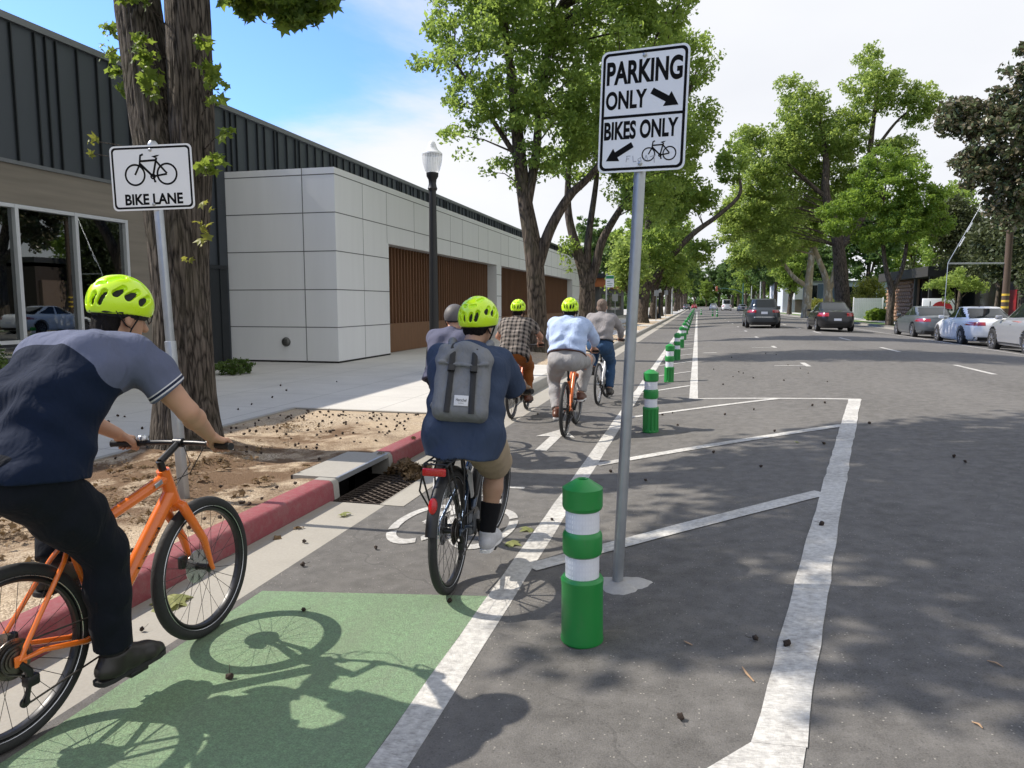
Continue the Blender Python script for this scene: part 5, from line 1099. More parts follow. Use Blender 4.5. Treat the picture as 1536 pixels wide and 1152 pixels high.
def car(kind, paintm, label, loc, rotz, group=None, fine=True, name=None):
    K = dict(sedan=dict(L=4.82, W=1.84, H=1.45, wb=2.78, fo=.95, wr=.335, deck=[(0, .96), (.35, 1.02), (.9, 1.01), (2.4, .95), (3.5, .95), (4.4, .80), (4.82, .60)], gh=(.62, 3.78), roof=(1.52, 2.62), zr=[(0, 1.42), (1.5, 1.42), (2., 1.455), (2.6, 1.43), (4, 1.4)], rh=.50),
             compact=dict(L=4.55, W=1.76, H=1.47, wb=2.64, fo=.92, wr=.32, deck=[(0, .94), (.25, 1.02), (.8, 1.02), (2.3, .96), (3.3, .96), (4.15, .80), (4.55, .60)], gh=(.50, 3.6), roof=(1.35, 2.45), zr=[(0, 1.43), (1.4, 1.44), (1.9, 1.475), (2.5, 1.45), (4, 1.42)], rh=.48),
             suv=dict(L=4.66, W=1.88, H=1.66, wb=2.68, fo=.93, wr=.37, deck=[(0, 1.08), (.3, 1.10), (2.4, 1.04), (3.4, 1.05), (4.2, .95), (4.66, .70)], gh=(.10, 3.65), roof=(.42, 2.55), zr=[(0, 1.60), (.4, 1.635), (1.4, 1.665), (2.4, 1.62), (4, 1.6)], rh=.54),
             van=dict(L=5.4, W=1.95, H=2.3, wb=3.2, fo=.95, wr=.36, deck=[(0, 1.25), (4.0, 1.2), (5.0, 1.05), (5.4, .8)], gh=(.03, 4.9), roof=(.12, 4.1), zr=[(0, 2.28), (2, 2.3), (4.2, 2.25)], rh=.86))[kind]
    L, Wd, N = K['L'], K['W'] / 2, 176 if fine else 88; dk = lambda x: np.interp(x, *zip(*K['deck'])); t = thing(name or 'parked_car', loc, rotz, label, 'van' if kind == 'van' else 'car', group)
    zb = .20 if kind != 'suv' else .24; rows = []; rax = K['L'] - K['fo'] - K['wb']; ax = (rax, rax + K['wb'])
    lv = [(0., .10, .93, 3.6), (.10, .04, .975, 4.2), (.28, .0, .995, 4.8), (.45, .0, 1.0, 5.), (.62, .015, .998, 5.), (.80, .03, .985, 4.6), (.92, .06, .955, 4.2), (1.0, .12, .90, 3.6)]
    ks = np.linspace(0, 1, 25 if fine else 11); lv = [tuple(np.interp(u, [q_[0] for q_ in lv], [q_[j] for q_ in lv]) for j in range(4)) for u in ks]
    for k, (tt, ins, w, n) in enumerate(lv):
        x, y = sring(ins * (1 if kind != 'suv' else .7), L - ins * 1.6, Wd * w, n, N); z = zb + (dk(x) - zb) * tt; rows.append(np.stack([x, y, z], 1))
    Rw = np.array(rows); side = np.abs(Rw[..., 1]) > Wd * .86
    for a in ax:
        d = np.hypot(Rw[..., 0] - a, Rw[..., 2] - K['wr']); m = side & (d < K['wr'] + .065); Rw[..., 1] = np.where(m, np.sign(Rw[..., 1]) * Wd * .70, Rw[..., 1])
    V = [tuple(p) for r in Rw for p in r]; fs = [(i * N + j, i * N + (j + 1) % N, (i + 1) * N + (j + 1) % N, (i + 1) * N + j) for i in range(len(lv) - 1) for j in range(N)]
    ctr = len(V); top = Rw[-1]; inner = [(p[0] * .94 + L * .03, p[1] * .5, dk(p[0]) + .022) for p in top]; V += inner; V += [(p[0] * .94 + L * .03, 0, dk(p[0]) + .03) for p in top]; b0 = (len(lv) - 1) * N
    fs += [(b0 + j, b0 + (j + 1) % N, ctr + (j + 1) % N, ctr + j) for j in range(N)] + [(ctr + j, ctr + (j + 1) % N, ctr + N + (j + 1) % N, ctr + N + j) for j in range(N)]; fs.append(tuple(range(N))[::-1])
    q = MB(); q.add(V, fs); q.build('body', paintm, t, sharp=38)
    # greenhouse
    (g0, g1), (r0, r1) = K['gh'], K['roof']; M_ = 7; rows = []; bw, rw = Wd * .86, K['rh'] * Wd / .92 * 1.28
    rw = min(rw, Wd * .70) if kind != 'van' else Wd * .86
    for i in range(M_):
        s = i / (M_ - 1); e = s ** 1.12; x, y = sring(g0 + (r0 - g0) * e, g1 + (r1 - g1) * (s ** .95), bw + (rw - bw) * (s ** 1.3), 4.2, N); z0, z1 = dk(x) - .01, np.interp(x, *zip(*K['zr'])) - .035; rows.append(np.stack([x, y, z0 + (z1 - z0) * s], 1))
    G = np.array(rows); tp = G[-1]; zt = lambda x: np.interp(x, *zip(*K['zr'])); caps = [np.stack([(tp[:, 0] - (r0 + r1) / 2) * f + (r0 + r1) / 2, tp[:, 1] * f, zt(tp[:, 0]) - dz], 1) for f, dz in ((.96, .014), (.85, .003), (.5, 0), (0.02, 0))]
    A = np.concatenate([G, np.array(caps)]); nr = len(A); V = [tuple(p) for r in A for p in r]; cat_ = {}
    pil = K['gh']; bp = (r0 + r1) / 2 + .05; parts = {'body': [], 'rear_window': [], 'windshield': [], 'side_l': [], 'side_r': []}
    for i in range(nr - 1):
        for j in range(N):
            f = (i * N + j, i * N + (j + 1) % N, (i + 1) * N + (j + 1) % N, (i + 1) * N + j); p = A[i:i + 2, [j, (j + 1) % N]].reshape(4, 3).mean(0); d = 'body'
            if 1 <= i < M_ - 1 or (i == 0 and kind != 'van'):
                s = (i + .5) / (M_ - 1); hwd = bw + (rw - bw) * s ** 1.3; xf, xb = g1 + (r1 - g1) * s, g0 + (r0 - g0) * s
                if abs(p[1]) > hwd * .93:
                    if xb + .30 + .0 * s < p[0] < xf - .22 and abs(p[0] - bp) > .045 and 0 < i < M_ - 1: d = 'side_l' if p[1] > 0 else 'side_r'
                    if kind == 'van' and p[0] < L * .55: d = 'body'
                elif abs(p[1]) < hwd * .86 and i < M_ - 1 and i >= (0 if kind in ('sedan', 'compact') else 1): d = 'rear_window' if p[0] < L / 2 else 'windshield'
            parts[d].append(f)
    roof = MB().add(V, parts['body']).build('roof', paintm, t, sharp=38)
    for k in ('rear_window', 'windshield', 'side_l', 'side_r'):
        if parts[k]: MB().add(V, parts[k]).build({'side_l': 'side_window', 'side_r': 'side_window'}.get(k, k), M_CARG, t, sharp=0)
    # wheels
    for a in ax:
        for s in (1, -1):
            c = (a, s * (Wd - .115), K['wr']); w = MB(); r = K['wr']; w.lathe([(r * .62, -.105), (r * .9, -.11), (r, -.085), (r, .085), (r * .9, .11), (r * .66, .10), (r * .62, .07)], 32 if fine else 20, c, (0, s, 0)); w = w.build('wheel', M_TIRE, t)
            h = MB(); h.lathe([(r * .66, .088), (r * .64, .095), (r * .60, .06), (.05, .045), (0, .05)], 28, c, (0, s, 0), cap=False)
            for k in range(10): an = 2 * PI * k / 10; h.tube([(c[0] + .05 * math.cos(an), c[1] + s * .07, c[2] + .05 * math.sin(an)), (c[0] + r * .63 * math.cos(an), c[1] + s * .092, c[2] + r * .63 * math.sin(an))], .020, 6, flat=.6)
            h.build('rim', M_WHEEL, w)
    # rear face pieces
    def patch(y0, y1, z0, z1, m, nm, rear=True, off=.006, wrap=0, ny=14, parent=t):
        # follow the body's own surface at that height
        vs = []
        for i in range(5):
            z = z0 + (z1 - z0) * i / 4; 
            for k in range(ny + 1):
                y = y0 + (y1 - y0) * k / ny; xs = []
                for r in range(len(lv)):
                    row = Rw[r]; sel = row[:, 0] < L / 2 if rear else row[:, 0] > L / 2; rr = row[sel]; o = np.argsort(rr[:, 1]); xs.append((np.interp(y, rr[o, 1], rr[o, 2]), np.interp(y, rr[o, 1], rr[o, 0])))
                xs = np.array(sorted(xs)); x = np.interp(z, xs[:, 0], xs[:, 1]); vs.append((x + (-off if rear else off), y, z))
        n = ny + 1; return MB().add(vs, [(i * n + k, i * n + k + 1, (i + 1) * n + k + 1, (i + 1) * n + k) for i in range(4) for k in range(ny)]).build(nm, m, parent, sharp=0)
    zl = {'sedan': (.77, .90), 'compact': (.76, .93), 'suv': (.88, 1.03), 'van': (.8, 1.25)}[kind]
    for s in (1, -1):
        patch(s * Wd * (.46 if kind != 'van' else .86), s * Wd * .955, zl[0], zl[1], M_TAIL, 'tail_light', ny=30); patch(s * Wd * .55, s * Wd * .93, .58, .72, M_LAMPW, 'headlight', False)
    for s in (1, -1):
        vs = []
        for i in range(5):
            z = zl[0] + (zl[1] - zl[0]) * (.15 + .7 * i / 4)
            for k in range(9):
                x = .07 + .26 * k / 8; best = []
                for r in range(len(lv)):
                    rr = Rw[r]; rr = rr[(rr[:, 1] * s > Wd * .5) & (rr[:, 0] < L / 2)]; o = np.argsort(rr[:, 0]); best.append((np.interp(x, rr[o, 0], rr[o, 2]), np.interp(x, rr[o, 0], rr[o, 1])))
                best = np.array(sorted(best)); vs.append((x, np.interp(z, best[:, 0], best[:, 1]) + s * .006, z))
        MB().add(vs, [(i * 9 + k, i * 9 + k + 1, (i + 1) * 9 + k + 1, (i + 1) * 9 + k) for i in range(4) for k in range(8)]).build('tail_light', M_TAIL, t, sharp=0)
    patch(-.17, .17, (.55 if kind in ('sedan', 'compact') else .80), (.66 if kind in ('sedan', 'compact') else .93), M_PLATE, 'number_plate', off=.012, ny=4)
    patch(-Wd * .9, Wd * .9, .22, .36, M_PLAST, 'rear_bumper', off=.01); patch(-Wd * .6, Wd * .6, .30, .50, M_PLAST, 'grille', False, .01)
    if kind == 'suv': patch(-Wd * .8, Wd * .8, .60, .66, M_WHEEL, 'chrome_strip', off=.012)
    MB().rbx(rax - .3, ax[1] + .3, -Wd * .7, Wd * .7, .17, .30, .02).build('underbody', M_PLAST, t)
    if fine:
        for s in (1, -1): MB().rbx(g1 - .62, g1 - .45, s * (Wd - .05) - .02, s * (Wd + .14) - .02, .98 if kind != 'suv' else 1.06, 1.11 if kind != 'suv' else 1.20, .04).build('mirror', paintm, t)
        for s in (1, -1):
            for x in (bp, r1 + .25): MB().rbx(x - .55, x - .40, s * Wd * .985 - .012, s * Wd * .985 + .012, dk(x) - .14, dk(x) - .115, .008).build('door_handle', paintm, t)
            MB().bx(ax[0] + .5, ax[1] - .45, s * Wd * .965 - .012, s * Wd * .965 + .012, .30, .34).build('sill', M_PLAST, t)
    return t
def cpaint(n, c, met=.4): return mat(n, c, .32, met, 0, 2, Coat_Weight=.5, Coat_Roughness=.04)
P_DK, P_BK, P_GR, P_WH, P_SI, P_RD = cpaint('dark steel blue car paint', (.045, .055, .065)), cpaint('black car paint', (.016, .016, .018)), cpaint('grey car paint', (.10, .115, .13)), cpaint('white car paint', (.72, .73, .74), 0), cpaint('silver car paint', (.34, .35, .37)), cpaint('red car paint', (.35, .02, .02), 0)
car('suv', P_DK, 'dark grey suv driving away in the near lane', (3.62, 43.0, zr(3.6)), PI / 2, None, name='moving_car'); car('compact', P_BK, 'black sedan driving away beside the dashed line', (6.62, 38.4, zr(6.6)), PI / 2, None, name='moving_car')
car('sedan', P_GR, 'grey parked sedan, farthest of the cars along the right kerb', (10.45, 36.0, zr(10.4)), PI / 2); car('sedan', P_WH, 'white parked sedan between the grey and silver cars', (10.48, 29.7, zr(10.4)), PI / 2)
car('suv', P_SI, 'silver parked car cut off by the right edge of the view', (10.50, 24.0, zr(10.5)), PI / 2)
car('compact', P_SI, 'silver car parked beyond the black sedan, mostly hidden behind it', (10.5, 66.0, zr(10.5)), PI / 2)
v_ = car('van', P_WH, 'distant white delivery van driving away up the street', (5.9, 158, .2), PI / 2, None, False, 'moving_van'); 
far = car('sedan', P_WH, 'distant white car beside the delivery van', (3.6, 172, .2), PI / 2, 'distant cars', False, 'moving_car')
for x, y, m, lb in ((8.6, 150, P_SI, 'distant silver car to the right of the delivery van'), (10.3, 138, P_WH, 'distant pale car parked past the delivery van'), (-.9, 235, P_RD, 'distant red car near the end of the street'), (-2.6, 190, P_GR, 'distant grey car at the end of the bollard row')):
    c = dup(far); c.location = (x, y, .1)
    for ch in c.children:
        if ch.name.split('.')[0] in ('body', 'roof'): ch.data = ch.data.copy(); ch.data.materials[0] = m
    c['label'] = lb; c['category'] = 'car'; c['group'] = 'distant cars'
# ---------------------------------------------------------------- trees
def barkmat(name, c0, c1, sc=9., zs=.16, bump=1., blotch=None):
    m, nt, b = newmat(name); co = objco(nt, (1, 1, zs)); wv = nd(nt, 'ShaderNodeMixRGB', {0: .2, 1: co, 2: nd(nt, 'ShaderNodeTexNoise', {'Vector': co, 'Scale': 4., 'Detail': 4}).outputs[1]}).outputs[0]
    v = nd(nt, 'ShaderNodeTexVoronoi', {'Vector': wv, 'Scale': sc}, feature='DISTANCE_TO_EDGE').outputs[0]
    n = noise(nt, objco(nt, (1, 1, .4)), 22, 6, .7); n2 = noise(nt, objco(nt, (1, 1, .10)), sc * 1.3, 6, .65); f = mth(nt, 'ADD', mth(nt, 'ADD', mth(nt, 'MULTIPLY', ramp(nt, v, .0, .22), .38), mth(nt, 'MULTIPLY', ramp(nt, n2, .3, .7), .45)), mth(nt, 'MULTIPLY', n, .3))
    c = mixc(nt, ramp(nt, f, .28, .90), [x * .8 for x in c0], [x * 1.2 for x in c1]); c = mixc(nt, mth(nt, 'MULTIPLY', ramp(nt, noise(nt, objco(nt), 1.6, 4), .5, .68), .35), c, (.09, .085, .05))
    if blotch: c = mixc(nt, ramp(nt, noise(nt, objco(nt, (1, 1, .5)), 2.2, 3), .45, .52), c, blotch)
    nt.links.new(c, b.inputs['Base Color']); setb(b, Roughness=.92, Specular_IOR_Level=.15); bumpn(nt, b, f, bump, .03); return m
M_BARK = barkmat('furrowed grey brown bark', (.020, .017, .015), (.135, .116, .100), 30., .12, 1.); M_BARKF = barkmat('dark street tree bark', (.030, .025, .020), (.125, .10, .08), 12, .25)
M_BARKP = barkmat('pale plane bark', (.20, .17, .13), (.45, .41, .34), 3, .4, .4, (.30, .25, .17))
def leafmat(name, a, b_, tr=.42, rough=.5, back=None):
    m, nt, b = newmat(name); out = nt.nodes['Material Output']; t = nd(nt, 'ShaderNodeAttribute', attribute_name='tint').outputs['Fac']
    c = mixc(nt, t, a, b_)
    if back: c = mixc(nt, nd(nt, 'ShaderNodeNewGeometry').outputs['Backfacing'], c, back)
    nt.links.new(c, b.inputs['Base Color']); setb(b, Roughness=rough, Specular_IOR_Level=.35)
    tl = nd(nt, 'ShaderNodeBsdfTranslucent', {0: mixc(nt, .6, c, [min(1, x * 1.9) for x in b_])}); mx = nd(nt, 'ShaderNodeMixShader', {0: tr, 1: b.outputs[0], 2: tl.outputs[0]}); nt.links.new(mx.outputs[0], out.inputs[0]); return m
M_LGUM = leafmat('sweetgum leaves', (.066, .122, .022), (.255, .335, .066), .54); M_LSTAR = leafmat('near sweetgum leaves', (.050, .105, .018), (.20, .26, .040), .5)
M_LPLANE = leafmat('plane tree leaves', (.095, .165, .034), (.30, .37, .085), .54); M_LCAM = leafmat('camphor leaves', (.06, .120, .018), (.23, .325, .045), .48)
M_LMAG = leafmat('magnolia leaves', (.040, .068, .028), (.17, .20, .095), .12, .30, (.12, .10, .055)); M_LDARK = leafmat('dark far foliage', (.035, .075, .02), (.12, .19, .05), .42)
M_LOLIVE = leafmat('olive hedge foliage', (.025, .040, .014), (.085, .10, .038), .25); M_LYEL = leafmat('yellow green foliage', (.10, .13, .02), (.26, .26, .05), .4); M_LSH = leafmat('clipped shrub leaves', (.030, .070, .014), (.12, .18, .035), .3)
def leaves(name, C, CR, per, size, m, parent, star=False, up=.35, flat=.7, seed=1, jit=.35, tint=None):
    g = np.random.default_rng(seed); n = len(C) * per; c = np.repeat(C, per, 0); r = np.repeat(CR, per)
    o = g.normal(size=(n, 3)); o /= np.linalg.norm(o, axis=1)[:, None]; o *= (g.random(n) ** .5)[:, None]; o[:, 2] *= flat
    p = c + o * r[:, None]; nz = g.normal(size=(n, 3)) + o * .5; nz[:, 2] += up; nz /= np.linalg.norm(nz, axis=1)[:, None]
    a = np.cross(nz, g.normal(size=(n, 3))); a /= np.linalg.norm(a, axis=1)[:, None] + 1e-9; b = np.cross(nz, a); s = size * (1 + jit * g.normal(size=n)).clip(.45, 1.8)
    ct = np.repeat(g.random(len(C)), per); ti = (.08 + .62 * ct + .34 * g.random(n) - .1).clip(0, 1) if tint is None else g.random(n) * tint[1] + tint[0]
    if not star:
        V = np.stack([p - a * s[:, None] * .55, p + b * s[:, None] * .34 + nz * s[:, None] * .07, p + a * s[:, None] * .55 - nz * s[:, None] * .10, p - b * s[:, None] * .34 + nz * s[:, None] * .07], 1).reshape(-1, 3)
        Fc = np.arange(n * 4).reshape(n, 4); tf = ti
    else:
        V = [p + nz * s[:, None] * .05]; k = 5; an = np.array([-128, -64, 0, 64, 128]); ln = np.array([.44, .60, .66, .60, .44])
        for i in range(k):
            t = R_(an[i]); V.append(p + (a * math.cos(t) + b * math.sin(t)) * s[:, None] * ln[i] - nz * s[:, None] * .12)
        for t in (-180, -96, -32, 32, 96, 180): V.append(p + (a * math.cos(R_(t)) + b * math.sin(R_(t))) * s[:, None] * (.33 if abs(t) < 170 else .20))
        V = np.stack(V, 1).reshape(-1, 3); b0 = np.arange(n)[:, None] * 12; Fc = np.concatenate([b0 + np.array([[0, 6 + i, 1 + i, 7 + i]]) for i in range(5)]); tf = np.tile(ti, 5)
    return link(name, npmesh(name, V, Fc, m, False, attrs={'tint': ('FACE', 'FLOAT', tf)}), parent)
def blobs(bl, n, seed, shell=.45):
    g = np.random.default_rng(seed); w = np.array([b[1][0] * b[1][1] * b[1][2] for b in bl]) ** .8; w /= w.sum(); k = g.choice(len(bl), n, p=w); d = g.normal(size=(n, 3)); d /= np.linalg.norm(d, axis=1)[:, None]
    r = (shell + (1 - shell) * g.random(n)) ; c = np.array([b[0] for b in bl])[k]; R3 = np.array([b[1] for b in bl])[k]; return c + d * R3 * r[:, None]
def limb(mb, pts, rs, n=12, wob=.0, seed=0, ridge=0., rings=None):
    P = np.array(pts, float); k = len(P); t = np.linspace(0, k - 1, rings or (k - 1) * 5 + 1); i0 = np.clip(t.astype(int), 0, k - 2); f = (t - i0)[:, None]
    ext = np.vstack([2 * P[0] - P[1], P, 2 * P[-1] - P[-2]]); p0, p1, p2, p3 = ext[i0], ext[i0 + 1], ext[i0 + 2], ext[i0 + 3]
    Q = .5 * (2 * p1 + (p2 - p0) * f + (2 * p0 - 5 * p1 + 4 * p2 - p3) * f ** 2 + (3 * p1 - p0 - 3 * p2 + p3) * f ** 3); rr = np.interp(t, range(k), rs)
    s0 = len(mb.v); mb.tube(Q, rr, n)
    if ridge or wob:
        th = np.tile(np.arange(n) * 2 * PI / n, len(Q)); zi = np.repeat(np.concatenate([[0], np.cumsum(np.linalg.norm(np.diff(Q, axis=0), axis=1))]), n); cc = np.repeat(Q, n, 0)
        d = wob * np.repeat(rr, n) * (np.sin(th * 2 + zi * .9 + seed) * .5 + np.sin(th * 3 - zi * 1.3 + seed * 2) * .5)
        if ridge: d = d + ridge * (np.abs(np.sin(th * 10 + 1.6 * np.sin(zi * 2.3 + th * 2 + seed) + .9 * np.sin(zi * 6.1 + th * 5))) - .6) + ridge * .5 * (np.abs(np.sin(th * 17 + 2.2 * np.sin(zi * 3.7 + seed) + zi * 1.5)) - .6)
        v = np.array(mb.v[s0:]); dv = v - cc; L = np.linalg.norm(dv, axis=1)[:, None] + 1e-9; mb.v[s0:] = [tuple(x) for x in v + dv / L * d[:, None]]
    return Q
def tree(name, base, label, group, limbs, bl, ncl, per, size, lm, bm, cr=.5, seed=1, trunk_n=14, twigs=40, wob=.08, flat=.7, shell=.45, up=.35, cat='tree'):
    t = thing(name, base, 0, label, cat, group); B = V3(*base); tr = MB(); Q = [limb(tr, limbs[0][0] - B, limbs[0][1], trunk_n, wob, seed)] if False else []
    Q.append(limb(tr, [np.array(p) - B for p in limbs[0][0]], limbs[0][1], trunk_n, wob, seed)); tr.build('trunk', bm, t)
    for i, (pts, rs) in enumerate(limbs[1:]):
        q = MB(); Q.append(limb(q, [np.array(p) - B for p in pts], rs, max(8, trunk_n - 4), wob, seed + i)); q.build('limb', bm, t)
    C = blobs(bl, ncl, seed, shell) - B; A = np.vstack(Q); g = np.random.default_rng(seed); tw = MB()
    for i in g.choice(len(C), min(twigs, len(C)), replace=False):
        c = C[i]; d = np.linalg.norm(A - c, axis=1) + np.maximum(0, A[:, 2] - c[2] + .3) * 3; a = A[np.argmin(d)]; L = np.linalg.norm(c - a)
        tw.tube([a, a + (c - a) * .5 + V3(0, 0, .12 * L) + g.normal(size=3) * .06 * L, c], [.010 + .012 * min(L, 4), .008 + .006 * min(L, 4), .006], 5, cap=False)
    if twigs: tw.build('branches', bm, t)
    leaves('crown', C, cr * (.7 + .6 * g.random(len(C))), per, size, lm, t, seed=seed, flat=flat, up=up); return t
# the big double trunk at the kerb
T1 = V3(-4.95, 6.30, .10); t1 = thing('tree', T1, 0, 'big furrowed double trunked street tree behind the bike lane sign', 'tree', None)
q = MB(); L_ = lambda *p: [np.array(x, float) - T1 for x in p]
limb(q, L_((-4.98, 6.3, -.15), (-4.97, 6.3, .25), (-4.97, 6.3, .7), (-4.97, 6.3, 1.5), (-5.0, 6.3, 2.4), (-5.14, 6.32, 3.2), (-5.29, 6.36, 4.1), (-5.46, 6.45, 5.2), (-5.7, 6.6, 7.5)), [.47, .345, .288, .270, .282, .245, .21, .195, .16], 120, .06, 1.3, .010, 150)
q.build('trunk', M_BARK, t1)
q = MB(); limb(q, L_((-4.86, 6.34, 1.7), (-4.84, 6.34, 2.5), (-4.79, 6.34, 3.3), (-4.775, 6.34, 4.2), (-4.75, 6.4, 5.3), (-4.4, 6.6, 7.6)), [.15, .178, .20, .195, .185, .14], 96, .06, 4.1, .010, 110); q.build('trunk', M_BARK, t1)
for i, (pts, rs) in enumerate([(((-5.5, 6.5, 5.8), (-6.4, 7.2, 7.6), (-7.4, 7.8, 9.4)), (.14, .09, .05)), (((-4.6, 6.5, 6.2), (-3.4, 6.2, 7.8), (-2.2, 5.6, 9.2)), (.14, .09, .05)), (((-4.5, 6.5, 6.6), (-4.2, 7.8, 8.2), (-4.0, 9.2, 9.6)), (.13, .08, .05)), (((-5.4, 6.5, 6.3), (-5.4, 4.8, 8.), (-5.5, 3.4, 9.5)), (.13, .08, .05)), (((-5.6, 6.6, 7.4), (-5.4, 6.8, 10.5), (-5., 6.8, 12.5)), (.17, .1, .05))]):
    q = MB(); limb(q, L_(*pts), rs, 10, .05, i); q.build('limb', M_BARK, t1)
bl1 = [((-6.7, 3.7, 7.5), (1.3, 1.1, .8)), ((-6.4, 5.0, 7.3), (1.2, 1.0, .8)), ((-5.4, 4.2, 8.2), (1.6, 1.2, .9)), ((-3.6, 4.4, 8.4), (1.6, 1.2, .9)), ((-6.2, 6.4, 8.2), (1.6, 1.4, .8)), ((-4.6, 6.3, 9.6), (3.6, 3.6, 2.6)), ((-2.4, 5.9, 9.4), (2.1, 2.4, 1.6)), ((-7.2, 6.6, 9.6), (2.0, 2.4, 1.7)), ((-4.8, 3.6, 9.2), (2.2, 1.7, 1.5)), ((-4.4, 8.8, 9.8), (2.2, 1.5, 1.4)), ((-4.6, 6.3, 12.2), (2.4, 2.4, 1.5))]
C1 = blobs(bl1, 760, 5) - T1; leaves('crown', C1, .55 * np.ones(len(C1)), 44, .19, M_LGUM, t1, seed=5)
# the low bough and trunk sprays that reach into view, star shaped leaves
g = np.random.default_rng(3); bough = []
for c, r, n in (((-4.35, 7.15, 4.72), (.40, .35, .16), 26), ((-3.95, 7.0, 4.50), (.22, .25, .15), 16), ((-3.72, 7.0, 4.68), (.16, .2, .10), 9), ((-4.62, 7.0, 4.75), (.20, .2, .10), 6), ((-4.2, 7.2, 5.05), (.55, .5, .2), 30)):
    d = g.normal(size=(n, 3)); d /= np.linalg.norm(d, axis=1)[:, None]; bough.append(np.array(c) + d * np.array(r) * (g.random((n, 1)) ** .4))
C = np.concatenate(bough) - T1; leaves('crown', C, .10 * np.ones(len(C)), 13, .115, M_LSTAR, t1, True, seed=8, tint=(.02, .5))
q = MB(); limb(q, L_((-4.68, 6.5, 5.35), (-4.45, 6.85, 5.25), (-4.1, 7.05, 4.95), (-3.75, 7.0, 4.72)), (.04, .03, .02, .008), 8); q.build('limb', M_BARK, t1)
spr = [((-6.02, 6.75, 4.42), .12, 12), ((-6.07, 6.75, 4.20), .13, 13), ((-5.95, 6.75, 4.02), .12, 14), ((-5.86, 6.72, 3.82), .09, 8), ((-5.14, 5.98, 4.45), .15, 20), ((-5.02, 5.98, 4.36), .12, 10), ((-5.0, 5.98, 4.02), .09, 9), ((-4.97, 5.97, 3.84), .13, 18), ((-4.88, 5.97, 3.68), .12, 14), ((-4.95, 5.97, 3.55), .08, 7), ((-4.43, 6.1, 3.97), .09, 8), ((-4.40, 6.08, 3.72), .13, 18), ((-4.30, 6.1, 3.60), .11, 12), ((-4.36, 6.1, 3.46), .08, 8), ((-4.28, 6.15, 3.18), .08, 8), ((-4.38, 6.12, 2.95), .10, 11), ((-4.46, 6.08, 2.84), .09, 9)]
for c, r, n in spr + [((-5.72, 6.1, 3.17), 0, 0), ((-5.74, 6.1, 3.05), 0, 0)]:
    c = V3(*c) - T1; a = V3(-.02 + (c[0] + .02) * .45, .02, c[2] - .12); MB().tube([a, (a + c) / 2 + V3(0, 0, .03), c], [.008, .005, .003], 5, cap=False).build('twig', M_BARK, t1)
for c, r, n in spr:
    C = np.array([c]) - T1; leaves('leaf_spray', C, np.array([r * 1.1]), int(n * 1.6), .085, M_LSTAR, t1, True, seed=int(abs(c[2] * 100)), tint=(.15, .6))
for c, r, n in (((-5.72, 6.1, 3.17), .05, 3), ((-5.74, 6.1, 3.05), .03, 2), ((-4.42, 6.05, 2.5), .08, 5), ((-4.46, 6.02, 2.33), .09, 6), ((-4.45, 6.03, 2.18), .06, 3), ((-4.62, 5.98, 2.02), .05, 3)):
    leaves('leaf_spray', np.array([c]) - T1, np.array([r]), n, .085, M_LYEL, t1, True, seed=int(c[2] * 90), tint=(.3, .7))
GL = 'street trees along the left kerb'; GRt = 'street trees along the right kerb'
tree('tree', (-4.5, 20.8, .15), 'leafy sweetgum tree with a forked trunk just past the street lamp', GL,
     [([(-4.46, 20.8, -.1), (-4.47, 20.8, .5), (-4.5, 20.8, 1.7), (-4.6, 20.8, 3.1), (-4.85, 20.8, 4.6), (-5.05, 20.8, 6.2), (-5.25, 20.8, 8), (-5.5, 20.8, 10)], [.42, .31, .275, .27, .20, .17, .13, .06]),
      ([(-4.45, 20.8, 2.7), (-4.1, 20.75, 3.7), (-3.55, 20.7, 4.6), (-3.0, 20.7, 5.1), (-2.0, 20.8, 6.3)], [.17, .15, .13, .10, .05]), ([(-4.8, 20.8, 4.4), (-4.55, 20.9, 5.8), (-4.45, 21, 7.4), (-4.1, 21, 9.6)], [.16, .13, .10, .05]), ([(-5.0, 20.8, 5.6), (-5.9, 20.6, 7.), (-6.8, 20.4, 8.4)], [.09, .06, .03])],
     [((-5.4, 20.8, 8.6), (1.9, 2.2, 2.4)), ((-6.6, 20.5, 9.6), (1.15, 1.3, 1.3)), ((-4.0, 20.9, 10.2), (2.8, 2.6, 2.2)), ((-2.3, 21, 8.4), (1.9, 2.0, 2.4)), ((-1.3, 21, 10.3), (1.35, 1.6, 1.5)), ((-4.1, 20.8, 6.4), (1.35, 1.6, 1.2)), ((-6.1, 20.5, 7.1), (1.15, 1.1, .8)), ((-2.7, 20.8, 6.3), (1.2, 1.3, .9)), ((-5.9, 20.7, 11.2), (1.6, 1.6, 1.2)), ((-7.5, 20.5, 8.45), (.7, .6, .35)), ((-6.5, 20.5, 6.2), (.8, .7, .45)), ((-5.4, 20.6, 5.3), (.6, .7, .45)), ((-8.0, 20.4, 8.3), (.3, .3, .15))],
     1250, 42, .108, M_LGUM, M_BARKF, .32, 21, 28, 150, shell=.55)
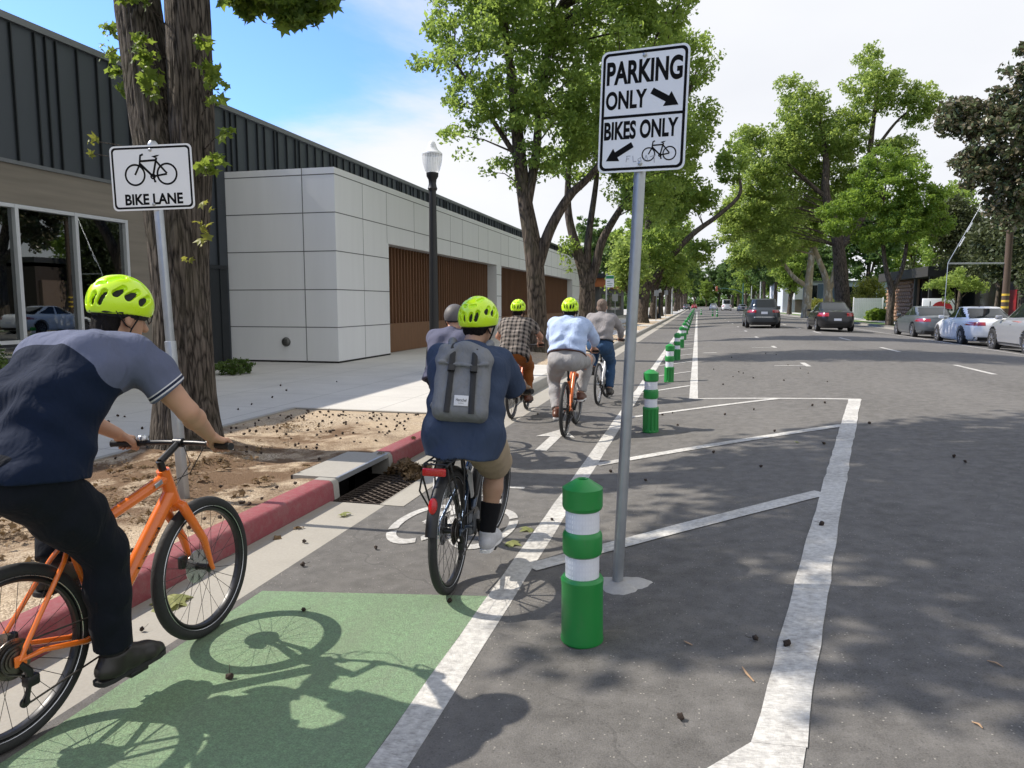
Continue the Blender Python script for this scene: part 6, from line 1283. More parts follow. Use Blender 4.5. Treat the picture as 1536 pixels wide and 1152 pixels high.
tree('tree', (-4.5, 30.9, .15), 'dark stemmed street tree dividing low into several stems past the louvres', GL,
     [([(-4.42, 30.9, -.1), (-4.45, 30.9, .6), (-4.5, 30.9, 1.6), (-4.55, 30.9, 2.6), (-5.0, 30.9, 4.0), (-5.35, 30.9, 5.6), (-5.3, 30.9, 8)], [.52, .37, .34, .30, .2, .16, .08]),
      ([(-4.5, 30.9, 2.2), (-4.15, 30.9, 3.2), (-3.8, 30.8, 4.4), (-2.6, 30.8, 6.3), (-1.2, 30.8, 8.2)], [.22, .19, .16, .11, .05]), ([(-4.52, 30.9, 2.4), (-4.5, 31, 4.2), (-4.2, 31, 6.6), (-4, 31, 9)], [.18, .15, .11, .05])],
     [((-2.3, 31, 7.6), (2.0, 2.3, 2.4)), ((-.7, 31, 8.7), (1.3, 1.7, 1.5)), ((-.8, 31, 11), (1.4, 1.6, 1.5)), ((-3.8, 31, 9.5), (2.2, 2.4, 2.2)), ((-1.9, 30.6, 5.5), (1.2, 1.2, .8)), ((-5.2, 30.6, 7.6), (1.1, 1.2, 1.2)), ((-5.2, 30.5, 3.7), (.35, .35, .8)), ((-2.6, 31, 12), (2, 2, 1.4))], 820, 42, .125, M_LGUM, M_BARKF, .36, 31, 22, 100, shell=.55)
tree('tree', (-4.15, 58, .15), 'broad street tree whose long dark limb leans out over the road', GL,
     [([(-4.1, 58, -.1), (-4.1, 58, .8), (-3.95, 58, 2.8), (-3.9, 58, 5), (-3.8, 58, 8), (-3.5, 58, 12)], [.62, .46, .42, .32, .24, .1]), ([(-3.95, 58, 2.6), (-2.4, 57.8, 4.7), (-.5, 57.6, 6.8), (1.4, 57.6, 8.2), (2.8, 57.6, 9.6), (2.7, 57.6, 11.2)], [.27, .23, .20, .17, .13, .07])],
     [((-3.2, 58, 11.5), (3.0, 3.2, 3.2)), ((2.3, 57.6, 12), (1.3, 1.6, 1.7)), ((-1.2, 58, 9.6), (2.0, 2.4, 1.7)), ((-3.4, 57, 6.0), (1.9, 2.0, 1.5)), ((.2, 59, 5.6), (1.3, 1.6, 1.0)), ((-2.2, 57, 14.5), (2.5, 2.6, 1.8)), ((.8, 57.6, 9.5), (.9, 1, .8)), ((-5.5, 57, 4.6), (1.1, 1.3, 1.4)), ((-1.8, 57, 4.4), (1.2, 1.2, .7))], 560, 40, .24, M_LGUM, M_BARKF, .6, 41, 18, 60)
# generic far trees, a few kinds reused
def generic(seed, name, lm, bm, label, group, base, h=12., w=4., low=3.0, n=230, per=40, size=.34, r0=.35):
    g = random.Random(seed); x, y, z = base; S = [((x + g.uniform(-.5, .5) * w, y + g.uniform(-.5, .5) * w, z + low + (h - low) * g.uniform(.15, .9)), (w * g.uniform(.38, .6), w * g.uniform(.4, .6), (h - low) * g.uniform(.16, .28))) for _ in range(9)]
    S.append(((x, y, z + low + (h - low) * .5), (w * .7, w * .7, (h - low) * .42)))
    lim = [([(x, y, z - .2), (x, y, z + 1), (x + .1, y, z + low), (x + .2, y, z + (h + low) / 2), (x, y, z + h * .9)], [r0 * 1.4, r0, r0 * .85, r0 * .5, r0 * .15])]
    for k in range(3): a = g.uniform(0, 6.3); lim.append(([(x, y, z + low * .8), (x + math.cos(a) * w * .3, y + math.sin(a) * w * .3, z + low + (h - low) * .3), (x + math.cos(a) * w * .6, y + math.sin(a) * w * .6, z + low + (h - low) * .6)], [r0 * .5, r0 * .35, r0 * .12]))
    return tree(name, base, label, group, lim, S, n, per, size, lm, bm, .75, seed, 12, 30)
LBL = 'far street tree in the left row beyond the leaning limb'; LBR = 'far street tree in the right row beyond the plane trees'; LBE = 'distant tree closing off the end of the street'
gt1 = generic(51, 'tree', M_LGUM, M_BARKF, 'mid distance street tree with low hanging leaves past the leaning limb', GL, (-4.2, 74, .15), 13, 4.2, 2.6)
gt2 = generic(52, 'tree', M_LDARK, M_BARKF, 'dark rounded tree standing over the far right kerb', GRt, (13.0, 135, .15), 17, 6.5, 3.2, 300, 42, .5, .4)
gt3 = generic(53, 'tree', M_LPLANE, M_BARKF, 'bright green tree low over the far left sidewalk', GL, (-4.5, 50, .15), 5.6, 1.5, 2.2, 130, 36, .20, .10)
def put(o, x, y, z, s, r, label, group):
    c = dup(o); c.location = (x, y, z); c.scale = (s, s, s * random.uniform(.9, 1.1)); c.rotation_euler = (0, 0, r); c['label'] = label; c['group'] = group; return c
for i, (x, y, s) in enumerate([(-4.3, 90, .95), (-4.1, 107, 1.05), (-4.4, 127, 1.0), (-4.2, 150, 1.1), (-4.3, 176, 1.15), (-4.2, 206, 1.2), (-4.2, 245, 1.3), (-4.4, 290, 1.4)]): put([gt1, gt1, gt2][i % 3], x, y, .15, s * (.8 if i % 3 == 2 else 1), i * 1.9, LBL, 'far trees of the left row')
for i, (x, y, s) in enumerate([(12.8, 112, .85), (13.2, 158, .95), (12.6, 182, 1.05), (12.8, 212, 1.05), (13, 250, 1.15), (13, 295, 1.2)]): put([gt1, gt2][i % 2], x, y, .15, s, i * 2.3 + 1, LBR, 'far trees of the right row')
for i in range(16): put([gt2, gt1, gt2][i % 3], -34 + 5.4 * i + random.uniform(-2, 2), 345 + random.uniform(-15, 35), 0, random.uniform(.9, 1.35), i * 1.3, LBE, 'trees at the end of the street')
for i, (x, y, s) in enumerate([(24, 118, 1.0), (30, 100, 1.1), (36, 84, 1.05), (33, 132, 1.2), (22, 160, 1.0), (40, 66, 1.0), (46, 90, 1.2), (28, 185, 1.2), (-14, 120, .9), (-20, 140, 1.1), (-13, 165, 1.)]): put([gt2, gt1][i % 2], x, y, 0, s, i * 2.1, 'tall tree standing behind the lots well back from the street', 'trees behind the lots')
# right-hand side, individual trees
tree('plane_tree', (11.75, 66, .13), 'tall plane tree with a thick dark trunk and open pale green crown', GRt,
     [([(11.75, 66, -.1), (11.7, 66, 1.), (11.6, 66, 2.6), (11.3, 66, 5.), (10.95, 66, 7.4), (10.0, 66, 10.5), (9.9, 66, 13.3), (9.2, 66, 17)], [.95, .66, .58, .50, .46, .33, .26, .1]), ([(11.2, 66, 6.2), (12.3, 66, 7.6), (13.1, 66, 10), (13.3, 66.5, 14.6), (13.6, 66.5, 18.5)], [.38, .33, .28, .22, .1]), ([(10.0, 66, 10.3), (8.0, 65.5, 12), (5.8, 65, 14)], [.2, .15, .06]), ([(13.3, 66.5, 13.5), (15, 66.5, 16), (16.6, 66.5, 17.5)], [.14, .1, .05])],
     [((8.0, 68.5, 11.5), (2.8, 2.4, 3.4)), ((5.2, 65, 13.6), (2.2, 2.4, 2.6)), ((8.0, 66, 17.4), (2.0, 2.2, 2.3)), ((5.8, 65, 9.0), (2.4, 2.4, 2.2)), ((13.2, 66, 18.6), (2.6, 2.4, 2.0)), ((16.6, 66, 17.2), (1.7, 1.8, 1.7)), ((11.2, 66, 15.3), (2.2, 2.4, 2.0)), ((14.8, 66, 13.4), (2.0, 2.2, 1.8)), ((3.8, 65, 15.2), (1.2, 1.4, 1.1)), ((3.0, 64, 9.2), (1.7, 2, 1.9)), ((2.3, 63, 7.4), (1.1, 1.3, .9)), ((6.0, 64, 6.4), (2.0, 2.0, 1.1)), ((10.4, 69, 14.4), (2.8, 2, 3.0)), ((12.8, 69, 11.2), (2.4, 2, 2.2)), ((4.4, 64.5, 11.4), (1.6, 2, 1.6)), ((7.6, 66, 14.6), (2.2, 2.2, 1.8)), ((12.6, 66, 21.2), (1.2, 1.2, .8)), ((6.6, 66, 19.6), (.8, .8, .6))], 1900, 40, .20, M_LPLANE, M_BARKF, .58, 61, 20, 90, shell=.45)
tree('plane_tree', (12.5, 78, .13), 'plane tree with a pale forked trunk beside the thick dark one', GRt,
     [([(12.5, 78, -.1), (12.45, 78, .8), (12.4, 78, 2.4), (12.2, 78, 4), (11.0, 78, 7), (10, 78, 10)], [.62, .46, .42, .3, .24, .1]), ([(12.4, 78, 2.4), (12.9, 78, 4.5), (13.4, 78, 8), (13.5, 78, 11)], [.3, .26, .2, .1])], [((9.5, 78, 9), (2.8, 3, 2.4)), ((6.5, 77, 8), (2.2, 2.4, 2.0)), ((12.5, 78, 11), (2.6, 2.6, 2.2)), ((4.6, 77, 10), (1.7, 2, 1.6))], 400, 40, .28, M_LPLANE, M_BARKP, .7, 62, 16, 50)
tree('plane_tree', (12.4, 92, .13), 'third plane tree from the camera, with a leaning pale limb', GRt,
     [([(12.4, 92, -.1), (12.4, 92, 1), (12.5, 92, 4), (12.7, 92, 7.5), (12.6, 92, 11)], [.65, .5, .45, .35, .15]), ([(12.4, 92, 3.6), (10.8, 92, 4.8), (9.4, 92, 6.8), (8.6, 92, 9)], [.28, .24, .19, .1])], [((8.2, 92, 8.2), (2.9, 3, 2.4)), ((5.2, 91, 7.4), (2.0, 2.2, 1.8)), ((12.5, 92, 10.5), (3, 3, 2.4)), ((6.2, 92, 11.5), (2.6, 2.6, 2.2))], 420, 40, .30, M_LPLANE, M_BARKP, .75, 63, 16, 50)
tree('camphor_tree', (12.75, 55, .13), 'dense bright green domed tree on two dark stems behind the grey car', GRt,
     [([(12.75, 55, -.1), (12.75, 55, 1), (12.8, 55, 2.4), (12.3, 55, 4.2), (12.0, 55, 6.5), (12, 55, 8.5)], [.3, .22, .21, .15, .11, .05]), ([(12.8, 55, 2.4), (13.4, 55, 4.2), (13.6, 55, 6.4), (13.8, 55, 8)], [.16, .14, .10, .05])],
     [((12.1, 55, 9.0), (1.7, 2.0, 1.3)), ((10.2, 55, 8.4), (1.3, 1.5, .9)), ((14.2, 55, 8.5), (1.4, 1.6, 1.0)), ((11.7, 54.6, 11.2), (1.2, 1.4, .7)), ((9.3, 55, 6.9), (1.1, 1.2, .6)), ((15.3, 55, 8.9), (.7, .8, .5)), ((10.5, 54.6, 10.0), (.8, .9, .5)), ((12.9, 54.6, 7.7), (1.1, 1.2, .6)), ((8.5, 55, 7.9), (.6, .7, .4)), ((13.0, 54.5, 6.6), (1.5, 1.5, .9)), ((15.2, 55, 7.0), (1.0, 1.2, 1.2)), ((11.2, 55, 6.0), (1.0, 1.2, .8)), ((13.4, 54.6, 10.3), (1.1, 1.2, .9))], 620, 52, .15, M_LCAM, M_BARKF, .38, 64, 14, 40, shell=.78)
mg = lambda x, y, z: (x * .825 + .25, 33 + (y - 40) * .8, 1.6 + (z - 1.6) * .825)
tree('magnolia_tree', (14.6, 33, .13), 'dark leathery leaved magnolia at the right edge of the view', GRt,
     [([(14.6, 33, -.1), (14.6, 33, 2), (14.4, 33, 4), (13.4, 33, 7), (12.4, 33.2, 10)], [.45, .33, .28, .2, .08]), ([(14.4, 33, 3.8), (12.8, 33, 5.2), (11.2, 33, 6.8), (10.0, 33, 8.2)], [.18, .14, .1, .04]), ([(13.4, 33, 6.8), (11.8, 33, 8.2), (10.4, 33, 9.4)], [.14, .1, .04])],
     [(mg(*c), tuple(np.array(r) * .86)) for c, r in [((13.4, 40, 9.6), (1.9, 2, 1.8)), ((14.9, 40, 12.3), (1.5, 1.8, 1.5)), ((11.5, 40, 10.5), (1.0, 1.2, .9)), ((14.0, 40, 7.2), (1.4, 1.4, 1.2)), ((13.7, 40, 5.9), (.8, .9, .8)), ((16.2, 40.5, 9), (1.8, 2, 2.4)), ((15.6, 40, 14.2), (1.2, 1.2, .9)), ((12.4, 40, 8.0), (1.0, 1.1, .8))]], 640, 42, .17, M_LMAG, M_BARKF, .36, 65, 14, 50)
tree('young_tree', (13.4, 44, .13), 'small staked young tree with a flat light green crown by the parked cars', GRt, [([(13.4, 44, -.1), (13.4, 44, 1.2), (13.3, 44, 2.4)], [.045, .04, .02]), ([(13.38, 44, 1.5), (12.9, 44, 2.2), (12.2, 44, 2.5)], [.022, .018, .008]), ([(13.38, 44, 1.6), (14.0, 44, 2.3), (14.5, 44, 2.5)], [.022, .018, .008])],
     [((13.2, 44, 2.75), (1.2, .9, .35)), ((12.3, 44, 2.55), (.5, .5, .22)), ((14.2, 44, 2.5), (.6, .6, .25)), ((13.4, 44, 3.2), (.4, .4, .3)), ((12.9, 44, 2.0), (.25, .3, .35))], 110, 26, .12, M_LPLANE, M_BARKF, .25, 66, 8, 0)
def shrub(x, y, z, w, h, m, label, group=None, n=60, per=40, size=.06, seed=1, name='shrub', d=None):
    t = thing(name, (x, y, z), 0, label, 'shrub', group); C = blobs([((0, 0, h * .5), (w, d or w, h * .5))], n, seed, .5); C[:, 2] = np.maximum(C[:, 2], .05); leaves('foliage', C, np.full(n, min(w, h) * .3), per, size, m, t, seed=seed, up=.6, flat=.9)
    q = MB(); g = random.Random(seed)
    for k in range(5): q.tube([(0, 0, -.05), (g.uniform(-.3, .3) * w, g.uniform(-.3, .3) * w, h * .4), (g.uniform(-.6, .6) * w, g.uniform(-.6, .6) * w, h * .75)], [.02, .015, .006], 5)
    q.build('stem', M_BARKF, t); return t
shrub(-9.75, 8.05, KT, .62, .85, M_LSH, 'rounded green shrub under the window at the left edge', None, 90, 60, .05, 2)
shrub(-9.3, 13.3, KT, .42, .30, M_LSH, 'low dark green shrub at the foot of the white panel box', None, 40, 50, .045, 3); shrub(-10.3, 12.6, KT, .5, .34, M_LSH, 'low shrub hidden behind the big trunk near the windows', None, 40, 50, .045, 4); shrub(-10.9, 10.2, KT, .4, .5, M_LSH, 'small shrub below the middle window panes', None, 40, 50, .045, 9)
for i, (x, y, w, h, m, lb) in enumerate([(19, 92, 1.8, 4.6, M_LYEL, 'yellow green tall shrub behind the white fence'), (21.5, 84, 2.2, 5.5, M_LOLIVE, 'dark tall shrub between the white fence and the block building'), (18.2, 118, 2.0, 2.2, M_LYEL, 'light yellow green bush near the walking man'), (17, 104, 1.4, 1.8, M_LCAM, 'round green bush in front of the pale building'), (22, 112, 2.2, 3.2, M_LOLIVE, 'dark green bush below the grey panels of the pale building'), (15.2, 70, .8, 1.0, M_LCAM, 'low green bush at the foot of the patterned block wall')]):
    shrub(x, y, .1, w, h, m, lb, None, 120, 40, .22, 20 + i)
for i, (x, y, w, h, lw, lb) in enumerate([(18.0, 58.5, 3.0, 8.5, 3.4, 'big dark olive tree over the shop canopy'), (17.6, 50.5, 2.6, 7.2, 3.0, 'feathery olive green tree above the dark entrance'), (17.2, 43.5, 2.4, 7.6, 2.6, 'dark olive tree at the right edge beyond the utility pole'), (27, 72, 4, 11, 2.5, 'olive dark tree behind the patterned block wall')]):
    generic(80 + i, 'tree', M_LOLIVE, M_BARKF, lb, None, (x, y, .1), h, w, lw, 260, 44, .20, .16)
# wood closing the street's end; unseen row behind the camera added for reflections
TL = [((x, 430 + (i % 3) * 8, 5), (11, 6, 7 + (i * 7) % 5)) for i, x in enumerate(range(-150, 170, 14))] + [((x, -70 - (i % 3) * 8, 6), (9, 6, 7)) for i, x in enumerate(range(-70, 75, 12))]
TL += [((-22 - (i % 3) * 4, y, 3.0), (5, 9, 4.5)) for i, y in enumerate(range(112, 400, 16))] + [((38 + (i % 3) * 4, y, 3.5), (5, 9, 5)) for i, y in enumerate(range(110, 400, 18))]
C = np.concatenate([blobs(TL, 2300, 77, .2), blobs([((x, 405, 2.2), (9, 3, 2.6)) for x in range(-70, 90, 10)], 700, 79, .0)]); C[:, 2] = np.maximum(C[:, 2], .5)
props(leaves('treeline', C, np.full(len(C), 2.2), 16, 1.3, M_LDARK, None, seed=78), kind='stuff')
# ---------------------------------------------------------------- right-hand side of the street
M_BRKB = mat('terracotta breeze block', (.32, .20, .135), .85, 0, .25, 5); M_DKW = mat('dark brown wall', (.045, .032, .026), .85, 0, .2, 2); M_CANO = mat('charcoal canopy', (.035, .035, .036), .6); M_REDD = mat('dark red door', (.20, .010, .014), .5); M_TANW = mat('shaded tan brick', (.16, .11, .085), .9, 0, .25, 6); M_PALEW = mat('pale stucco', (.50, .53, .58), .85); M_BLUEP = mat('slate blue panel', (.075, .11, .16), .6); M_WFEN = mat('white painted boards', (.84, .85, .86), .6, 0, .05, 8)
b = thing('shop_building', (17, 60, .1), label='low brown building with patterned block screen, dark canopy and red door', cat='building')
bpart('wall', MB().bx(19.6, 40, 40, 75, 0, 4.1).bx(17.6, 19.6, 66.0, 75, 0, 4.0), M_DKW, b)
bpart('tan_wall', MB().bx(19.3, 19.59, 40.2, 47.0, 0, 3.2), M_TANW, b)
q = MB(); y = 66.6
while y < 74.5:
    for k in range(11):
        z = .15 + k * .31; q.rbx(16.9, 17.08, y + .02 + (.30 if k % 2 else 0), y + .46 + (.30 if k % 2 else 0), z + .02, z + .26, .05, seg=1)
    y += .62
q.bx(17.085, 17.5, 66.4, 75, 0, 3.6); bpart('block_screen', q, M_BRKB, b)
bpart('canopy', MB().bx(16.3, 19.59, 60, 75.2, 3.62, 4.35).bx(19.4, 41, 39.8, 75.4, 4.351, 4.7), M_CANO, b); bpart('upper_wall', MB().bx(23, 27, 72, 75, 4.701, 6.4), M_PALEW, b); bpart('red_door', MB().bx(19.54, 19.599, 53.0, 54.4, .1, 2.5), M_REDD, b)
bpart('post', MB().bx(16.5, 16.7, 60.2, 60.4, 0, 3.61), M_CANO, b); bpart('post', MB().bx(16.5, 16.7, 64, 64.2, 0, 3.61), M_CANO, b); bpart('dark_glazing', MB().bx(19.5, 19.59, 56, 66., .1, 3.3), mat('shaded shop glass', (.008, .009, .010), .08, 0, 0), b)
b = thing('office_building', (20, 140, .1), label='two storey pale building with slate blue panels beyond the plane trees', cat='building')
bpart('wall', MB().bx(14.8, 34, 140, 165, 0, 5.4), M_PALEW, b); bpart('upper_block', MB().bx(16.6, 18.9, 138, 139.99, 2.4, 5.0), mat('white stucco', (.66, .67, .69), .8), b); bpart('recess', MB().bx(16.9, 19.6, 139.9, 139.98, .1, 2.39), mat('tan recess', (.22, .17, .14), .8), b)
bpart('blue_panel', MB().bx(20.6, 24.2, 139.8, 139.99, 2.5, 5.1), M_BLUEP, b); bpart('blue_panel', MB().bx(17.9, 18.89, 137.9, 137.99, 2.6, 4.9), M_BLUEP, b)
for x0, x1, z0, z1 in ((19.0, 20.5, 2.6, 4.9), (20.8, 24, .5, 2.2), (24.6, 30, 2.6, 4.6)):
    f = bpart('window', MB().bx(x0, x1, 139.9, 139.985, z0, z1), M_SEAM, b); bpart('pane', MB().bx(x0 + .08, x1 - .08, 139.86, 139.899, z0 + .08, z1 - .08), M_CARG, f)
bpart('roof_trim', MB().bx(14.6, 34.2, 139.8, 165.2, 5.401, 5.65), M_TRIM, b)
t = thing('fence', (17.5, 85, .1), label='white board fence beside the patterned block building', cat='fence')
q = MB()
for k in range(16): q.bx(-1.3 + k * .17, -1.3 + k * .17 + .155, -.02, .02, 0, 2.12)
q.build('boards', M_WFEN, t)
q = MB().bx(-1.3, 1.42, .021, .06, .4, .5).bx(-1.3, 1.42, .021, .06, 1.6, 1.7); q.build('rail', M_WFEN, t)
for x in (-1.36, 1.5): MB().rbx(x - .06, x + .06, -.05, .05, 0, 2.2, .01).build('post', M_WFEN, t)
# utility pole with yellow bands, strut and guy wire
M_UPOLE = mat('weathered utility pole', (.085, .058, .042), .9, 0, .3, 6, bump=.5, bscale=30, stretch=(1, 1, .1)); M_YEL = mat('yellow marker band', (.60, .40, .04), .5)
t = thing('utility_pole', (12.85, 36, .13), 0, 'brown wooden utility pole with yellow bands behind the white sedan', 'utility pole')
MB().lathe([(.15, -.2), (.145, 1.), (.11, 9.5)], 16).build('pole', M_UPOLE, t)
for z in (1.28, 1.55, 1.82): MB().lathe([(.148, z), (.146, z + .09)], 16, cap=False).build('marker_band', M_YEL, t)
MB().tube([(0, 0, 3.2), (-2.3, 0, 3.22)], .035, 8).build('strut', M_GALV, t); MB().tube([(-.05, 0, 8.3), (-1.2, 0, 5.6), (-2.3, 0, 3.24), (-2.35, 0, .0)], .015, 6).build('guy_wire', M_GALV, t)
for z in (4.2, 4.8): MB().tube([(-2.3 + (z - 3.2) * .43 - .03, 0, z - .25), (-2.3 + (z - 3.2) * .43 + .16, 0, z + .15)], .03, 6).build('insulator', M_SIGNW, t)
t = thing('shop_sign', (13.0, 45.6, .13), 0, 'low white business sign with a red half disc behind the grey parked sedan', 'sign')
MB().rbx(-.80, .80, -.08, .08, .55, 1.78, .02).build('board', M_SIGNW, t)
for x in (-.6, .6): MB().bx(x - .05, x + .05, -.05, .05, -.05, .549).build('post', M_GALV, t)
q = MB(); q.add([(.18 + .52 * math.cos(a), -.085, 1.20 + .42 * math.sin(a)) for a in np.linspace(0, PI, 25)], [tuple(range(25))], 0, False); q.build('red_half_disc', mat('sign red', (.50, .015, .025), .5), t)
q = MB(); q.bx(-.45, -.40, -.086, -.083, 1.16, 1.62).bx(-.55, -.401, -.086, -.083, 1.16, 1.21); x = -.36
for w in (.10, .16, .12, .14, .10, .16, .12): q.bx(x, x + w, -.0875, -.086, 1.10, 1.19); x += w + .03
q.build('lettering', M_SIGNK, t, sharp=0)
for x, y, h, lb in ((11.9, 152, 6.4, 'tall grey pole far off left of the pale building'), (11.6, 172, 5.6, 'shorter grey pole beside the taller far pole')):
    t = thing('street_pole', (x, y, 0), 0, lb, 'pole'); MB().lathe([(.14, 0), (.09, h)], 10).build('pole', M_POLE, t); MB().lathe([(.2, 0), (.2, .3), (.14, .35)], 10).build('base', M_POLE, t)
# walking man far off
fk = dict(t=thing('walker_anchor'), G={'L': (V3(.1, .28, .85), V3(0, 1, 0)), 'R': (V3(.16, -.28, .85), V3(0, -1, 0))}, P={'L': V3(.28, .1, .0), 'R': V3(-.22, -.1, .02)})
fk['t'].location = (17.4, 150, .1); fk['t'].rotation_euler = (0, 0, PI / 2)
pw = person(fk, 'distant man in dark clothes walking on the far right sidewalk', (0, 0, .93), (.03, 0, 1.44), (.05, 0, 1.63), dict(res=.018, sres=.016, hres=.009, skin=SK3, shirt=cloth('dark jacket', (.02, .022, .028)), trousers=tr6, shoe=M_LEATH, hair=M_HAIRK, sleeve=1.9, hem=.08, arm=(.3, .27), leg=(.45, .46), elbow=.3))
bpy.data.objects.remove(fk['t'])
# ---------------------------------------------------------------- storm drain and litter
M_GRATE = mat('rusty grate iron', (.055, .042, .034), .7, .5, .35, 20, bump=.3, bscale=60)
t = thing('storm_drain', (-2.86, 5.97, 0), 0, 'kerb storm drain with a diamond grate between the red kerbs', 'storm drain')
def dp(n, mb, m): mb.xf(Matrix.Translation((2.86, -5.97, 0))); return mb.build(n, m, t)
dp('chamber', MB().bx(-3.3, -2.30, 5.28, 5.30, -.8, -.06).bx(-3.3, -2.30, 6.64, 6.66, -.8, -.06).bx(-3.3, -2.3, 5.3, 6.64, -.82, -.80).bx(-2.43, -2.41, 5.301, 6.639, -.8, -.02).bx(-3.32, -3.30, 5.48, 6.50, -.8, KT), M_DARK)
dp('top_slab', MB().bx(-3.30, -2.90, 5.48, 6.50, KT - .03, KT + .006), M_KERB)
dp('steel_edge', MB().bx(-2.899, -2.875, 5.478, 6.502, KT - .035, KT + .008), M_GALV)
g_ = MB(); x0, x1, y0, y1 = -2.84, -2.44, 5.34, 6.60
g_.bx(x0 - .012, x0, y0, y1, -.045, -.002).bx(x1, x1 + .012, y0, y1, -.045, -.002).bx(x0, x1, y0, y0 + .012, -.045, -.002).bx(x0, x1, y1 - .012, y1, -.045, -.002)
n = 17
for k in range(-4, n + 1):
    for sg in (1, -1):
        a = V3(x0, y0 + k * .078 + (0 if sg > 0 else .0), -.012); b = V3(x1, y0 + k * .078 + sg * .30, -.012)
        if sg < 0: a[1] += .30; b[1] += .30
        for q in (0, 1):
            pass
        ta, tb = 0., 1.; d = b - a
        for lim, s in ((y0 + .012, 1), (y1 - .012, -1)):
            ya, yb = (a[1] - lim) * s, (b[1] - lim) * s
            if ya < 0 and yb < 0: ta = 2
            elif ya < 0: ta = max(ta, ya / (ya - yb))
            elif yb < 0: tb = min(tb, ya / (ya - yb))
        if ta < tb: g_.tube([a + d * ta, a + d * tb], [.005, .005], 4, cap=False)
dp('grate', g_, M_GRATE)
dp('grate_rail', MB().bx(-2.424, -2.416, 5.305, 6.635, -.06, .006), M_GUT)
# litter heap on the grate
M_DLEAF = leafmat('dead leaves', (.07, .042, .02), (.24, .16, .08), .15, .7); M_FLEAF = leafmat('fallen green leaves', (.16, .19, .06), (.36, .36, .15), .3, .6)
C = blobs([((-2.62, 6.42, .02), (.20, .22, .07)), ((-2.5, 6.2, .0), (.08, .2, .03)), ((-2.72, 6.55, .03), (.12, .10, .08))], 46, 4, .1); C[:, 2] = np.maximum(C[:, 2], .01)
props(leaves('leaf_litter', C, np.full(46, .045), 16, .055, M_DLEAF, None, True, seed=4, up=1.), kind='stuff')
C = blobs([((-4.4, 5.8, .165), (.9, 1.3, .012)), ((-4.0, 4.4, .15), (.7, 1.2, .012)), ((-4.6, 7.6, .16), (.7, .6, .01))], 230, 14, .0); C[:, 2] = .165
props(leaves('ground_litter', C, np.full(230, .10), 10, .022, M_DLEAF, None, False, seed=6, up=3., flat=.03), kind='stuff')
C = blobs([((-4.6, 5.5, .16), (.9, 1.3, .01)), ((-4.2, 3.6, .15), (.9, 1.2, .01)), ((-3.4, 5.2, .16), (.25, .9, .01)), ((-2.95, 7.4, .01), (.08, 1.5, .005)), ((-2.75, 4.2, .01), (.10, 1.6, .005))], 150, 24, .0)
C[:, 2] = np.where(C[:, 0] > -2.9, .012, .172); props(leaves('leaf_litter', C, np.full(150, .05), 3, .05, M_DLEAF, None, True, seed=16, up=2.2, flat=.05), kind='stuff')
# seed balls of the sweetgum: one mesh shared by many objects
M_BALL = mat('dark seed ball', (.030, .019, .013), .9, 0, .4, 90)
bm = bmesh.new(); bmesh.ops.create_icosphere(bm, subdivisions=2, radius=.0135)
for v in bm.verts: v.co *= 1.28 if v.index % 3 == 0 else .92
q = MB().bm(bm, 0, False); q.tube([(0, 0, .012), (.006, .002, .03), (.016, .002, .045)], .0012, 4); ballm = q.mesh('seed_ball', M_BALL, 0)
g = random.Random(9); spots = []
for i in range(150): spots.append((g.uniform(-5.3, -3.2), 9.0 - abs(g.gauss(0, 1.55)), .155))
for i in range(16): spots.append((-3.12 + g.uniform(-.06, .03), g.uniform(3.2, 5.2), .165))
for i in range(12): spots.append((g.uniform(-7.5, -5.6), g.uniform(6.5, 13), .166))
road = [(-.02, 2.62), (.29, 3.31), (.42, 3.27), (-.67, 4.45), (-.52, 4.12), (-.75, 6.8), (-.4, 6.4), (1.3, 8.0), (.6, 6.9), (.2, 7.6), (-2.52, 4.3), (-2.3, 3.9), (-2.6, 2.9), (-1.25, 3.6), (-1.3, 4.6), (-2.0, 4.3), (-1.0, 5.2), (.9, 8.8), (2.0, 9.3), (.4, 10.2), (.8, 10.6), (1.6, 10.9), (-.2, 9.4), (-.3, 10.5), (.5, 14), (1.1, 15), (1.6, 14.4), (.9, 16.4), (2.2, 15.7), (.4, 17.3), (-2.0, 10.6), (-2.2, 10.3), (-2.1, 11.2), (-1.9, 2.6), (-1.95, 3.3)]
for x, y in road: spots.append((x, y, zr(x) + .016 if x > -2.3 else .016))
for i in range(13):
    x = g.uniform(-.7, 2.4); spots.append((x, g.uniform(4, 22), zr(x) + .016))
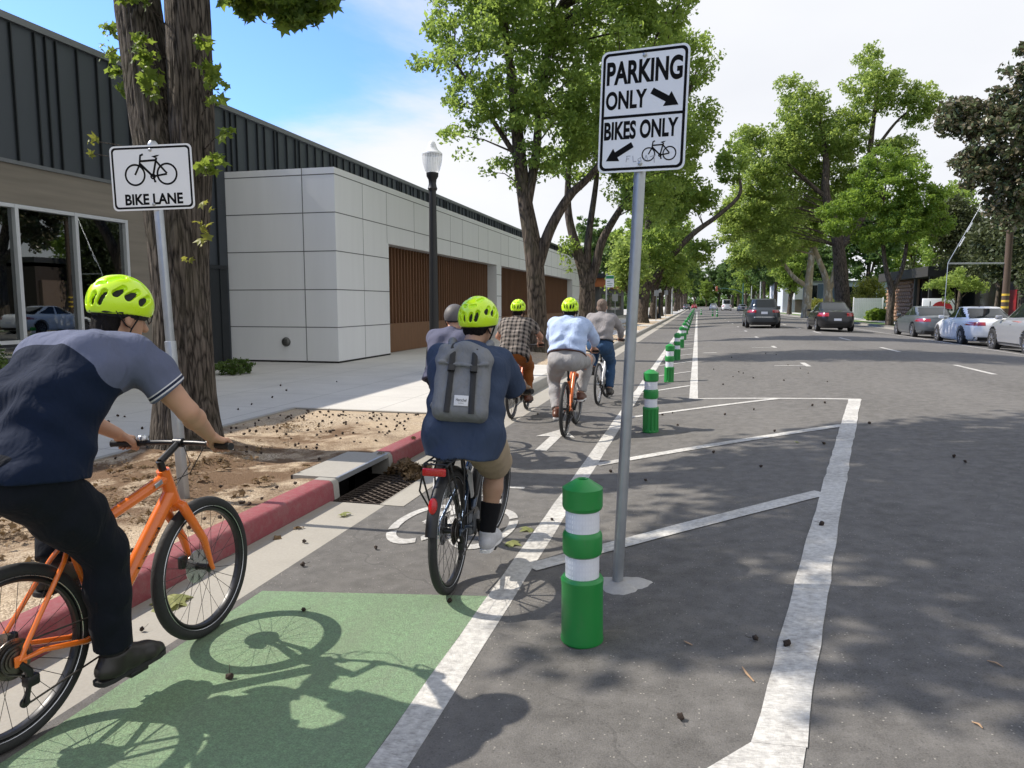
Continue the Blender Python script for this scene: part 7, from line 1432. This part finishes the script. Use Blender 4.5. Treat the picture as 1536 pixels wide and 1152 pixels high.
for i, (x, y, z) in enumerate(spots):
    o = link('seed_ball', ballm, None, (x, y, z)); s = g.uniform(.75, 1.15); o.scale = (s, s, s); o.rotation_euler = (g.uniform(0, 6), g.uniform(0, 6), g.uniform(0, 6)); st = z > .14
    props(o, 'dark spiky seed ball lying on the tan planting strip or sidewalk' if x < -2.9 else 'dark spiky seed ball lying on the asphalt or gutter', 'seed ball', 'seed balls fallen on the planting strip' if x < -2.9 else 'seed balls fallen on the road')
# single fallen leaves and twigs
def fallen(x, y, z, s, lb, m=None, seed=1, n=1, grp=None, name='fallen_leaf', cat='leaf'):
    o = leaves(name, np.array([[0., 0, 0]]), np.array([.0 if n == 1 else .05]), n, s, m or M_FLEAF, None, True, seed=seed, up=9, flat=.1); o.location = (x, y, z); props(o, lb, cat, grp)
fallen(-1.17, 4.62, .014, .13, 'pale yellow star shaped leaf beside the navy rider near the white line', seed=3); fallen(-1.12, 4.95, .014, .12, 'yellowish star shaped leaf just above another near the white line', seed=5)
fallen(-2.70, 3.25, .02, .14, 'crumpled pale green leaves in the gutter beside the front wheel', seed=7, n=7, name='fallen_leaves', cat='leaves'); fallen(-2.55, 4.95, .02, .10, 'small pale green leaf in the gutter below the red kerb', seed=8, n=3); fallen(1.05, 8.1, zr(1.05) + .014, .13, 'pale dry leaf lying between the hatch lines', seed=9); fallen(-.62, 3.95, .03, .06, 'tiny dry leaf on the asphalt left of the nearest bollard', seed=10)
M_TWIG = mat('dry twig', (.34, .22, .13), .8)
for x, y, L, a, lb in ((.24, 2.99, .12, 1.9, 'thin reddish bark strip on the asphalt between the white lines'), (-.0, 3.25, .05, 2.4, 'short dry twig on the asphalt right of the nearest bollard'), (1.85, 4.1, .10, -.6, 'pale twig on the dark asphalt far right of the taper line'), (1.2, 3.2, .06, -.8, 'short pale twig on the asphalt just right of the thick white line'), (.98, 2.72, .04, -1., 'tiny straw on the asphalt beyond the thick white line')):
    q = MB(); q.tube([(-L / 2, 0, 0), (0, .006, .003), (L / 2, 0, 0)], [.003, .006, .002], 5, flat=.6); q.build('twig', M_TWIG, None, label=lb, cat='twig').location = (x, y, zr(x) + .006); COL.objects[-1].rotation_euler = (0, 0, a)
fallen_tag = None
